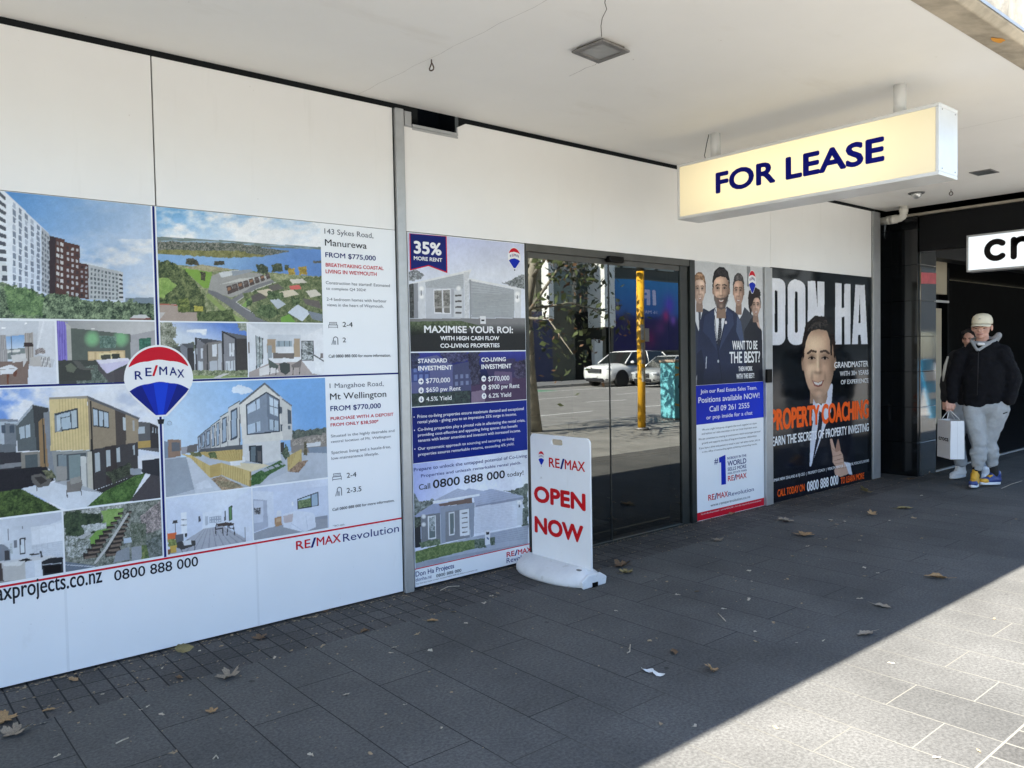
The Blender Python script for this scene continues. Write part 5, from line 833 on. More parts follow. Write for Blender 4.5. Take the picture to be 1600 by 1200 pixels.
p.fill([(208, 408), (316, 404), (318, 562), (214, 560)], (232, 232, 234)); p.fill([(214, 416), (262, 414), (264, 554), (218, 552)], (96, 92, 86)); p.fill([(272, 414), (312, 412), (312, 556), (274, 554)], (120, 116, 110)); p.leafy([(214, 416), (312, 412), (312, 520), (216, 520)], (70, 68, 64), (190, 186, 176), .08, 2, .05, .7); p.stroke([(265, 412), (268, 560)], 7, (226, 226, 228)); p.fill([(214, 516), (314, 512), (314, 525), (216, 528)], (190, 186, 180), .6)
p.fill([(320, 408), (336, 408), (336, 580), (322, 582)], (170, 172, 178)); p.fill([(338, 418), (388, 416), (390, 582), (340, 584)], (206, 208, 210)); p.quadgrid([(342, 430), (386, 428), (388, 572), (344, 574)], 1, 4, (84, 80, 78), 0.9, .3)
p.fill([(400, 300), (432, 300), (432, 600), (404, 600)], (204, 206, 208)); p.leafy([(404, 330), (432, 330), (432, 600), (404, 600)], (188, 190, 192), (226, 226, 228), .12, 0); p.fill([(425, 338), (758, 402), (756, 414), (426, 352)], (228, 228, 228)); p.fill([(430, 352), (714, 410), (714, 440), (442, 430)], (168, 172, 176)); p.quadgrid([(440, 354), (714, 408), (714, 440), (442, 428)], 1, 4, (152, 156, 160), 1, .3); p.fill([(444, 430), (714, 440), (714, 588), (446, 584)], (162, 166, 168)); p.quadgrid([(444, 430), (714, 440), (714, 588), (446, 584)], 1, 20, (146, 150, 152), 1, .3); p.fill([(712, 408), (756, 410), (756, 590), (716, 590)], (206, 208, 210)); p.fill([(434, 345), (444, 350), (446, 600), (436, 600)], (146, 150, 152))
for cx_, cy_ in ((134, 404), (134, 454), (366, 402), (733, 438), (733, 475)): p.put(np.clip(1.2-((p.x-cx_)/18)**2-((p.y_-cy_)/18)**2, 0, 1), (252, 250, 246), .9)
p.stroke([(133, 418), (133, 444)], 5, (70, 70, 74)); p.stroke([(733, 448), (733, 466)], 5, (70, 70, 74))
p.fill([(40, 592), (790, 588), (790, 800), (40, 800)], (120, 118, 118)); p.fill([(40, 610), (380, 605), (520, 640), (40, 700)], (78, 92, 60)); p.leafy([(40, 610), (380, 605), (520, 640), (40, 700)], (52, 64, 42), (108, 122, 84), .1, 3); p.fill([(500, 576), (536, 576), (536, 625), (502, 625)], (226, 226, 226)); p.fill([(508, 596), (528, 596), (528, 608), (508, 608)], (40, 40, 40))
d = np.clip((p.y_-620)/70, 0, 1)*0.88; p.put(d, (24, 26, 28)); p.grain(4); p.build('photo_print', ip)
p = Pic(PX0+0.004, PX1-0.004, zB+0.002, zA-0.004, T5, 0.003, PY-0.0008); p.grad(None, (44, 50, 150), (20, 26, 56), (400, 800), (400, 960)); p.fill([(55, 850), (230, 820), (330, 880), (330, 1060), (60, 1080)], (84, 88, 140)); p.fill([(60, 860), (180, 850), (190, 980), (64, 990)], (52, 64, 124)); p.quadgrid([(75, 880), (185, 876), (185, 985), (80, 990)], 3, 2, (90, 110, 176), .6, .7); p.fill([(330, 880), (480, 850), (480, 1040), (330, 1060)], (62, 66, 104)); p.quadgrid([(335, 935), (470, 925), (470, 1010), (338, 1020)], 4, 2, (104, 116, 156), .55, .6); p.leafy([(240, 800), (470, 800), (470, 850), (300, 870)], (26, 28, 50), (84, 84, 130), .06, 18); p.leafy([(60, 800), (120, 800), (110, 900), (60, 900)], (24, 26, 44), (64, 70, 108), .06, 16)
p.fill([(445, 1000), (560, 960), (720, 960), (790, 940), (790, 1120), (445, 1120)], (66, 48, 78)); p.fill([(520, 850), (720, 840), (722, 960), (560, 965)], (52, 46, 84)); p.fill([(590, 920), (700, 925), (700, 1000), (590, 1000)], (92, 74, 108)); p.leafy([(420, 800), (500, 800), (500, 1000), (450, 1010)], (28, 28, 44), (74, 74, 104), .06, 16); p.leafy([(700, 870), (790, 840), (790, 960), (720, 960)], (28, 26, 44), (84, 76, 110), .06, 14); p.fill([(60, 1060), (440, 1040), (440, 1140), (60, 1150)], (40, 50, 62)); p.leafy([(60, 1060), (440, 1040), (440, 1140), (60, 1150)], (30, 38, 44), (62, 78, 72), .06, 2); p.fill([(446, 1050), (530, 1035), (530, 1120), (446, 1120)], (150, 128, 150), .6); p.grain(5); p.build('photo_print', ip)
p = Pic(PX0+0.004, PX1-0.004, zC, zB-0.003, T6, 0.006, PY-0.0008); p.grad(None, (8, 30, 110), (12, 42, 140), (80, 60), (790, 300)); p.build('blue_panel', ip, photo=False)
p = Pic(PX0+0.004, PX1-0.004, zD+0.004, zC-0.003, T6, 0.003, PY-0.0008); p.grad(None, (168, 182, 246), (232, 238, 250), (160, 380), (420, 520)); p.leafy([(80, 560), (130, 620), (200, 600), (240, 640), (130, 690), (80, 760)], (54, 62, 56), (170, 180, 176), .08, 16); p.leafy([(650, 550), (720, 540), (800, 500), (800, 780), (760, 780), (770, 590)], (48, 58, 50), (140, 152, 140), .08, 16); p.fill([(82, 700), (130, 700), (130, 900), (84, 905)], (44, 46, 48)); p.leafy([(80, 690), (130, 700), (130, 760), (80, 800)], (40, 48, 40), (110, 120, 104), .08, 8)
p.fill([(88, 705), (210, 625), (300, 640), (300, 690), (100, 712)], (148, 158, 190)); p.fill([(205, 612), (360, 532), (495, 565), (470, 590), (210, 625)], (176, 184, 206)); p.quadgrid([(205, 612), (360, 532), (495, 565), (210, 615)], 8, 5, (160, 168, 190), .9, .3); p.fill([(405, 545), (430, 532), (520, 548), (570, 535), (770, 580), (770, 600), (470, 640), (460, 590)], (170, 180, 204)); p.quadgrid([(500, 550), (570, 535), (770, 578), (480, 636)], 7, 6, (156, 166, 190), .9, .25); p.fill([(205, 614), (496, 566), (498, 580), (208, 628)], (232, 236, 240)); p.fill([(470, 640), (772, 584), (772, 602), (470, 652)], (140, 148, 168)); p.fill([(240, 630), (450, 590), (452, 625), (250, 645)], (112, 90, 80))
p.fill([(130, 700), (250, 685), (256, 880), (132, 872)], (120, 124, 132)); p.quadgrid([(130, 700), (250, 685), (256, 880), (132, 872)], 6, 22, (104, 108, 116), .9, .4); p.fill([(252, 650), (466, 620), (462, 832), (440, 838), (436, 655), (285, 680), (284, 872), (258, 880)], (142, 152, 168)); p.fill([(284, 680), (436, 655), (438, 838), (284, 870)], (126, 130, 138)); p.fill([(172, 708), (222, 700), (226, 846), (176, 852)], (232, 236, 238)); p.fill([(180, 716), (218, 708), (220, 838), (184, 846)], (96, 110, 112)); p.leafy([(180, 716), (218, 708), (220, 800), (184, 800)], (84, 96, 96), (206, 214, 216), .08, 2); p.fill([(304, 685), (340, 678), (342, 822), (308, 828)], (226, 230, 232)); p.fill([(310, 692), (336, 686), (337, 816), (314, 820)], (104, 116, 116)); p.fill([(372, 668), (432, 658), (434, 824), (374, 832)], (228, 232, 236)); p.quadgrid([(378, 676), (428, 668), (430, 818), (380, 824)], 1, 5, (100, 96, 96), .7, .22)
p.fill([(466, 650), (732, 608), (732, 770), (468, 815)], (220, 226, 238)); p.quadgrid([(466, 650), (732, 608), (732, 770), (468, 815)], 1, 18, (196, 204, 220), 1, .3); p.fill([(728, 606), (766, 600), (766, 758), (732, 765)], (206, 212, 222)); p.fill([(740, 618), (750, 617), (750, 650), (741, 652)], (70, 76, 86))
for cx_, cy_ in ((148, 708), (148, 758), (746, 622)): p.put(np.clip(1.2-((p.x-cx_)/16)**2-((p.y_-cy_)/16)**2, 0, 1), (250, 250, 248), .85)
p.fill([(440, 838), (800, 762), (800, 885), (84, 1000), (86, 930), (260, 885)], (170, 178, 194)); p.fill([(84, 1000), (800, 872), (800, 1000), (84, 1040)], (150, 158, 172)); p.quadgrid([(470, 835), (800, 764), (800, 850), (560, 880)], 10, 6, (156, 164, 182), .9, .5); p.fill([(86, 930), (250, 885), (478, 850), (480, 905), (90, 1002)], (92, 116, 62)); p.leafy([(86, 930), (250, 885), (478, 850), (480, 905), (90, 1002)], (66, 88, 48), (132, 150, 84), .08, 3); p.leafy([(462, 850), (530, 842), (540, 900), (470, 908)], (44, 62, 46), (134, 146, 128), .1, 8); p.leafy([(560, 838), (596, 832), (594, 884), (566, 888)], (50, 66, 50), (128, 140, 120), .1, 6); p.leafy([(120, 870), (250, 850), (256, 884), (130, 905)], (58, 78, 52), (136, 150, 116), .1, 6); p.fill([(530, 795), (564, 790), (562, 882), (532, 886)], (228, 232, 238)); p.fill([(538, 806), (558, 803), (557, 820), (540, 823)], (40, 42, 44)); p.stroke([(546, 842), (552, 848)], 10, (60, 90, 140)); p.grain(4); p.build('photo_print', ip)
MB().box(PX0, PX1, PY-0.0012, PY, zD-0.003, zD+0.003).build('red_rule', RED, ip)
flat('banner_edge', wrect(T5, [(52, 60), (285, 78), (290, 308), (172, 264), (56, 292)], PY-0.0016), RED, ip); flat('banner', wrect(T5, [(57, 62), (280, 80), (284, 299), (172, 257), (62, 284)], PY-0.0019), NAVY, ip)
words(T5, [('35%', 80, 187, 253, 197, 108, 0.06), ('MORE RENT', 80, 229, 257, 236, 205, 0.04)], PY-0.0024, ip, INKWHITE)
words(T5, [('MAXIMISE YOUR ROI:', 145, 680, 700, 683, 635, 0.05), ('WITH HIGH CASH FLOW', 246, 727, 614, 727, 700, 0.05), ('CO-LIVING PROPERTIES', 246, 775, 616, 770, 748, 0.05), ('STANDARD', 107, 869, 288, 866, 842, 0.05), ('INVESTMENT', 108, 917, 320, 910, 888, 0.05), ('CO-LIVING', 502, 862, 655, 857, 836, 0.05), ('INVESTMENT', 503, 907, 690, 901, 878, 0.05), ('$770,000', 156, 995, 307, 988, 965, 0.02), ('$650 pw Rent', 157, 1049, 373, 1040, 1021, 0.02), ('4.5% Yield', 158, 1106, 316, 1100, 1079, 0.02), ('$770,000', 545, 982, 677, 977, 952, 0.02), ('$900 pw Rent', 547, 1034, 740, 1023, 1005, 0.02), ('6.2% Yield', 548, 1087, 688, 1078, 1060, 0.02)], PY-0.0015, ip, INKWHITE)
for cx_, cy_, an in ((125, 983, 0), (126, 1040, -90), (127, 1096, -90), (517, 967, 0), (518, 1021, 90), (519, 1075, 90)):
    q = wp(T5, cx_, cy_); R_ = 0.0205; ring = flat('arrow_badge', [(q[0]+R_*math.cos(k_*math.pi/10), PY-0.0014, q[1]+R_*math.sin(k_*math.pi/10)) for k_ in range(20)], INKWHITE, ip)
    ca, sa = math.cos(rad(an)), math.sin(rad(an)); flat('arrow', [(q[0]+(u*ca-v_*sa)*R_, PY-0.0018, q[1]+(u*sa+v_*ca)*R_) for u, v_ in ((-.6, -.1), (.1, -.1), (.0, -.5), (.65, 0), (.0, .5), (.1, .1), (-.6, .1))], NAVY, ring)
words(T6, [('Prime co-living properties ensure maximum demand and exceptional', 103, 90, 767, 44, 70, 0.012), ('rental yields - giving you to an impressive 35% surge in income.', 104, 123, 722, 79, 104, 0.012), ('Co-living properties play a pivotal role in alleviating the rental crisis,', 105, 170, 775, 117, 151, 0.012), ('providing cost-effective and appealing living spaces that benefit', 106, 203, 728, 153, 185, 0.012), ('tenants with better amenities and investors with increased income.', 107, 238, 747, 182, 219, 0.012), ('Our systematic approach to sourcing and securing co-living', 107, 290, 707, 230, 272, 0.012), ('properties assures remarkable returns, exceeding 6% yield.', 108, 325, 707, 264, 307, 0.012)], PY-0.0015, ip, INKWHITE)
for x_, y__ in ((82, 86), (84, 169), (87, 286)):
    q = wp(T6, x_, y__); flat('bullet', [(q[0]+0.004*math.cos(k_*.785), PY-.0014, q[1]+0.004*math.sin(k_*.785)) for k_ in range(8)], INKWHITE, ip)
words(T6, [('Prepare to unlock the untapped potential of Co-Living', 80, 419, 787, 342, 397, 0.015), ('Properties and unleash remarkable rental yields.', 125, 457, 752, 384, 438, 0.015), ('Don Ha Projects', 92, 1078, 332, 1032, 1047, 0.01), ('donha.nz', 92, 1112, 192, 1091, 1090, 0.0), ('Revolution', 660, 998, 840, 955, 968, 0.0)], PY-0.0015, ip, NAVY)
words(T6, [('Call', 112, 540, 183, 532, 506, 0.015), ('0800 888 000', 200, 531, 650, 467, 478, 0.035), ('today!', 663, 460, 765, 447, 432, 0.015), ('0800 888 000', 220, 1083, 377, 1054, 1064, 0.005), ('Top One Real Estate Limited - Licensed REAA 2008. All yields are estimates only.', 92, 1131, 480, 1042, 1124, 0.0)], PY-0.0015, ip, DARK)
wordmark(T6, 660, 962, 815, 926, 930, PY-0.0015, ip, 0.03)
a = wp(T5, 707, 148); b_ = wp(T5, 710, 306); balloon(a[0], b_[1], a[1]-b_[1], PY-0.0016, ip, 0.86, False)

# ---------------------------------------------------------------- recruitment poster (on the fixed pane right of the doors)
RY = -0.008
T7 = (1075, 395, 5.714); T8 = (1075, 590, 5.217)
rp_ = empty('recruitment_poster', (6.3, RY, 0), 'recruitment poster of smiling people in suits above a blue and white panel', 'poster')
RX0, RX1 = 5.786, 6.862
MB().box(RX0, RX1, RY, 0.012, 0.0, ZH).build('backing_board', PAPER, rp_, bevel=0.001)
zA = wp(T8, 330, 47)[1]; zB = wp(T8, 330, 355)[1]; zR = wp(T8, 345, 1040)[1]
p = Pic(RX0+0.003, RX1-0.003, zA, ZH-0.004, T7, 0.0042, RY-0.0008)
p.grad(None, (186, 188, 190), (214, 214, 214), (200, 90), (300, 520)); p.fill([(524, 80), (556, 84), (560, 300), (528, 300)], (120, 122, 124))
def soft(p, cx, cy, rx, ry, c, a, m=None):
    g = np.exp(-(((p.x-cx)/rx)**2+((p.y_-cy)/ry)**2)*1.3)*a
    p.put(g if m is None else g*m, np.clip(np.asarray(c, float), 0, 255))
def face(p, cx, cy, w, h, skin, hair, dk, smile=True, turn=0.0, beard=0.0, neck=1.5, jaw=.24, hl=0.0):
    """a printed portrait head: half width w, half height h"""
    sk = np.array(skin, float); S = lambda u, v: (cx+u*w, cy+v*h); hr = np.array(hair, float); lt = -1 if turn <= 0 else 1
    p.fill([S(-.52, .5), S(.52, .5), S(.58, neck), S(-.58, neck)], sk*0.66)
    ring = [S(math.cos(t_)*(1-jaw*max(0, math.sin(t_))**1.6), math.sin(t_)*(1.0 if math.sin(t_) > 0 else 0.92)) for t_ in [k_*math.pi/16 for k_ in range(32)]]
    p.put(p.ell(*S(-1.0, .05), .11*w, .20*h) | p.ell(*S(1.0, .05), .11*w, .20*h), sk*0.70)
    M = p.mask(ring).astype(float); p.put(M, sk*0.92)
    q = lambda u, v, ru, rv, c, a: soft(p, *S(u, v), ru*w, rv*h, c, a, M)
    q(lt*.35, -.42, .75, .34, np.minimum(sk*1.26, 255), .75); q(lt*.50, .22, .42, .24, np.minimum(sk*1.24, 255), .65); q(-lt*.48, .24, .32, .2, np.minimum(sk*1.10, 255), .5)
    q(-lt*1.0, .1, .50, 1.0, sk*0.50, .85); q(lt*1.08, .25, .28, .8, sk*0.62, .6); q(0, 1.05, .9, .30, sk*0.52, .8); q(0, -.85, 1.0, .2, sk*0.62, .6)
    nx = turn*.16
    for sx in (-1, 1):
        ex = sx*.42+turn*.10
        q(ex, -.12, .30, .13, sk*0.48, .75); q(ex+sx*.05, .04, .26, .06, sk*0.70, .5)
        p.stroke([S(ex-.25, -.225-.022*sx), S(ex+sx*.04, -.275), S(ex+.25, -.225+.022*sx)], .06*h, np.array(dk, float)*1.0, .85)
        p.fill([S(ex-.19, -.075), S(ex, -.115), S(ex+.19, -.075), S(ex, -.035)], (186, 170, 158), .85); p.put(p.ell(*S(ex, -.075), .085*w, .042*h), (24, 18, 16)); p.stroke([S(ex-.21, -.075), S(ex, -.12), S(ex+.21, -.075)], .03*h, (40, 26, 22), .9)
        q(sx*.42+turn*.08, .42, .10, .16, sk*0.60, .55)
    q(nx+.14*-lt, .10, .15, .30, sk*0.62, .6); q(nx+.02*lt, .06, .08, .28, np.minimum(sk*1.28, 255), .8); q(nx, .30, .30, .06, sk*0.50, .8); q(nx+.02*lt, .24, .13, .07, np.minimum(sk*1.18, 255), .7)
    if beard:
        bd = [S(-.97, .02), S(-.80, .30), S(-.50, .42), S(-.1, .42), S(.1, .42), S(.50, .42), S(.80, .30), S(.97, .02), S(.86, .60), S(.5, .96), S(0, 1.05), S(-.5, .96), S(-.86, .60)]; p.fill(bd, hr*1.1+18, beard, 5, .1); q(-lt*.7, .6, .5, .4, hr*.7, .5)
    my = .58; p.fill([S(nx-.40, my-.075), S(nx, my-.02), S(nx+.40, my-.085), S(nx+.24, my+.075), S(nx, my+.11), S(nx-.24, my+.075)], (128, 62, 56), .85)
    if smile: p.fill([S(nx-.30, my-.04), S(nx, my-.005), S(nx+.30, my-.05), S(nx+.18, my+.035), S(nx, my+.055), S(nx-.18, my+.035)], (222, 214, 204))
    q(nx, my+.19, .3, .05, sk*0.60, .6); q(nx, .86, .25, .10, np.minimum(sk*1.12, 255), .5)
    hp = [S(-1.05, .02), S(-1.08, -.5), S(-.85, -.98), S(-.25, -1.20), S(.35, -1.18), S(.85, -.95), S(1.08, -.48), S(1.05, .02), S(.96, -.12), S(.90, -.46), S(.55, -.66-hl), S(-.05, -.70-hl), S(-.6, -.64-hl), S(-.90, -.42), S(-.96, -.1)]
    p.fill(hp, hr, 1, 4, .12); p.leafy([S(-.9, -.6), S(-.4, -1.10), S(.5, -1.08), S(.9, -.6), S(.3, -.76-hl), S(-.5, -.76-hl)], hr*.7, np.minimum(hr*1.7+12, 255), .05, 3)
# back row
p.fill([(40, 470), (110, 480), (185, 520), (150, 900), (40, 1200)], (38, 46, 66)); p.fill([(45, 450), (140, 480), (120, 560), (95, 700), (50, 560)], (222, 224, 228)); p.fill([(92, 525), (116, 525), (110, 680), (100, 690)], (66, 72, 84)); face(p, 102, 330, 52, 132, (214, 172, 148), (116, 84, 60), (120, 84, 62), True, .6)
p.fill([(400, 520), (450, 500), (505, 485), (590, 570), (640, 760), (660, 1200), (420, 1200)], (58, 62, 72)); p.fill([(410, 510), (430, 490), (505, 480), (480, 560), (440, 620)], (220, 222, 226)); face(p, 452, 345, 47, 138, (204, 156, 130), (56, 52, 52), (54, 40, 34), True, -.4)
p.fill([(500, 700), (560, 590), (600, 560), (640, 660), (660, 700), (670, 1200), (520, 1200)], (34, 36, 44)); p.fill([(590, 560), (625, 560), (645, 680), (625, 660)], (204, 160, 140)); p.fill([(536, 400), (545, 340), (590, 300), (640, 330), (650, 380), (600, 420), (560, 560), (540, 480)], (38, 30, 30)); face(p, 604, 470, 42, 100, (204, 158, 134), (40, 32, 30), (50, 36, 32), True, .5); p.fill([(556, 400), (600, 340), (650, 350), (640, 380), (590, 410), (570, 470), (556, 480)], (38, 30, 30))
# front man
p.fill([(80, 1200), (88, 800), (108, 600), (150, 545), (240, 490), (350, 480), (440, 545), (475, 620), (510, 850), (540, 1200)], (32, 40, 66)); p.fill([(235, 500), (262, 560), (278, 600), (258, 830), (234, 640)], (226, 228, 232)); p.fill([(300, 590), (345, 490), (320, 640), (290, 770), (270, 830)], (222, 224, 230)); p.fill([(240, 492), (345, 480), (300, 560), (285, 575), (262, 550)], (224, 226, 230))
p.fill([(272, 552), (300, 550), (296, 600), (302, 700), (276, 840), (258, 800), (276, 620)], (36, 40, 52)); p.quadgrid([(278, 600), (298, 600), (296, 760), (264, 780)], 3, 9, (110, 116, 128), .35, .4)
p.fill([(235, 510), (150, 560), (130, 700), (190, 760), (262, 880), (240, 700)], (40, 50, 80)); p.fill([(345, 500), (400, 540), (410, 640), (350, 740), (275, 880), (320, 680)], (44, 54, 86)); p.stroke([(238, 560), (262, 870)], 5, (20, 26, 44)); p.stroke([(346, 560), (270, 880)], 5, (20, 26, 44)); p.fill([(440, 560), (475, 620), (505, 820), (470, 800), (430, 700)], (70, 84, 118), .8); p.stroke([(165, 930), (160, 1030)], 8, (170, 176, 190)); p.put(p.ell(270, 968, 8, 12), (170, 176, 186)); p.put(p.ell(338, 622, 10, 14), (226, 220, 224)); p.stroke([(268, 880), (300, 1100), (290, 1200)], 5, (20, 26, 44)); p.fill([(80, 900), (120, 860), (150, 1000), (130, 1200), (80, 1200)], (24, 30, 48), .7)
face(p, 296, 330, 72, 170, (212, 164, 136), (26, 24, 26), (26, 20, 20), True, 0, .62)
p.put(np.clip((p.y_-980)/250, 0, 1)*.75, (14, 18, 30)); p.grain(5, .3); p.build('photo_print', rp_)
p = Pic(RX0+0.003, RX1-0.003, zB, zA-0.002, T8, 0.008, RY-0.0008); p.grad(None, (6, 34, 160), (10, 52, 205), (60, 60), (600, 330)); p.build('blue_panel', rp_, photo=False)
MB().box(RX0+.003, RX1-.003, RY-0.0008, RY, 0.004, zR).build('red_panel', RED, rp_)
RT_ = RY-0.0016
words(T7, [('WANT TO BE', 388, 865, 612, 863, 785, 0.03), ('THE BEST?', 362, 985, 636, 980, 882, 0.03), ('THEN WORK', 443, 1055, 567, 1055, 1013, 0.03), ('WITH THE BEST!', 424, 1125, 583, 1118, 1080, 0.03)], RT_, rp_, INKWHITE)
words(T8, [('Join our Real Estate Sales Team.', 95, 124, 555, 100, 92, 0.01), ('Positions available NOW!', 78, 202, 575, 170, 156, 0.01), ('Call 09 261 2555', 168, 274, 493, 249, 230, 0.01), ('or pop inside for a chat', 143, 336, 518, 305, 304, 0.01), ('Top One Real Estate Limited  |  Licensed REAA 2008  |  Each office independently owned and operated', 97, 1114, 590, 1010, 1104, 0.0)], RT_, rp_, INKWHITE)
words(T8, [('We are a tight knit group of agents that work together as a team', 108, 428, 553, 382, 412, 0.0), ('and believe our sales associates to be our most important asset.', 104, 460, 556, 415, 444, 0.0), ('We are committed to creating an environment which encourages personal', 78, 502, 583, 452, 486, 0.0), ('growth and supports the idea of long-term business relationships.', 106, 534, 555, 488, 518, 0.0), ('If you have a drive and passion to excel in your real estate career, join us', 84, 576, 580, 520, 560, 0.0), ('in this office of outstanding agents achieving outstanding results.', 108, 602, 556, 556, 588, 0.0), ('www.remaxrevolution.co.nz', 177, 1045, 500, 985, 1022, 0.0)], RT_, rp_, DARK)
words(T8, [('#', 207, 703, 240, 700, 655, 0.02), ('NOBODY IN THE', 313, 663, 468, 647, 643, 0.012), ('WORLD', 315, 716, 468, 702, 674, 0.03), ('SELLS MORE', 317, 756, 468, 739, 728, 0.015), ('REAL ESTATE THAN', 318, 783, 470, 765, 768, 0.012), ('Revolution', 322, 963, 530, 927, 930, 0.0)], RT_, rp_, NAVY)
flat('numeral', wrect(T8, [(245, 652), (298, 628), (303, 868), (265, 874), (262, 690), (248, 694)], RT_), BLUE, rp_)
wordmark(T8, 318, 840, 470, 820, 797, RT_, rp_, 0.025); wordmark(T8, 158, 999, 318, 972, 952, RT_, rp_, 0.025)
a = wp(T7, 565, 156); b_ = wp(T7, 570, 405); balloon(a[0], b_[1], a[1]-b_[1], RT_, rp_, 0.62, False)

# ---------------------------------------------------------------- black coaching poster (glossy film)
CY = -0.006
T9 = (1190, 405, 6.0); T10 = (1190, 600, 6.0)
cp_ = empty('coaching_poster', (8.0, CY, 0), 'glossy black coaching poster of a man in a suit with orange lettering', 'poster')
CX0, CX1 = 6.987, 9.085
MB().box(CX0, CX1, CY, 0.012, 0.0, ZH+0.010).build('backing_board', TRUEBLACK, cp_, bevel=0.001)
p = Pic(CX0+0.002, CX1-0.002, 0.004, ZH+0.008, T9, 0.0062, CY-0.0008); p.all((12, 15, 18)); p.clouds(BIG, (26, 30, 34), 0.01, 0.45, 0.3)
WH = (224, 226, 234)
def rr(x0, x1, yt0, yt1, yb0, yb1, r, hx):      # rounded block letter outline leaning with the wall's perspective
    n = 6; P = []
    for cx_, cy_, a0 in ((x1-r*hx, (yt1)+r, -90), (x1-r*hx, yb1-r, 0), (x0+r*hx, yb0-r, 90), (x0+r*hx, yt0+r, 180)):
        P += [(cx_+r*hx*math.cos(rad(a0+90*k_/n)), cy_+r*math.sin(rad(a0+90*k_/n))) for k_ in range(n+1)]
    return P
p.fill([(60, 176)]+[(150+72*math.sin(rad(a_)), 250-70*math.cos(rad(a_))) for a_ in range(0, 91, 15)]+[(150+72*math.cos(rad(a_)), 735+70*math.sin(rad(a_))) for a_ in range(0, 91, 15)]+[(60, 805)], WH); p.fill(rr(123, 150, 290, 294, 690, 690, 14, 1), (14, 17, 20))
p.fill(rr(245, 410, 188, 196, 806, 804, 80, 1), WH); p.fill(rr(312, 338, 300, 304, 692, 690, 14, 1), (14, 17, 20))
p.fill([(432, 203), (503, 206), (524, 460), (524, 207), (588, 212), (588, 800), (512, 800), (502, 540), (498, 800), (434, 802)], WH)
p.fill([(690, 224), (750, 228), (750, 455), (775, 455), (775, 232), (833, 236), (833, 797), (777, 797), (777, 540), (750, 540), (750, 797), (690, 797)], WH)
p.fill([(880, 238), (966, 243), (994, 795), (934, 796), (928, 708), (905, 708), (902, 796), (848, 797)], WH); p.fill([(921, 330), (929, 600), (908, 600)], (14, 17, 20))
# suit, shirt, head
p.fill([(90, 2400), (200, 1500), (420, 1290), (560, 1250), (760, 1300), (860, 1560), (900, 2400)], (16, 18, 26))
p.fill([(480, 1310), (560, 1370), (650, 1170), (665, 1180), (640, 1430), (600, 1560), (462, 1945), (450, 1940), (462, 1500)], (206, 210, 224)); p.fill([(540, 1420), (580, 1440), (560, 1600), (470, 1940), (530, 1560)], (20, 26, 46)); p.fill([(480, 1310), (495, 1440), (455, 1700), (440, 1500)], (18, 20, 28))
face(p, 537, 955, 146, 355, (226, 172, 134), (30, 24, 22), (44, 30, 24), True, -.35, 0.0, 1.12, .10, .14)
p.fill([(655, 1165), (668, 1180), (650, 1430), (590, 1560), (545, 1425), (600, 1350)], (204, 208, 224)); p.fill([(486, 1310), (545, 1425), (500, 1560), (470, 1500)], (190, 194, 212)); p.fill([(540, 1420), (580, 1450), (556, 1620), (470, 1945), (528, 1560)], (18, 22, 40))
p.fill([(398, 760), (404, 640), (470, 580), (520, 566), (570, 578), (640, 640), (664, 740), (660, 905), (646, 900), (640, 760), (612, 668), (545, 652), (470, 668), (420, 740), (406, 850)], (28, 24, 22)); p.leafy([(420, 680), (480, 600), (540, 580), (620, 620), (580, 640), (480, 655)], (20, 18, 18), (72, 62, 56), .05, 6)
# raised hand with pointing finger
sk = (206, 158, 130); p.fill([(640, 1685), (660, 1680), (690, 1780), (700, 1810), (735, 1790), (760, 1830), (770, 1900), (830, 1960), (820, 2010), (740, 2040), (690, 2020), (680, 1980), (700, 1950), (665, 1900), (665, 1840), (648, 1740)], sk); p.fill([(712, 1690), (722, 1690), (742, 1790), (700, 1810), (690, 1790)], (170, 120, 94)); p.stroke([(668, 1850), (760, 1828)], 6, (150, 106, 84)); p.stroke([(682, 1888), (770, 1868)], 6, (150, 106, 84)); p.stroke([(690, 1920), (780, 1900)], 5, (150, 106, 84)); p.stroke([(652, 1760), (692, 1800)], 5, (160, 112, 90)); p.stroke([(700, 1965), (800, 1950)], 5, (150, 106, 84)); p.fill([(770, 1900), (830, 1910), (850, 2020), (820, 2015), (800, 1960)], (212, 216, 228))
p.grain(4, .3); p.build('photo_print', cp_, PRINT_GLOSS)
CT = CY-0.0018
words(T9, [('GRANDMASTER', 675, 1018, 993, 1008, 962, 0.02), ('WITH 30+ YEARS', 728, 1092, 995, 1083, 1048, 0.005), ('OF EXPERIENCE', 737, 1170, 995, 1158, 1130, 0.005)], CT, cp_, INKWHITE)
words(T10, [('EARN THE SECRETS OF PROPERTY INVESTING', 92, 570, 998, 452, 482, 0.03), ('0800 888 000', 420, 1000, 713, 947, 907, 0.03), ('E/MAX NEW ZEALAND & FIJI CEO  |  PROPERTY COACH  |  WEALTH MENTOR  |  AUTHOR, PODCASTS, BOOKS', 100, 905, 1000, 738, 878, 0.01)], CT, cp_, INKWHITE)
words(T10, [('PROPERTY COACHING', 80, 425, 998, 333, 222, 0.06), ('CALL TODAY ON', 143, 1056, 397, 1003, 987, 0.03), ('TO LEARN MORE', 735, 932, 955, 891, 872, 0.03)], CT, cp_, ORANGE)

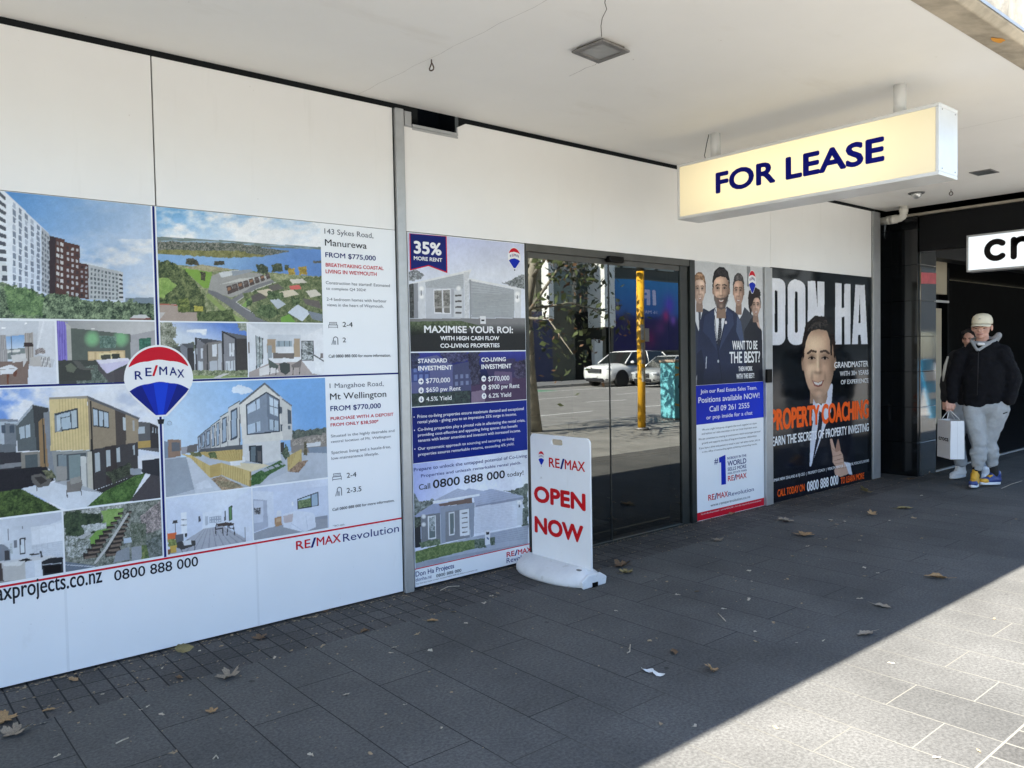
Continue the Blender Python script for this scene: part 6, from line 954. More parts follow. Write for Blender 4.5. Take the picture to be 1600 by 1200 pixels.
# ================================================================ FOOTPATH SIGN (board in a moulded base)
fs = empty('footpath_sign', (3.70, -0.36, 0), 'white open now board slotted in a rounded white plastic base', 'sign')
SX = 3.70
bl, brr, tl, tr = (at_x(826.5, 858, SX), at_x(921, 886, SX), at_x(833.7, 675.5, SX), at_x(924.3, 688, SX))
yl = (bl.y+tl.y)/2; yr = (brr.y+tr.y)/2; zt = (tl.z+tr.z)/2; zb = 0.10; yc = (yl+yr)/2; hw = abs(yl-yr)/2; r = 0.035
def board_outline(x):
    P = [(yc+hw, zb), (yc-hw, zb)]
    P += [(yc-hw+r-r*math.cos(rad(a_)), zt-r+r*math.sin(rad(a_))) for a_ in range(0, 91, 15)]
    P += [(yc+hw-r+r*math.sin(rad(a_)), zt-r+r*math.cos(rad(a_))) for a_ in range(0, 91, 15)]
    return [(x, a_, b2) for a_, b2 in P]
BOARD = pm('sign_board', (0.78, 0.79, 0.80), 0.3, var=0.03, scale=4, spec=0.4, stain=((18, .68, .04, .35, (.30, .28, .25), (1, 1, 1)), (6, .64, .08, .15, (.45, .43, .38), (1, 2, .4))))
bm = bmesh.new()
def ringv(P): return [bm.verts.new(q) for q in P]
hole = [(SX, yc+0.085-hw*0.0+dy, zt-0.045+dz) for dy, dz in ((-.055, -.011), (-.044, -.02), (.044, -.02), (.055, -.011), (.055, .011), (.044, .02), (-.044, .02), (-.055, .011))]
v1 = ringv(board_outline(SX)); v2 = ringv([(SX, q[1]+0.0-0.085+0.02, q[2]) for q in hole])
ed = [bm.edges.new((v1[i], v1[(i+1) % len(v1)])) for i in range(len(v1))]+[bm.edges.new((v2[i], v2[(i+1) % len(v2)])) for i in range(len(v2))]
bmesh.ops.triangle_fill(bm, use_beauty=True, use_dissolve=False, edges=ed)
ex = bmesh.ops.extrude_face_region(bm, geom=bm.faces[:]); bmesh.ops.translate(bm, verts=[e for e in ex['geom'] if isinstance(e, bmesh.types.BMVert)], vec=(0.012, 0, 0)); bmesh.ops.recalc_face_normals(bm, faces=bm.faces)
me = bpy.data.meshes.new('board'); bm.to_mesh(me); bm.free(); me.materials.append(BOARD); o = bpy.data.objects.new('board', me); COL.objects.link(o); o.parent = fs; o.matrix_parent_inverse = wm(fs).inverted()
# base: rounded hump with a moulded end grip
PLAST = pm('white_plastic', (0.66, 0.67, 0.68), 0.42, var=0.10, scale=7, bump=0.05, bscale=30, spec=0.4, stain=((14, .60, .08, .35, (.36, .34, .30), (1, 1, 1)),))
rings = []
def foot(sx, sy, z, yoff=0.0, flatend=1.0):
    P = []
    for k_ in range(36):
        a_ = 2*math.pi*k_/36; c_, s_ = math.cos(a_), math.sin(a_); e = 2.6
        x_ = math.copysign(abs(c_)**(2/e), c_)*sx; y_ = math.copysign(abs(s_)**(2/e), s_)*sy
        y_ = max(y_, -sy*flatend); taper = 1.08-0.22*max(0, y_/sy)**2-0.18*max(0, -y_/sy)**2
        P.append((SX+0.006+x_*taper, yc+0.045+yoff+y_, z))
    return P
for sx, sy, z in ((0.165, 0.355, 0.0), (0.172, 0.362, 0.012), (0.170, 0.360, 0.04), (0.15, 0.345, 0.065), (0.11, 0.325, 0.088), (0.065, 0.305, 0.104), (0.03, 0.295, 0.110)): rings.append(foot(sx, sy, z, 0, 0.96))
MB().loft(rings).build('base', PLAST, fs)
gb = MB(); gy = yc+0.045-0.338
gb.prism([(SX-0.10, gy, 0.0), (SX-0.115, gy, 0.05), (SX-0.05, gy, 0.085), (SX+0.06, gy, 0.085), (SX+0.12, gy, 0.05), (SX+0.11, gy, 0.0)], (0, -0.022, 0))
gb.build('end_grip', PLAST, fs, bevel=0.008)
MB().box(SX-0.02, SX+0.03, gy-0.0255, gy-0.015, -0.0, 0.03).build('wheel_recess', TRUEBLACK, fs)
MB().box(SX-0.055, SX-0.035, yc-0.235, yc-0.205, 0.098, 0.104).build('drain_plug', STEEL, fs)
lt = Letters((SX-0.0008, 0, 0), (0, -1, 0), (0, 0, 1)); Q = lambda x, y: at_x(x, y, SX)
Tz = lambda x, y: (780+x/4.1375, 650+y/4.1375)
def onboard(body, x0, y0, x1, y1, yt, w):
    a_ = Q(*Tz(x0, y0)); b2 = Q(*Tz(x1, y1)); c_ = Q(*Tz(x0, yt)); lt.put(body, -a_.y, (a_.z+b2.z)/2, -b2.y, c_.z-a_.z, w)
onboard('OPEN', 226, 545, 560, 625, 440, 0.075); onboard('NOW', 230, 748, 546, 828, 642, 0.075)
lt.build('lettering', SIGNRED, fs)
a_ = Q(*Tz(322, 325)); b2 = Q(*Tz(556, 366)); c_ = Q(*Tz(322, 264)); hh = c_.z-a_.z; zz = (a_.z+b2.z)/2; W_ = -b2.y+a_.y
lt = Letters((SX-0.0008, 0, 0), (0, -1, 0), (0, 0, 1)); lt.put('RE', -a_.y, zz, -a_.y+W_*.31, hh, .03).put('MAX', -a_.y+W_*.45, zz, -b2.y, hh, .03).build('lettering', SIGNRED, fs)
flat('slash', [(SX-0.0008, a_.y-W_*u, zz+hh*v_) for u, v_ in ((.315, -.06), (.37, -.06), (.45, 1.06), (.395, 1.06))], NAVY, fs)
# small balloon emblem on the board, turned to face along the street
n0 = set(o.name for o in bpy.data.objects); a_ = Q(*Tz(272, 225)); b2 = Q(*Tz(272, 335))
bal = balloon(0.0, 0.0, a_.z-b2.z, 0.0, None, 0.72, False)
bal.parent = fs; bal.rotation_euler = (0, 0, rad(-90)); bal.location = (SX-0.0008, a_.y, b2.z); bal.matrix_parent_inverse = wm(fs).inverted()

# ================================================================ THE STREET BEHIND THE CAMERA (seen in the door glass)
def V(px, py, Yv): q = at_y(px, py, Yv); return Vector((q.x, -q.y, q.z))          # mirrored point -> street side
def VG(px, py, z=0.0): q = at_z(px, py, z); return Vector((q.x, -q.y, z))
FY = 28.0
fxp = lambda px: V(px, 500, FY).x
fzp = lambda px, py: V(px, py, FY).z
DKF = pm('dark_facade', (0.055, 0.057, 0.05), 0.6, var=0.2, scale=0.6); GLZ = pm('office_glass', (0.05, 0.065, 0.06), 0.08, var=0.15, scale=0.3, spec=0.9)
OLIVE = pm('olive_render', (0.12, 0.115, 0.085), 0.8, var=0.15, scale=0.8); WHT = pm('white_cladding', (0.75, 0.75, 0.72), 0.5, var=0.06, scale=1.0); MAROON = pm('maroon_paint', (0.28, 0.03, 0.05), 0.5)
# office with a white blade
ob = empty('office_building', (24, -FY-3, 0), 'dark glass office building with a white hanging blade across the street', 'building')
x0, x1 = fxp(838), fxp(947)
MB().box(x0, x1, -FY-9, -FY, 0, 13).build('wall', OLIVE, ob)
g = MB(); g.box(fxp(864), fxp(917), -FY, -FY+0.05, fzp(890, 478), fzp(890, 425)); g.build('glazing', GLZ, ob)
g = MB(); g.box(fxp(864), fxp(917), -FY, -FY+0.07, fzp(890, 424), fzp(890, 409)); g.build('spandrel', pm('pale_spandrel', (0.3, 0.3, 0.29), 0.6), ob)
g = MB(); g.box(fxp(866), fxp(912), -FY, -FY+0.09, fzp(890, 407), fzp(890, 396)); g.build('maroon_band', MAROON, ob)
g = MB(); g.box(fxp(898), fxp(940), -FY, -FY+0.04, 0.0, fzp(915, 487)); g.build('shop_opening', TRUEBLACK, ob)
g = MB(); g.box(fxp(818), fxp(862), -FY, -FY+0.04, 0.0, fzp(835, 487)); g.build('shop_opening', pm('dusky_blue', (0.03, 0.035, 0.11), 0.4), ob)
g = MB(); g.box(fxp(919), fxp(936), -FY, -FY+1.3, fzp(927, 512), 9.5); g.build('white_blade', WHT, ob)
g = MB(); g.box(fxp(938.5), fxp(943.5), -FY, -FY+0.4, fzp(940, 512), fzp(940, 420)); g.build('red_fin', pm('red_fin', (0.42, 0.05, 0.07), 0.5), ob)
g = MB(); g.box(fxp(846), fxp(854), -FY, -FY+0.6, fzp(850, 500), 9.0); g.build('white_pier', WHT, ob)
g = MB(); g.box(fxp(924), fxp(936), -FY, -FY+0.3, 0.1, fzp(927, 530)); g.build('lit_panel', WHT, ob)
# cinema with a big film poster panel
cb = empty('cinema_building', (40, -FY-3, 0), 'dark cinema building with a wide blue and purple film poster across the street', 'building')
MB().box(x1, fxp(1075)+30, -FY-9, -FY-0.2, 0, 13).build('wall', DKF, cb)
g = MB(); g.box(fxp(953), fxp(957), -FY-0.2, -FY+0.1, 0, fzp(955, 440)); g.build('pier', OLIVE, cb)
g = MB(); xs = [fxp(q) for q in (956, 974, 1000, 1030, 1058)]
for a_, b2 in zip(xs, xs[1:]): g.box(a_+.15, b2-.15, -FY-.2, -FY-.1, fzp(1005, 420), fzp(1005, 413))
g.build('upper_window', pm('dim_window', (0.22, 0.23, 0.22), 0.2, spec=0.8), cb)
bx0, bx1, bz0, bz1 = fxp(953), fxp(1062), fzp(1005, 548), fzp(1005, 438)
fp = MB(); fp.box(bx0-.12, bx1+.12, -FY-.2, -FY+.02, bz0-.12, bz1+.12); fp.build('poster_frame', BLACKMETAL, cb)
nX, nZ = 90, 60
class Wide:
    pass
def film_panel():
    vs, fs, cs = [], [], []
    for j in range(nZ+1):
        for i in range(nX+1):
            u, v = i/nX, j/nZ; vs.append((bx0+(bx1-bx0)*u, -FY+.026, bz0+(bz1-bz0)*v))
            sky_ = np.array((70, 150, 215))*(v) + np.array((60, 80, 170))*(1-v); low = np.array((46, 40, 104)); t = np.clip((v-.42)/.12, 0, 1); c = sky_*t+low*(1-t)
            for cu_, cv_, r_, col in ((.10, .60, .05, (150, 110, 120)), (.84, .66, .09, (120, 84, 230)), (.78, .50, .06, (214, 60, 140)), (.90, .44, .05, (170, 110, 220)), (.55, .18, .10, (140, 40, 110)), (.22, .46, .06, (88, 78, 92)), (.70, .33, .08, (120, 60, 130))):
                a_ = math.exp(-(((u-cu_)/r_)**2+((v-cv_)/(r_*1.6))**2)*1.2)*.9; c = c*(1-a_)+np.array(col)*a_
            cs.append((*(lin(c)*.85), 1.0))
    for j in range(nZ):
        for i in range(nX): a_ = j*(nX+1)+i; fs.append((a_+1, a_, a_+nX+1, a_+nX+2))
    me = bpy.data.meshes.new('poster_panel'); me.from_pydata(vs, [], fs); at = me.color_attributes.new('ink', 'FLOAT_COLOR', 'POINT'); at.data.foreach_set('color', np.array(cs, np.float32).ravel()); me.materials.append(PRINT)
    o = bpy.data.objects.new('poster_panel', me); COL.objects.link(o); o.parent = cb; o.matrix_parent_inverse = wm(cb).inverted()
film_panel()
lt = Letters((0, -FY+.034, 0), (-1, 0, 0), (0, 0, 1))
zl = lambda py: fzp(1012, py)
lt.put('IF', -fxp(1025), zl(477), -fxp(1002), zl(453)-zl(477), .06).put('16 MAY', -fxp(1026), zl(490), -fxp(1004), zl(485)-zl(490), .02).build('lettering', pm('ink_lilac', (0.62, 0.58, 0.85), 0.4), cb)
# plain blocks that carry the street on either side
for xa, xb_, hh_, c_, lb in ((-60, -6, 6.0, (0.33, 0.30, 0.26), 'low tan shop block at the far left across the street'), (-5, 12, 4.5, (0.16, 0.16, 0.17), 'low grey shop block across the street facing the white billboard'), (fxp(1075)+30.4, 140, 11, (0.045, 0.045, 0.045), 'long dark building down the street beyond the cinema')):
    o = empty('far_building', ((xa+xb_)/2, -FY-3, 0), lb, 'building'); MB().box(xa, xb_, -FY-9, -FY, 0, hh_).build('wall', pm('far_wall_%d' % int(xa+100), c_, 0.8, var=0.15, scale=0.5), o)
    g = MB(); n_ = max(2, int((xb_-xa)/6))
    for k_ in range(n_): w_ = (xb_-xa)/n_; g.box(xa+w_*k_+.5, xa+w_*(k_+1)-.5, -FY, -FY+.05, .4, 2.9)
    g.build('shop_window', GLZ, o)
# yellow street pole
pb = VG(1004, 672); pole = empty('street_pole', pb, 'tall yellow painted pole with a dark upper half and old stickers', 'pole')
zt_ = V(1002, 424, -pb.y).z; r_ = 0.078
YEL = pm('yellow_paint', (0.80, 0.42, 0.02), 0.45, var=0.12, scale=4)
MB().tube([pb, pb+Vector((0.015, 0, zt_))], r_, 18).build('yellow_shaft', YEL, pole); MB().tube([pb+Vector((0.015, 0, zt_)), pb+Vector((0.03, 0, 8.0))], r_*.96, 18).build('upper_shaft', pm('dark_pole', (0.05, 0.05, 0.04), 0.6), pole)
MB().tube([pb, pb+Vector((0, 0, 0.05))], 0.14, 18).build('base_collar', STEEL, pole)
for za, zb2, c_ in ((1.75, 2.05, (0.6, 0.6, 0.58)), (1.30, 1.70, (0.35, 0.34, 0.32)), (.95, 1.22, (0.55, 0.53, 0.45)), (2.16, 2.2, (0.1, 0.1, 0.1))):
    s_ = MB(); R_ = r_+.0025; n_ = 6; an = [rad(75+10*k_) for k_ in range(n_+1)]
    for a_, b2 in zip(an, an[1:]): s_.quad((pb.x+R_*math.cos(a_), pb.y+R_*math.sin(a_), za), (pb.x+R_*math.cos(b2), pb.y+R_*math.sin(b2), za), (pb.x+R_*math.cos(b2), pb.y+R_*math.sin(b2), zb2), (pb.x+R_*math.cos(a_), pb.y+R_*math.sin(a_), zb2))
    s_.build('sticker', pm('sticker_%d' % int(za*100), c_, 0.6, var=0.35, scale=25), pole)
sgn = MB(); sgn.box(pb.x+.10, pb.x+.22, pb.y+.02, pb.y+.035, 1.72, 1.98); sgn.build('notice_plate', WHT, pole); MB().box(pb.x+.07, pb.x+.085, pb.y-.01, pb.y+.01, 1.55, 2.15).build('notice_rod', STEEL, pole)
# painted utility cabinet
ca_ = VG(1060, 655); cab = empty('utility_cabinet', ca_, 'turquoise painted utility cabinet with graffiti and yellow stripes', 'cabinet'); TURQ = pm('turquoise_paint', (0.16, 0.50, 0.56), 0.55, var=0.2, scale=3)
w_ = .34; zt_ = 1.28
MB().box(ca_.x-w_, ca_.x+w_, ca_.y-.2, ca_.y+.2, 0.04, zt_).build('body', TURQ, cab, bevel=.02); MB().box(ca_.x-w_-.02, ca_.x+w_+.02, ca_.y-.22, ca_.y+.22, zt_, zt_+.06).build('lid', pm('tan_lid', (0.42, 0.32, 0.24), 0.7), cab, bevel=.015); MB().box(ca_.x-w_+.03, ca_.x+w_-.03, ca_.y-.17, ca_.y+.17, 0, .04).build('plinth', KERBM, cab)
gf = MB(); yy = ca_.y+.2025
for pts in ([(-.2, .72), (-.05, 1.0), (.05, .8), (.12, 1.02)], [(-.1, .62), (.1, .62), (.14, .8)], [(.16, .6), (.16, .85), (.26, .85), (.26, .68), (.16, .7)]):
    for (a_, b2), (c_, d_) in zip(pts, pts[1:]):
        dv = Vector((c_-a_, 0, d_-b2)).normalized(); n_ = Vector((-dv.z, 0, dv.x))*.028; P_ = Vector((ca_.x+a_, yy, b2)); Q_ = Vector((ca_.x+c_, yy+.0004, d_)); gf.quad(P_-n_, Q_-n_, Q_+n_, P_+n_)
gf.build('graffiti', TRUEBLACK, cab)
for a_, b2, c_, d_ in ((-.33, 1.0, .33, 1.08), (-.33, .36, .33, .22), (-.33, 1.18, .05, 1.1)):
    g = MB(); P_ = Vector((ca_.x+a_, yy+.001, b2)); Q_ = Vector((ca_.x+c_, yy+.001, d_)); n_ = Vector((0, 0, .022)); g.quad(P_-n_, Q_-n_, Q_+n_, P_+n_); g.build('yellow_stripe', YEL, cab)
g = MB(); g.poly([(ca_.x-.12, yy+.0006, .55), (ca_.x+.06, yy+.0006, .56), (ca_.x-.04, yy+.0006, .40)]); g.poly([(ca_.x+.1, yy+.0006, .3), (ca_.x+.3, yy+.0006, .5), (ca_.x+.28, yy+.0006, .28)]); g.build('painted_leaf', pm('lime_paint', (0.35, 0.6, 0.25), 0.6), cab)

# cars
TYRE = pm('tyre_rubber', (0.02, 0.02, 0.02), 0.8); RIM = pm('alloy_rim', (0.35, 0.35, 0.36), 0.3, metal=0.9); CARGLASS = pm('car_glass', (0.015, 0.018, 0.018), 0.05, spec=0.9); LAMP = pm('lamp_lens', (0.6, 0.62, 0.64), 0.08, spec=0.9); CHROME = pm('dark_grille', (0.05, 0.05, 0.055), 0.25, metal=0.6)
def car(name, label, loc, paint, L_, W_, H_, prof, cabin, wheelr, wx):
    """nose towards -x; prof = (t, low, high, half width share) stations; cabin = (x, roof share, inset) stations"""
    root = empty(name, loc, label, 'car'); x0, y0, z0 = loc; hw_ = W_/2
    def ring(x, zl_, zh_, w_, e=3.4, n=24):
        R = []
        for k_ in range(n):
            a_ = 2*math.pi*k_/n; c_, s_ = math.cos(a_), math.sin(a_); R.append((x0+x, y0+math.copysign(abs(c_)**(2/e), c_)*w_, z0+(zl_+zh_)/2+math.copysign(abs(s_)**(2/e), s_)*(zh_-zl_)/2))
        return R
    MB().loft([ring(t*L_, a_, b2, hw_*w_) for t, a_, b2, w_ in prof]).build('body', paint, root)
    def trap(x, zb2, zt2, wb, wt):
        return [(x0+x, y0-wb, z0+zb2), (x0+x, y0-wt, z0+zt2), (x0+x, y0+wt, z0+zt2), (x0+x, y0+wb, z0+zb2)]
    belt = prof[len(prof)//2][2]-.03
    MB().loft([trap(x*L_, belt, z_, hw_*.93, hw_*wt) for x, z_, wt in cabin], smooth=False).build('window', CARGLASS, root)
    rf = MB(); top = cabin[1:-1]; rf.loft([[(x0+x*L_, y0-hw_*wt-.015, z0+z_-.05), (x0+x*L_, y0-hw_*wt+.06, z0+z_+.02), (x0+x*L_, y0+hw_*wt-.06, z0+z_+.02), (x0+x*L_, y0+hw_*wt+.015, z0+z_-.05)] for x, z_, wt in top]); rf.build('roof', paint, root)
    for i in (1, 2, -2):
        x, z_, wt = cabin[i]; xb2 = cabin[0][0] if i == 1 else (x if i == 2 else cabin[-1][0])
        for s_ in (-1, 1):
            pl_ = MB(); pl_.tube([(x0+xb2*L_, y0+s_*hw_*.94, z0+belt), (x0+x*L_, y0+s_*(hw_*wt+.005), z0+z_-.02)], .035, 6); pl_.build('pillar', paint, root)
    for t in wx:
        for s_ in (-1, 1):
            c_ = Vector((x0+t*L_, y0+s_*(hw_-.12), z0+wheelr)); wl = MB(); wl.tube([c_+Vector((0, -.11, 0)), c_+Vector((0, .11, 0))], wheelr, 24); w_o = wl.build('wheel', TYRE, root)
            rm_ = MB(); rm_.tube([c_+Vector((0, s_*.10, 0)), c_+Vector((0, s_*.118, 0))], [wheelr*.66, wheelr*.6], 20); rm_.build('rim', RIM, w_o)
            ar = MB(); ar.tube([c_+Vector((0, s_*.02, .02)), c_+Vector((0, s_*.127, .02))], wheelr*1.16, 24); ar.build('wheel_arch', TYRE, root)
    zf = prof[1][2]
    for s_ in (-1, 1):
        h_ = MB(); h_.ball((x0+.035*L_, y0+s_*hw_*.70, z0+zf-.13), (.16, .22, .075), 14, 8); h_.build('headlight', LAMP, root)
        h_ = MB(); h_.ball((x0+.02*L_, y0+s_*hw_*.74, z0+.38), (.06, .10, .06), 10, 6); h_.build('fog_lamp', CHROME, root)
        m_ = MB(); m_.ball((x0+cabin[0][0]*L_+.35, y0+s_*(hw_+.08), z0+belt+.07), (.08, .11, .075), 10, 7); m_.build('mirror', paint, root)
    g = MB(); g.box(x0-.045, x0+.05, y0-hw_*.50, y0+hw_*.50, z0+zf-.33, z0+zf-.12); go = g.build('grille', CHROME, root, bevel=.03)
    for k_ in range(3): MB().box(x0-.056, x0-.04, y0-hw_*.47, y0+hw_*.47, z0+zf-.31+k_*.07, z0+zf-.285+k_*.07).build('grille_bar', RIM, go)
    MB().box(x0-.06, x0+.05, y0-hw_*.62, y0+hw_*.62, z0+.26, z0+.42).build('lower_intake', CHROME, root, bevel=.03); MB().box(x0-.075, x0-.055, y0-.2, y0+.2, z0+.46, z0+.56).build('number_plate', WHT, root)
CW = pm('white_car_paint', (0.74, 0.74, 0.73), 0.25, var=0.02, coat=0.6); CS = pm('silver_car_paint', (0.50, 0.51, 0.50), 0.28, metal=0.35, var=0.03, coat=0.5)
sp = VG(953, 605, ROAD_Z)
car('parked_suv', 'white sport utility car with dark grille stopped on the road', (sp.x, sp.y-.96, ROAD_Z), CW, 4.85, 1.92, 1.74,
    ((0, .34, .84, .72), (.015, .26, 1.0, .90), (.08, .22, 1.06, .98), (.28, .20, 1.14, 1.0), (.5, .20, 1.14, 1.0), (.8, .22, 1.14, 1.0), (.96, .28, 1.10, .95), (1, .40, 1.0, .85)), ((.25, 1.12, .80), (.40, 1.66, .72), (.62, 1.72, .72), (.88, 1.66, .70), (.985, 1.12, .78)), .37, (.19, .80))
sp2 = VG(1027, 606, ROAD_Z)
car('silver_hatchback', 'silver small car queuing behind the white one', (sp2.x, sp2.y-.86, ROAD_Z), CS, 4.2, 1.70, 1.46,
    ((0, .30, .66, .70), (.015, .24, .80, .88), (.10, .20, .88, .97), (.28, .19, .95, 1.0), (.5, .19, .96, 1.0), (.85, .22, .98, .98), (.97, .28, .94, .94), (1, .38, .86, .85)), ((.24, .94, .82), (.42, 1.42, .70), (.60, 1.46, .70), (.86, 1.40, .68), (.98, .96, .78)), .31, (.18, .80))
# street tree
tb = VG(837, 674); tree = empty('street_tree', tb, 'leaning street tree with pale trunk and broad drooping leaves', 'tree'); BARK = pm('pale_bark', (0.34, 0.31, 0.25), 0.9, var=0.3, scale=6, bump=.4, bscale=20)
rnd = random.Random(5)
tm = MB(); trunk = [tb, tb+Vector((-.25, .15, 1.2)), tb+Vector((-.45, .3, 2.4)), tb+Vector((-.3, .5, 3.6)), tb+Vector((-.2, .6, 5.5))]; tm.tube(trunk, [.15, .12, .11, .09, .05], 12); tips = []
for k_ in range(34):
    t = rnd.uniform(.42, 1); i = min(3, int(t*4)); b0 = trunk[i].lerp(trunk[i+1], t*4-i); an = rnd.uniform(0, 6.28); ln = rnd.uniform(1.0, 2.6)
    d_ = Vector((math.cos(an), math.sin(an), rnd.uniform(-.15, .75))); b1 = b0+d_*ln*.5+Vector((0, 0, .1)); b2 = b0+d_*ln+Vector((0, 0, -rnd.uniform(0, .6))); tm.tube([b0, b1, b2], [.035, .02, .008], 6); tips += [(b1, .45), (b2, .6), (b1.lerp(b2, .5), .5)]
tm.build('trunk', BARK, tree)
def leaf_cloud(name, m, n, size):
    vs, fs = [], []
    for k_ in range(n):
        c_, s_ = rnd.choice(tips); p_ = c_+Vector((rnd.gauss(0, s_*.55), rnd.gauss(0, s_*.55), rnd.gauss(0, s_*.5)))
        a_ = Vector((rnd.gauss(0, 1), rnd.gauss(0, 1), rnd.gauss(-.7, .6))).normalized(); b2 = a_.cross(Vector((rnd.random(), rnd.random(), rnd.random()))).normalized(); L2 = size*rnd.uniform(.6, 1.3)
        i = len(vs); vs += [p_, p_+a_*L2*.5+b2*L2*.28, p_+a_*L2, p_+a_*L2*.5-b2*L2*.28]; fs.append((i, i+1, i+2, i+3))
    mb = MB(); mb.add(vs, fs); mb.build(name, m, tree, fix=False)
leaf_cloud('crown', pm('leaf_green', (0.075, 0.095, 0.035), 0.55, var=0.5, scale=5), 3400, .16); leaf_cloud('crown', pm('leaf_rust', (0.16, 0.085, 0.04), 0.6, var=0.5, scale=5), 1400, .11)

# sandwich board standing in the sun further along the footpath
sbp = at_y(1444, 640, 3.0); sb_c = Vector((at_y(1444, 600, 3.0).x, -.62-3.0, 0))
sbd = empty('sandwich_board', sb_c, 'turquoise and white sandwich board standing on the sunny footpath', 'sign')
CY_ = pm('cyan_panel', (0.03, 0.42, 0.75), 0.4, var=.05)
for sy in (-1, 1):
    pn = MB(); pn.quad((sb_c.x-.34, sb_c.y+sy*.28, .02), (sb_c.x+.34, sb_c.y+sy*.28, .02), (sb_c.x+.34, sb_c.y+sy*.03, 1.25), (sb_c.x-.34, sb_c.y+sy*.03, 1.25)); o = pn.build('panel', CY_, sbd); s_ = o.modifiers.new('t', 'SOLIDIFY'); s_.thickness = .012; s_.offset = 0
    for z0, z1, w_ in ((.80, 1.02, .30), (.42, .55, .26)):
        f_ = lambda z: sb_c.y+sy*(.28-.25*(z-.02)/1.23+.009); pn = MB(); pn.quad((sb_c.x-w_, f_(z0), z0), (sb_c.x+w_, f_(z0), z0), (sb_c.x+w_*.9, f_(z1), z1), (sb_c.x-w_*.9, f_(z1), z1)); pn.build('white_block', WHT, sbd)

# bus shelter end panel near the cabinet
q0, q1 = V(1052, 585, 9.2), V(1090, 585, 9.2); shx0, shx1, shy = q0.x, q1.x+1.2, -9.2+1.5
sh_ = empty('bus_shelter', ((shx0+shx1)/2, shy, 0), 'white framed bus shelter panel with a timetable by the kerb', 'bus shelter')
fr = MB()
for x_ in (shx0, shx1): fr.tube([(x_, shy, 0), (x_, shy, 2.35)], .03, 8)
fr.tube([(shx0, shy, 2.35), (shx1, shy, 2.35)], .03, 8); fr.tube([(shx0, shy, .35), (shx1, shy, .35)], .02, 8); fr.build('frame', WHT, sh_)
MB().box(shx0+.04, shx1-.04, shy-.01, shy+.01, .4, 2.3).build('dark_panel', pm('navy_glass', (.02, .03, .07), .1, spec=.8), sh_); MB().box(shx0+.25, shx0+.55, shy+.011, shy+.02, 1.5, 2.15).build('timetable', pm('mint_sheet', (.35, .6, .5), .6), sh_); MB().box(shx0+.25, shx0+.55, shy+.011, shy+.02, 1.2, 1.36).build('yellow_strip', YEL, sh_)

# ================================================================ PEOPLE
def capsule(mb, a, ra, b, rb, sq=1.0, seg=16):
    """closed tapered limb with round ends; sq flattens it front to back"""
    a, b = Vector(a), Vector(b); d = (b-a); ln = max(d.length, 1e-4); t = d/ln; ref = Vector((0, 1, 0)) if abs(t.y) < .9 else Vector((1, 0, 0)); u = t.cross(ref).normalized(); w = u.cross(t)
    R = []
    for k in range(5): th = math.pi/2*(k+.15)/5; R.append((a-t*ra*math.cos(th), ra*math.sin(th)))
    for k in range(1, 5): R.append((a.lerp(b, k/5), ra+(rb-ra)*k/5))
    for k in range(5): th = math.pi/2*(1-k/5); R.append((b+t*rb*math.cos(th), rb*math.sin(max(th, .05))))
    mb.loft([[tuple(c+u*r*math.cos(2*math.pi*k/seg)+w*r*sq*math.sin(2*math.pi*k/seg)) for k in range(seg)] for c, r in R])
def fuse(name, mb, m, parent, vox=0.012, smooth=6, wob=0.0, wf=9.0, cut=None):
    """one continuous skin from overlapping volumes, then softened and creased"""
    me = bpy.data.meshes.new(name); me.from_pydata(mb.v, [], mb.f); o = bpy.data.objects.new(name, me); COL.objects.link(o)
    bm = bmesh.new(); bm.from_mesh(me); bmesh.ops.recalc_face_normals(bm, faces=bm.faces); bm.to_mesh(me); bm.free()
    r = o.modifiers.new('r', 'REMESH'); r.mode = 'VOXEL'; r.voxel_size = vox
    s = o.modifiers.new('s', 'SMOOTH'); s.factor = 0.5; s.iterations = smooth
    dg = bpy.context.evaluated_depsgraph_get(); new = bpy.data.meshes.new_from_object(o.evaluated_get(dg)); o.modifiers.clear(); o.data = new; bpy.data.meshes.remove(me); new.name = name
    if wob:
        for v in new.vertices:
            p = v.co; n = mnoise.noise(Vector((p.x*wf, p.y*wf, p.z*wf*1.6)))+.5*mnoise.noise(p*wf*2.7); v.co = p+v.normal*n*wob
    new.materials.clear(); new.materials.append(m)
    new.polygons.foreach_set('use_smooth', [True]*len(new.polygons))
    if parent: o.parent = parent
    return o
SK = 0.001818
def P(zx, zy, y=0.0): return Vector(((zx-350)*SK, y, (1108-zy)*SK))
SKIN = pm('skin', (0.56, 0.32, 0.245), 0.55, var=0.08, scale=18, spec=0.35); HAIR = pm('brown_hair', (0.05, 0.028, 0.018), 0.7, var=0.4, scale=60); EYE = pm('eye_dark', (0.02, 0.015, 0.012), 0.2); LIP = pm('lips', (0.36, 0.13, 0.11), 0.5)
JACKET = pm('black_jacket', (0.004, 0.0043, 0.0062), 0.9, var=0.35, scale=20, bump=.5, bscale=60, spec=.2); HOODIE = pm('grey_hoodie', (0.27, 0.28, 0.29), 0.9, var=0.1, scale=30, bump=.3, bscale=120); JOG = pm('grey_joggers', (0.33, 0.35, 0.36), 0.9, var=0.10, scale=14, bump=.25, bscale=90, spec=.15)
CAPM = pm('cream_cap', (0.66, 0.60, 0.46), 0.8, var=0.06, scale=20); SOCK = pm('black_sock', (0.012, 0.012, 0.012), 0.9); SHY = pm('shoe_yellow', (0.62, 0.34, 0.03), 0.5, var=.1); SHB = pm('shoe_blue', (0.03, 0.055, 0.20), 0.4, var=.1); SHW = pm('shoe_white', (0.68, 0.70, 0.72), 0.45, var=.06)
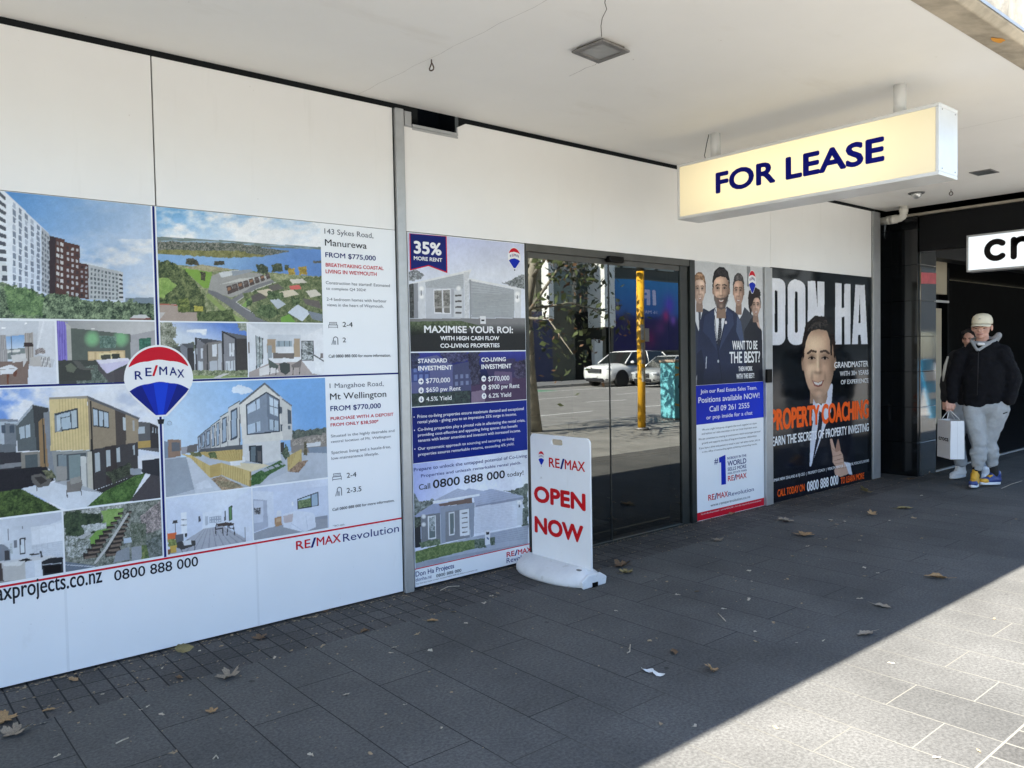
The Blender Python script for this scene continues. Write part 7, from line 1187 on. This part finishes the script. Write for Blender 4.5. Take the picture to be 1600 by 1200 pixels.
def head(root, c, s, skin, tilt=0.0, face_yaw=0.0, wide=1.0):
    """one skin: skull, jaw, brow, nose, lips, chin, ears, neck; faces -y before the turn"""
    Rz = Matrix.Rotation(face_yaw, 4, 'Z') @ Matrix.Rotation(tilt, 4, 'X'); T = lambda x, y, z: Vector(c)+Rz @ Vector((x*s*wide, y*s, z*s)); mb = MB()
    def el(x, y, z, rx, ry, rz):
        k = MB(); k.ball((0, 0, 0), (rx*s*wide, ry*s, rz*s), 16, 10); mb.add([T(x, y, z)+Rz @ Vector(v) for v in k.v], k.f)
    el(0, .012, .045, .076, .095, .085); el(0, -.02, -.02, .066, .072, .075); el(0, -.032, -.068, .052, .050, .044); el(0, -.066, -.090, .025, .020, .018); el(0, -.082, .012, .052, .014, .014)
    capsule(mb, T(0, -.085, .012), .008*s, T(0, -.112, -.026), .014*s); el(-.010, -.098, -.030, .011, .010, .009); el(.010, -.098, -.030, .011, .010, .009); el(-.038, -.066, -.022, .024, .018, .022); el(.038, -.066, -.022, .024, .018, .022); el(0, -.084, -.058, .026, .012, .009); el(0, -.083, -.068, .022, .012, .008)
    for sx in (-1, 1): el(sx*.078, .008, -.005, .010, .020, .032)
    capsule(mb, T(0, .01, -.05), .055*s, T(0, .035, -.18), .062*s)
    o = fuse('head', mb, skin, root, .0045, 3)
    for sx in (-1, 1):
        e = MB(); k = MB(); k.ball((0, 0, 0), (.013*s, .006*s, .0038*s), 10, 6); e.add([T(sx*.031, -.0825, -.003)+Rz @ Vector(v) for v in k.v], k.f); e.build('eye', EYE, o).matrix_parent_inverse = Matrix.Identity(4)
        b = MB(); b.tube([T(sx*.012, -.095, .014), T(sx*.032, -.094, .020), T(sx*.052, -.082, .014)], [.003*s, .0045*s, .002*s], 6); b.build('eyebrow', HAIR, o).matrix_parent_inverse = Matrix.Identity(4)
    l = MB(); l.tube([T(-.024, -.088, -.062), T(0, -.097, -.0625), T(.024, -.088, -.062)], [.002*s, .0055*s, .002*s], 8); l.build('mouth', LIP, o).matrix_parent_inverse = Matrix.Identity(4)
    return o, T, Rz
def hand(root, wrist, knuck, s, skin, curl=1.0, side=1):
    """palm, four bent fingers of their own lengths, and a thumb from the side of the palm"""
    w, k = Vector(wrist), Vector(knuck); d = (k-w).normalized(); out = Vector((1, 0, 0))-d*d.x; out.normalize(); pn = d.cross(out).normalized(); mb = MB()
    capsule(mb, w, .026*s, w.lerp(k, .35), .032*s, .75); capsule(mb, w.lerp(k, .3)-out*.018*s, .022*s, k-out*.024*s, .014*s); capsule(mb, w.lerp(k, .3)+out*.018*s, .022*s, k+out*.024*s, .014*s); capsule(mb, w.lerp(k, .4), .024*s, k, .017*s)
    for i, ln in enumerate((.070, .080, .075, .058)):
        b = k+out*(-.030+.020*i)*s; a1 = b+(d*.55-pn*.35*curl)*ln*.55*s; a2 = a1+(d*.15-pn*.75*curl)*ln*.40*s; a3 = a2+(-d*.5-pn*.3*curl)*ln*.30*s
        capsule(mb, b, .0105*s, a1, .0098*s); capsule(mb, a1, .0098*s, a2, .009*s); capsule(mb, a2, .009*s, a3, .0078*s)
    tb_ = w.lerp(k, .35)-out*side*.030*s; t1 = tb_+(d*.6-out*side*.5-pn*.3)*.042*s; t2 = t1+(d*.75+out*side*.35-pn*.45)*.034*s; capsule(mb, tb_, .016*s, t1, .012*s); capsule(mb, t1, .012*s, t2, .0095*s)
    return fuse('hand', mb, skin, root, .0038, 2)
def shoe(root, heel, toe, up, sole, toecap, tongue, s=1.0):
    h, t = Vector(heel), Vector(toe); d = (t-h); L2 = d.length; d.normalize(); u = Vector((0, 0, 1))-d*d.z; u.normalize(); mb = MB()
    capsule(mb, h+d*.035+u*.055, .040*s, h+d*L2*.45+u*.055, .042*s); capsule(mb, h+d*L2*.4+u*.050, .043*s, t-d*.045+u*.038, .038*s); capsule(mb, h+d*.04+u*.06, .038*s, h+d*.05+u*.115, .044*s); capsule(mb, h+d*L2*.45+u*.06, .038*s, h+d*.09+u*.12, .036*s)
    so = fuse('shoe', mb, up, root, .006, 4)
    r = MB(); side = d.cross(u); n = 20; rings = []
    for z in (0, .004, .022, .028):
        R = []
        for k in range(n):
            a = 2*math.pi*k/n; e = .5*(1+math.cos(a)); hw = .046*s*(0.86+.18*e); g = .004 if z in (0, .028) else 0
            R.append(h+d*(L2*.5+math.cos(a)*(L2*.5+.004-g))+side*math.sin(a)*(hw-g)+u*z)
        rings.append(R)
    r.loft(rings); r.build('sole', sole, so).matrix_parent_inverse = Matrix.Identity(4)
    tc_ = MB(); k = MB(); k.ball((0, 0, 0), (.052*s, .044*s, .034*s), 14, 8); q = t-d*.055+u*.040; tc_.add([q+d*v[0]+side*v[1]+u*v[2] for v in k.v], k.f); tc_.build('toe_cap', toecap, so).matrix_parent_inverse = Matrix.Identity(4)
    tg_ = MB(); tg_.loft([[q+side*x_+u*z_ for x_, z_ in ((-.030, 0), (-.022, .012), (.022, .012), (.030, 0))] for q in (h+d*L2*.62+u*.078, h+d*L2*.45+u*.102, h+d*L2*.30+u*.145, h+d*L2*.27+u*.165)]); tg_.build('tongue', tongue, so).matrix_parent_inverse = Matrix.Identity(4)
    return so
MAN = at_z(1535, 761); YW = math.atan2(MAN.x, MAN.y+CAM_D)
man = empty('person', (MAN.x, MAN.y, 0), 'man in a black jacket, grey joggers and cream cap carrying a shopping bag', 'person', rz=-YW)
jk = MB()
capsule(jk, P(321, 595, .01), 0.1380, P(336, 470, .01), 0.1702, .74); capsule(jk, P(336, 470, .01), 0.1702, P(345, 360, .015), 0.1702, .72); capsule(jk, P(390, 590, .01), 0.1196, P(381, 420, .01), 0.1564, .75); capsule(jk, P(246, 325, .02), 0.0828, P(444, 315, .02), 0.0846, .9); capsule(jk, P(304, 285, .02), 0.0782, P(394, 275, .02), 0.0782)
capsule(jk, P(240, 330, .02), 0.0846, P(199, 470, .03), 0.0773); capsule(jk, P(199, 470, .03), 0.0773, P(193, 585, -.02), 0.0570); capsule(jk, P(450, 325, .02), 0.0883, P(502, 470, .06), 0.0846); capsule(jk, P(502, 470, .06), 0.0846, P(483, 590, -.01), 0.0607)
jo = fuse('jacket', jk, JACKET, man, .010, 4, .012, 11)
hd_ = MB()
ring_ = [P(350+62*math.cos(a), 244-22*math.sin(a)*(1 if math.sin(a) > 0 else .5), .025+.080*math.sin(a)) for a in [2*math.pi*k/14 for k in range(15)]]
for a, b in zip(ring_, ring_[1:]): capsule(hd_, a, .017, b, .017)
capsule(hd_, P(290, 240, -.02), .017, P(320, 296, -.098), .017); capsule(hd_, P(408, 238, -.02), .018, P(328, 297, -.098), .017); capsule(hd_, P(428, 212, .05), .034, P(405, 245, .08), .045); tee = MB(); capsule(tee, P(330, 262, -.075), .016, P(352, 262, -.075), .016); fuse('collar', tee, SHW, man, .006, 2)
fuse('hood', hd_, HOODIE, man, .009, 4, .004, 14)
zp = MB(); zp.tube([P(328, 300, -.142), P(326, 420, -.155), P(322, 560, -.135)], .004, 6); zp.build('zip', pm('zip_metal', (0.012, .012, .013), .5, metal=.3), man).matrix_parent_inverse = Matrix.Identity(4)
hs = MB(); hs.tube([P(325, 285, -.125), P(322, 296, -.15), P(326, 305, -.158)], .004, 6)
ho, HT, HR = head(man, P(345, 166, -.01), 1.02, SKIN, rad(4), rad(-12), 1.14)
hb = MB()
for sx in (-1, 1): capsule(hb, HT(sx*.070, .005, .045), .014, HT(sx*.074, .03, -.005), .010); capsule(hb, HT(sx*.02, -.080, .040), .012, HT(sx*.058, -.052, .034), .013)
capsule(hb, HT(-.05, .075, .01), .03, HT(.05, .075, .01), .03); fuse('hair', hb, HAIR, man, .006, 2)
cp = MB(); rings = []
for z, f in ((.038, 1.0), (.06, 1.02), (.092, .98), (.122, .84), (.142, .56), (.150, .2)): rings.append([HT(.084*f*math.cos(a), .010+.112*f*math.sin(a), z) for a in [2*math.pi*k/20 for k in range(20)]])
cp.loft(rings); co_ = cp.build('cap', CAPM, man); co_.matrix_parent_inverse = Matrix.Identity(4)
br_ = MB(); n = 14; top, bot = [], []
for k in range(n+1):
    a = math.pi*(1.04+.92*k/n); top.append((.080*math.cos(a), .010+.108*math.sin(a), .050)); bot.append((.078*math.cos(a), -.030+.158*math.sin(a), .034-.020*abs(math.cos(a))**2))
vs = [HT(*q) for q in top]+[HT(*q) for q in bot]+[HT(q[0], q[1], q[2]-.006) for q in bot]+[HT(q[0], q[1], q[2]-.006) for q in top]; m_ = n+1
fs = [(r*m_+k, r*m_+k+1, ((r+1) % 4)*m_+k+1, ((r+1) % 4)*m_+k) for r in range(4) for k in range(n)]; br_.add(vs, fs, True); br_.build('brim', CAPM, co_).matrix_parent_inverse = Matrix.Identity(4)
lg = MB(); lg.poly([HT(.016*math.cos(a), -.0935-.003+.003*math.cos(a*2), .088+.013*math.sin(a)) for a in [2*math.pi*k/12 for k in range(12)]]); lg.build('cap_emblem', pm('emblem_ink', (.10, .12, .16), .8), co_, fix=False).matrix_parent_inverse = Matrix.Identity(4)
pt = MB()
capsule(pt, P(318, 635, .02), .105, P(395, 630, .02), .112, .85); capsule(pt, P(300, 655, .01), .105, P(332, 830, -.06), .074); capsule(pt, P(332, 830, -.06), .074, P(328, 950, -.04), .064); capsule(pt, P(327, 945, -.04), .072, P(326, 985, -.04), .056)
capsule(pt, P(424, 650, .03), .118, P(376, 830, .05), .086); capsule(pt, P(376, 830, .05), .086, P(392, 940, .10), .070); capsule(pt, P(392, 935, .10), .078, P(400, 972, .10), .056)
for zx, zy, y_, r_ in ((330, 900, -.045, .076), (332, 925, -.045, .070), (385, 885, .07, .084), (390, 915, .085, .078), (372, 800, .045, .092)): capsule(pt, P(zx-6, zy, y_), r_, P(zx+6, zy+3, y_), r_*.96)
fuse('joggers', pt, JOG, man, .009, 3, .008, 13)
em = MB(); em.quad(P(450, 662, -.122), P(474, 654, -.112), P(472, 660, -.112), P(452, 668, -.122)); em.build('emblem', TRUEBLACK, man, fix=False).matrix_parent_inverse = Matrix.Identity(4)
sk_ = MB(); capsule(sk_, P(324, 985, -.04), .046, P(320, 1040, -.04), .044); capsule(sk_, P(404, 975, .10), .044, P(412, 1030, .10), .042); fuse('sock', sk_, SOCK, man, .008, 2)
shoe(man, P(316, 1098, -.01), P(300, 1104, -.27)+Vector((0, 0, .02)), SHY, SHW, SHB, SHY, 1.05)
shoe(man, P(440, 1098, .16), P(338, 1092, -.02), SHB, SHW, SHY, SHY, 1.02)
hnd = hand(man, P(177, 600, -.02), P(179, 640, -.04), 1.0, SKIN, 1.0, -1)
# paper bag held by its cord handles
BAGW = pm('bag_paper', (0.70, 0.71, 0.72), .6, var=.04, scale=5); bag_c = man.matrix_basis @ P(185, 937, -.04)
bag = empty('shopping_bag', bag_c, 'white paper shopping bag with black lettering held by the man', 'bag', rz=-YW+rad(-62))
bz0 = bag_c.z; hgt = 225*SK; bw, bd = .145, .075
vv = []
for z, f in ((0, 1), (hgt*.5, .97), (hgt, .94)): vv.append([(-bw, -bd*f, z), (bw, -bd*f, z), (bw, bd*f, z), (-bw, bd*f, z)])
bm_ = MB(); bm_.loft(vv, cap=False, smooth=False); bm_.add(vv[0], [(0, 1, 2, 3)]); bo = bm_.build('paper_body', BAGW, bag); bo.matrix_parent_inverse = Matrix.Identity(4)
so_ = bo.modifiers.new('thick', 'SOLIDIFY'); so_.thickness = .0025
cr_ = MB()
for sx in (-1, 1): cr_.quad((sx*(bw+.001), -.0012, .0), (sx*(bw+.001), .0012, 0), (sx*(bw+.001), .0012, hgt), (sx*(bw+.001), -.0012, hgt))
cr_.build('fold_line', pm('fold_grey', (.5, .5, .5), .7), bag).matrix_parent_inverse = Matrix.Identity(4)
hcl = bag.matrix_basis.inverted() @ (man.matrix_basis @ P(178, 655, -.05))
for sy in (-1, 1):
    c_ = MB(); c_.tube([(-.06, sy*bd*.94, hgt-.01), (-.05, sy*bd*.8, hgt+.02), hcl+Vector((-.012, sy*.008, -.004)), hcl+Vector((.012, sy*.008, -.004)), (.05, sy*bd*.8, hgt+.02), (.06, sy*bd*.94, hgt-.01)], .0035, 8); c_.build('cord_handle', BAGW, bag).matrix_parent_inverse = Matrix.Identity(4)
for sy in (-1, 1):
    lt = Letters((0, sy*(bd*.985+.0022), 0), (-sy, 0, 0), (0, 0, 1)); lt.put('crocs', -.105, .185, .105, .052, .05); lt.build('lettering', TRUEBLACK, bag).matrix_parent_inverse = Matrix.Identity(4)
# second walker, mostly hidden behind the man
W2 = at_z(1496, 747); f2 = (Vector((W2.x, W2.y+CAM_D, 0)).length)/(Vector((MAN.x, MAN.y+CAM_D, 0)).length)
wk = empty('person', (MAN.x, MAN.y, 0), 'person in dark coat, pale trousers and white shoes half hidden behind another walker', 'person', rz=-YW)
off = Vector((0.02, .50, 0)); Q2 = lambda zx, zy, y=0.0: Vector(((zx-350)*SK*1.055+.0, .50+y, (1068-zy)*SK*1.055))
ck = MB(); capsule(ck, Q2(262, 600), .15, Q2(270, 380), .165, .75); capsule(ck, Q2(215, 335), .075, Q2(340, 330), .075); capsule(ck, Q2(205, 345), .075, Q2(160, 480), .066); capsule(ck, Q2(160, 480), .066, Q2(158, 590, -.03), .052); capsule(ck, Q2(345, 345), .075, Q2(390, 480), .066); capsule(ck, Q2(390, 480), .066, Q2(385, 590, -.03), .052); capsule(ck, Q2(275, 290, .02), .06, Q2(275, 330, .02), .08)
fuse('coat', ck, pm('dark_coat', (0.012, .012, .014), .85, var=.3, scale=15), wk, .013, 5, .008, 9)
sl_ = MB(); sl_.tube([Q2(172, 335, -.075), Q2(158, 390, -.085), Q2(150, 440, -.08), Q2(146, 482, -.07)], [.010, .017, .015, .007], 8); sl_.build('sleeve_stripe', pm('white_stripe', (.62, .6, .55), .8), wk).matrix_parent_inverse = Matrix.Identity(4)
h2, H2T, _ = head(wk, Q2(283, 238), .90, SKIN, 0, rad(-15))
hh2 = MB(); capsule(hh2, H2T(0, .03, .05), .088, H2T(0, .05, -.02), .075); capsule(hh2, H2T(-.05, -.03, .085), .035, H2T(.05, -.03, .085), .035); fuse('hair', hh2, pm('black_hair', (.008, .006, .006), .7, var=.3, scale=60), wk, .008, 3)
p2 = MB(); capsule(p2, Q2(225, 630), .12, Q2(300, 630), .12, .85); capsule(p2, Q2(222, 650), .115, Q2(215, 820, .0), .086); capsule(p2, Q2(215, 820), .086, Q2(238, 965), .068); capsule(p2, Q2(300, 650), .115, Q2(325, 820, -.02), .086); capsule(p2, Q2(325, 820, -.02), .086, Q2(352, 965, .02), .066); fuse('trousers', p2, pm('pale_denim', (.36, .40, .45), .85, var=.12, scale=12), wk, .012, 4, .008, 10)
shoe(wk, Q2(262, 1055, .06), Q2(185, 1062, -.10), SHW, SHW, SHW, SHW); shoe(wk, Q2(375, 1062, .04), Q2(338, 1064, -.12), SHW, SHW, SHW, SHW)
hand(wk, Q2(158, 600, -.03), Q2(160, 636, -.04), .92, SKIN, .7, -1); hand(wk, Q2(385, 600, -.03), Q2(383, 636, -.04), .92, SKIN, .7, 1)

# ================================================================ FALLEN LEAVES AND LITTER
rl_ = random.Random(21)
LEAFM = [pm('leaf_tan', (0.30, 0.19, 0.09), 0.8, var=.35, scale=25), pm('leaf_brown', (0.14, 0.085, 0.045), 0.8, var=.4, scale=25), pm('leaf_olive', (0.21, 0.17, 0.075), 0.8, var=.35, scale=25), pm('leaf_grey', (0.26, 0.215, 0.16), 0.85, var=.35, scale=30)]
SCRAPM = [pm('scrap_pale', (0.42, 0.37, 0.29), 0.85, var=.3, scale=60), pm('scrap_tan', (0.28, 0.21, 0.13), 0.85, var=.3, scale=60), pm('scrap_white', (0.62, 0.62, 0.60), 0.8, var=.1, scale=60)]
def leaf_mesh(kind, seed, curl):
    """lobed plane leaf or pointed oval leaf of unit length, crumpled, with its stalk"""
    r = random.Random(seed); mb = MB(); ph = r.uniform(-.15, .15)
    def lift(x, y):
        return curl*(.75*abs(y)**1.25+.40*x*x)*(1+.4*math.sin(5*x+seed))+.07*mnoise.noise(Vector((x*5+seed, y*5, 0)))+.03*math.sin(9*y+3*x)*curl
    if kind == 'lobed':
        n = 60; vs = [Vector((0, 0, lift(0, 0)))]
        def rr_(t): return .5*(.40+.60*abs(math.cos(2.5*(t+ph)))**.9*(1-.25*abs(t)/math.pi))*(1+.16*math.sin(19*t+seed)*abs(math.sin(7*t)))*(1 if abs(t) < 2.9 else .5)
        for q in (.4, .72, 1.0):
            for k in range(n): t = -math.pi+2*math.pi*k/n; ra = rr_(t)*q; x, y = ra*math.cos(t), ra*math.sin(t); vs.append(Vector((x, y, lift(x, y))))
        fs = [(0, 1+k, 1+(k+1) % n) for k in range(n)]
        for j in range(2): fs += [(1+j*n+k, 1+(j+1)*n+k, 1+(j+1)*n+(k+1) % n, 1+j*n+(k+1) % n) for k in range(n)]
    else:
        n = 18; vs, fs = [], []
        for k in range(n+1):
            u = k/n; w = .235*(math.sin(math.pi*u**.85)**.85+.004)*(1+.10*math.sin(23*u+seed)); x = u-.5; by = .06*math.sin(3*u+seed)
            for c in (-1, -.5, 0, .5, 1): y = c*w; vs.append(Vector((x, y+by, lift(x, y*1.6)+(.012 if c == 0 else 0))))
        fs = [(k*5+c, k*5+c+1, (k+1)*5+c+1, (k+1)*5+c) for k in range(n) for c in range(4)]
    zmin = min(v.z for v in vs); z0 = vs[0].z-zmin+.01; vs = [v-Vector((0, 0, zmin-.01)) for v in vs]; mb.add(vs, fs, True)
    sx = -.30 if kind == 'lobed' else -.5
    mb.tube([Vector((sx, 0, z0)), Vector((sx-.16, .02, .05)), Vector((sx-.36, .07, .04+.1*curl))], [.013, .010, .007], 6)
    return mb
LEAVES = [
 (289, 1019, .13, 'oval', 2, 1.1, 'olive brown leaf standing on edge against the foot of the wide billboard', 62),
 (359, 1058, .17, 'lobed', 3, 1.0, 'large curled grey brown leaf where the setts meet the slabs', 8),
 (331, 1113, .075, 'lobed', 0, .7, 'small tan leaf alone on the dark slab below the curled one', 0),
 (115, 1064, .085, 'oval', 0, .5, 'tan leaf lying on the setts near the billboard seam', 5),
 (77, 1111, .075, 'oval', 0, .6, 'tan curled leaf on the outer row of setts', 0),
 (6, 1128, .15, 'lobed', 0, .8, 'large tan leaf cut by the picture edge on the setts', 10),
 (24, 1147, .16, 'lobed', 3, .9, 'crumpled grey tan leaf just off the setts at the picture edge', 0),
 (281, 1060, .07, 'oval', 1, .7, 'small dark brown leaf on the setts beside the large curled leaf', 0),
 (406, 998, .12, 'lobed', 1, .5, 'flat brown lobed leaf on the setts under the phone number', 0),
 (508, 956, .085, 'lobed', 1, .8, 'brown leaf tucked close to the billboard foot under the wordmark', 10),
 (676, 972, .095, 'oval', 0, .8, 'orange tan curled leaf on the slabs left of the footpath sign', 0),
 (571, 988, .09, 'oval', 1, 1.0, 'dark curled leaf on the slab edge below the aluminium mullion', 0),
 (973, 886, .19, 'lobed', 1, 1.2, 'big rumpled brown leaf beside the sign base', 6),
 (979, 896, .15, 'lobed', 2, .9, 'ragged olive leaf overlapping the slab joint near the sign base', 0),
 (1111, 1050, .105, 'lobed', 0, .9, 'orange brown leaf with a dangling stalk near the sunlit edge', 22),
 (1054, 1020, .10, 'oval', 1, .6, 'narrow brown leaf above the white petals', 0),
 (1351, 992, .15, 'oval', 3, .5, 'thin grey leaf almost touching the sunlit paving', 0),
 (1462, 904, .19, 'oval', 0, .7, 'long tan leaf alone in the shade near the sunlit edge', 0),
 (1352, 771, .20, 'lobed', 2, .8, 'pale olive leaf propped up in front of the black poster', 30),
 (1414, 795, .20, 'oval', 2, .5, 'long olive leaf on the dark slabs right of the black poster', 0),
 (1257, 837, .22, 'lobed', 0, .4, 'star shaped tan leaf lying flat below the black poster', 0),
 (1362, 806, .13, 'lobed', 0, 1.0, 'curled tan leaf standing on the slabs below the poster corner', 18),
 (1379, 949, .14, 'oval', 3, .4, 'flat grey leaf in open shade right of the joint', 0),
 (1143, 804, .15, 'oval', 0, .5, 'tan leaf pressed against the red foot of the recruitment poster', 0),
 (1121, 845, .16, 'lobed', 3, .5, 'ragged tan leaf on the setts below the recruitment poster', 0),
 (1227, 815, .20, 'lobed', 3, .6, 'shredded grey leaf on the setts below the aluminium post', 0),
 (1424, 749, .16, 'oval', 1, .5, 'dull brown leaf lying in front of the black tiled pillar', 0),
 (1447, 741, .13, 'oval', 3, 1.0, 'upright grey leaf leaning on the glossy pillar foot', 70)]
for k, (px, py, sz, kind, mi, curl, lab, tilt) in enumerate(LEAVES):
    sz *= .74; g_ = at_z(px, py); o = leaf_mesh(kind, k+3, curl*.8).build('fallen_leaf', LEAFM[mi], None, fix=False)
    o.rotation_euler = (rad(tilt), rad(rl_.uniform(-4, 4)), rl_.uniform(0, 6.28) if tilt < 40 else rad(-30)); o.scale = (sz, sz, sz); o.location = (g_.x, g_.y, .003+(sz*.22 if tilt > 40 else sz*.12*(tilt > 12))); setp(o, lab, 'leaf', 'fallen leaves on the footpath')
base = []
for k in range(6):
    r = random.Random(90+k); n = 11; mb = MB(); rim = [(math.cos(6.28*i/n)*r.uniform(.14, .62), math.sin(6.28*i/n)*r.uniform(.06, .36), r.uniform(0.02, .30)) for i in range(n)]
    mb.add([(0, 0, .08)]+rim, [(0, 1+i, 1+(i+1) % n) for i in range(n)]); base.append(mb.build('leaf_scrap', SCRAPM[k % 2], None, fix=False))
KNOWN = [(610, 1021), (505, 1010), (615, 1013), (455, 1018), (429, 1028), (515, 1038), (633, 1102), (1033, 1133), (672, 1018), (652, 992), (690, 1138), (597, 1137), (485, 1180), (577, 1178), (540, 1087), (1009, 902), (1025, 907), (1042, 910), (1058, 930), (1090, 925), (1174, 909), (1177, 922), (1170, 937), (1234, 900), (1130, 952), (1208, 973), (1180, 988), (1182, 1004), (1245, 1005), (926, 986), (962, 955), (1015, 1003), (1170, 893), (1239, 870), (1262, 854), (1290, 843), (1282, 842), (1300, 815), (1297, 813), (1308, 820), (1320, 815), (1346, 838), (1343, 845), (1290, 855), (1350, 888), (1352, 901), (1372, 896), (1428, 810), (1390, 814), (1440, 842), (1494, 805), (1588, 812), (1344, 936), (1263, 981), (1286, 1002), (1230, 905), (1440, 775), (1300, 788), (1335, 790), (1245, 790), (220, 1110), (195, 1118), (252, 1117), (38, 1107), (68, 1131), (215, 1060), (253, 1045), (110, 1060), (160, 1086), (270, 1178), (90, 1182), (286, 1122), (230, 1105), (345, 1011), (312, 1018), (745, 925), (768, 932), (778, 928), (757, 943), (710, 957), (728, 975), (540, 1012)]
for k, (px, py) in enumerate(KNOWN):
    o = base[k] if k < 6 else base[k % 6].copy()
    if k >= 6: COL.objects.link(o)
    g_ = at_z(px, py); d_ = (Vector((g_.x, g_.y, 0))-Vector((0, -CAM_D, 0))).length; s_ = rl_.uniform(.020, .046)*(.6+.085*d_)
    o.location = (g_.x, g_.y, .002); o.scale = (s_, s_, s_*.6); o.rotation_euler = (rl_.uniform(-.2, .2), rl_.uniform(-.2, .2), rl_.uniform(0, 6.28))
    setp(o, 'tiny pale leaf scrap scattered on the dark paving', 'leaf scrap', 'tiny leaf scraps on the paving')
for k, (px, py) in enumerate(((1086, 1135), (1210, 1137), (1462, 1185), (1530, 1176), (1393, 1037), (1553, 968))):
    o = base[k].copy(); COL.objects.link(o); g_ = at_z(px, py); o.location = (g_.x, g_.y, .002); o.scale = (.04, .03, .02); o.rotation_euler = (0, 0, k*1.3); setp(o, 'tiny yellowed leaf scrap lying in the sunlit paving', 'leaf scrap', 'leaf scraps in the sun')
pe = empty('torn_paper', at_z(1019, 1053), 'white torn paper scrap in two petals on the dark slabs', 'paper')
for px, py, an in ((1011, 1050, .5), (1028, 1055, -.3)):
    c_ = at_z(px, py); mb = MB(); M_ = Matrix.Translation(c_+Vector((0, 0, .012))) @ Matrix.Rotation(an-.8, 4, 'Z') @ Matrix.Rotation(.25, 4, 'Y')
    mb.poly([M_ @ Vector((.034*math.cos(6.28*i/12), .019*math.sin(6.28*i/12)*(1+.3*math.cos(6.28*i/12)), .008*math.cos(12.56*i/12))) for i in range(12)]); mb.build('petal', SCRAPM[2], pe, fix=False)
for pts, lab in ((((181, 1164), (190, 1161), (201, 1155)), 'straight pale twig on the dark slab at lower left'), (((333, 1188), (338, 1184), (341, 1187)), 'short pale stalk on the slab near the bottom edge'), (((688, 924), (700, 919), (718, 917)), 'bent dry stalk on the setts before the investment poster'), (((983, 1015), (985, 1010), (984, 1020), (980, 1023)), 'pale forked stalk standing near the slab joint'), (((1122, 960), (1128, 967), (1134, 972)), 'thin pale twig in the shade right of the sign'), (((1565, 764), (1580, 758), (1597, 752)), 'long pale twig beside the shoes of the man')):
    mb = MB(); mb.tube([at_z(x, y)+Vector((0, 0, .006+.004*(i % 2))) for i, (x, y) in enumerate(pts)], .0028, 6); setp(mb.build('twig', SCRAPM[0]), lab, 'twig')

# grit and crumbs gathered along the shopfront and in the sett joints
gr = MB(); rg = random.Random(4)
for k in range(2600):
    x = rg.uniform(-.3, 10.4); t = rg.random()
    y = -.012-abs(rg.gauss(0, .035)) if t < .35 else (-rg.choice([.045, .195, .345, .492])+rg.gauss(0, .012) if t < .6 else -rg.uniform(.0, 2.3)*rg.random())
    if x > 9.3: y -= .3
    s_ = rg.uniform(.002, .0075)*(1.5 if t < .1 else 1); a_ = rg.uniform(0, 6.28); c_ = Vector((x, y, .0015)); P4 = [c_+Vector((math.cos(a_+i*1.57)*s_*rg.uniform(.5, 1.6), math.sin(a_+i*1.57)*s_*rg.uniform(.5, 1.3), rg.uniform(0, .004))) for i in range(4)]; gr.quad(*P4)
go = gr.build('leaf_grit', SCRAPM[1], None, fix=False); setp(go, 'fine leaf crumbs and grit along the shopfront and setts', 'grit', kind='stuff')
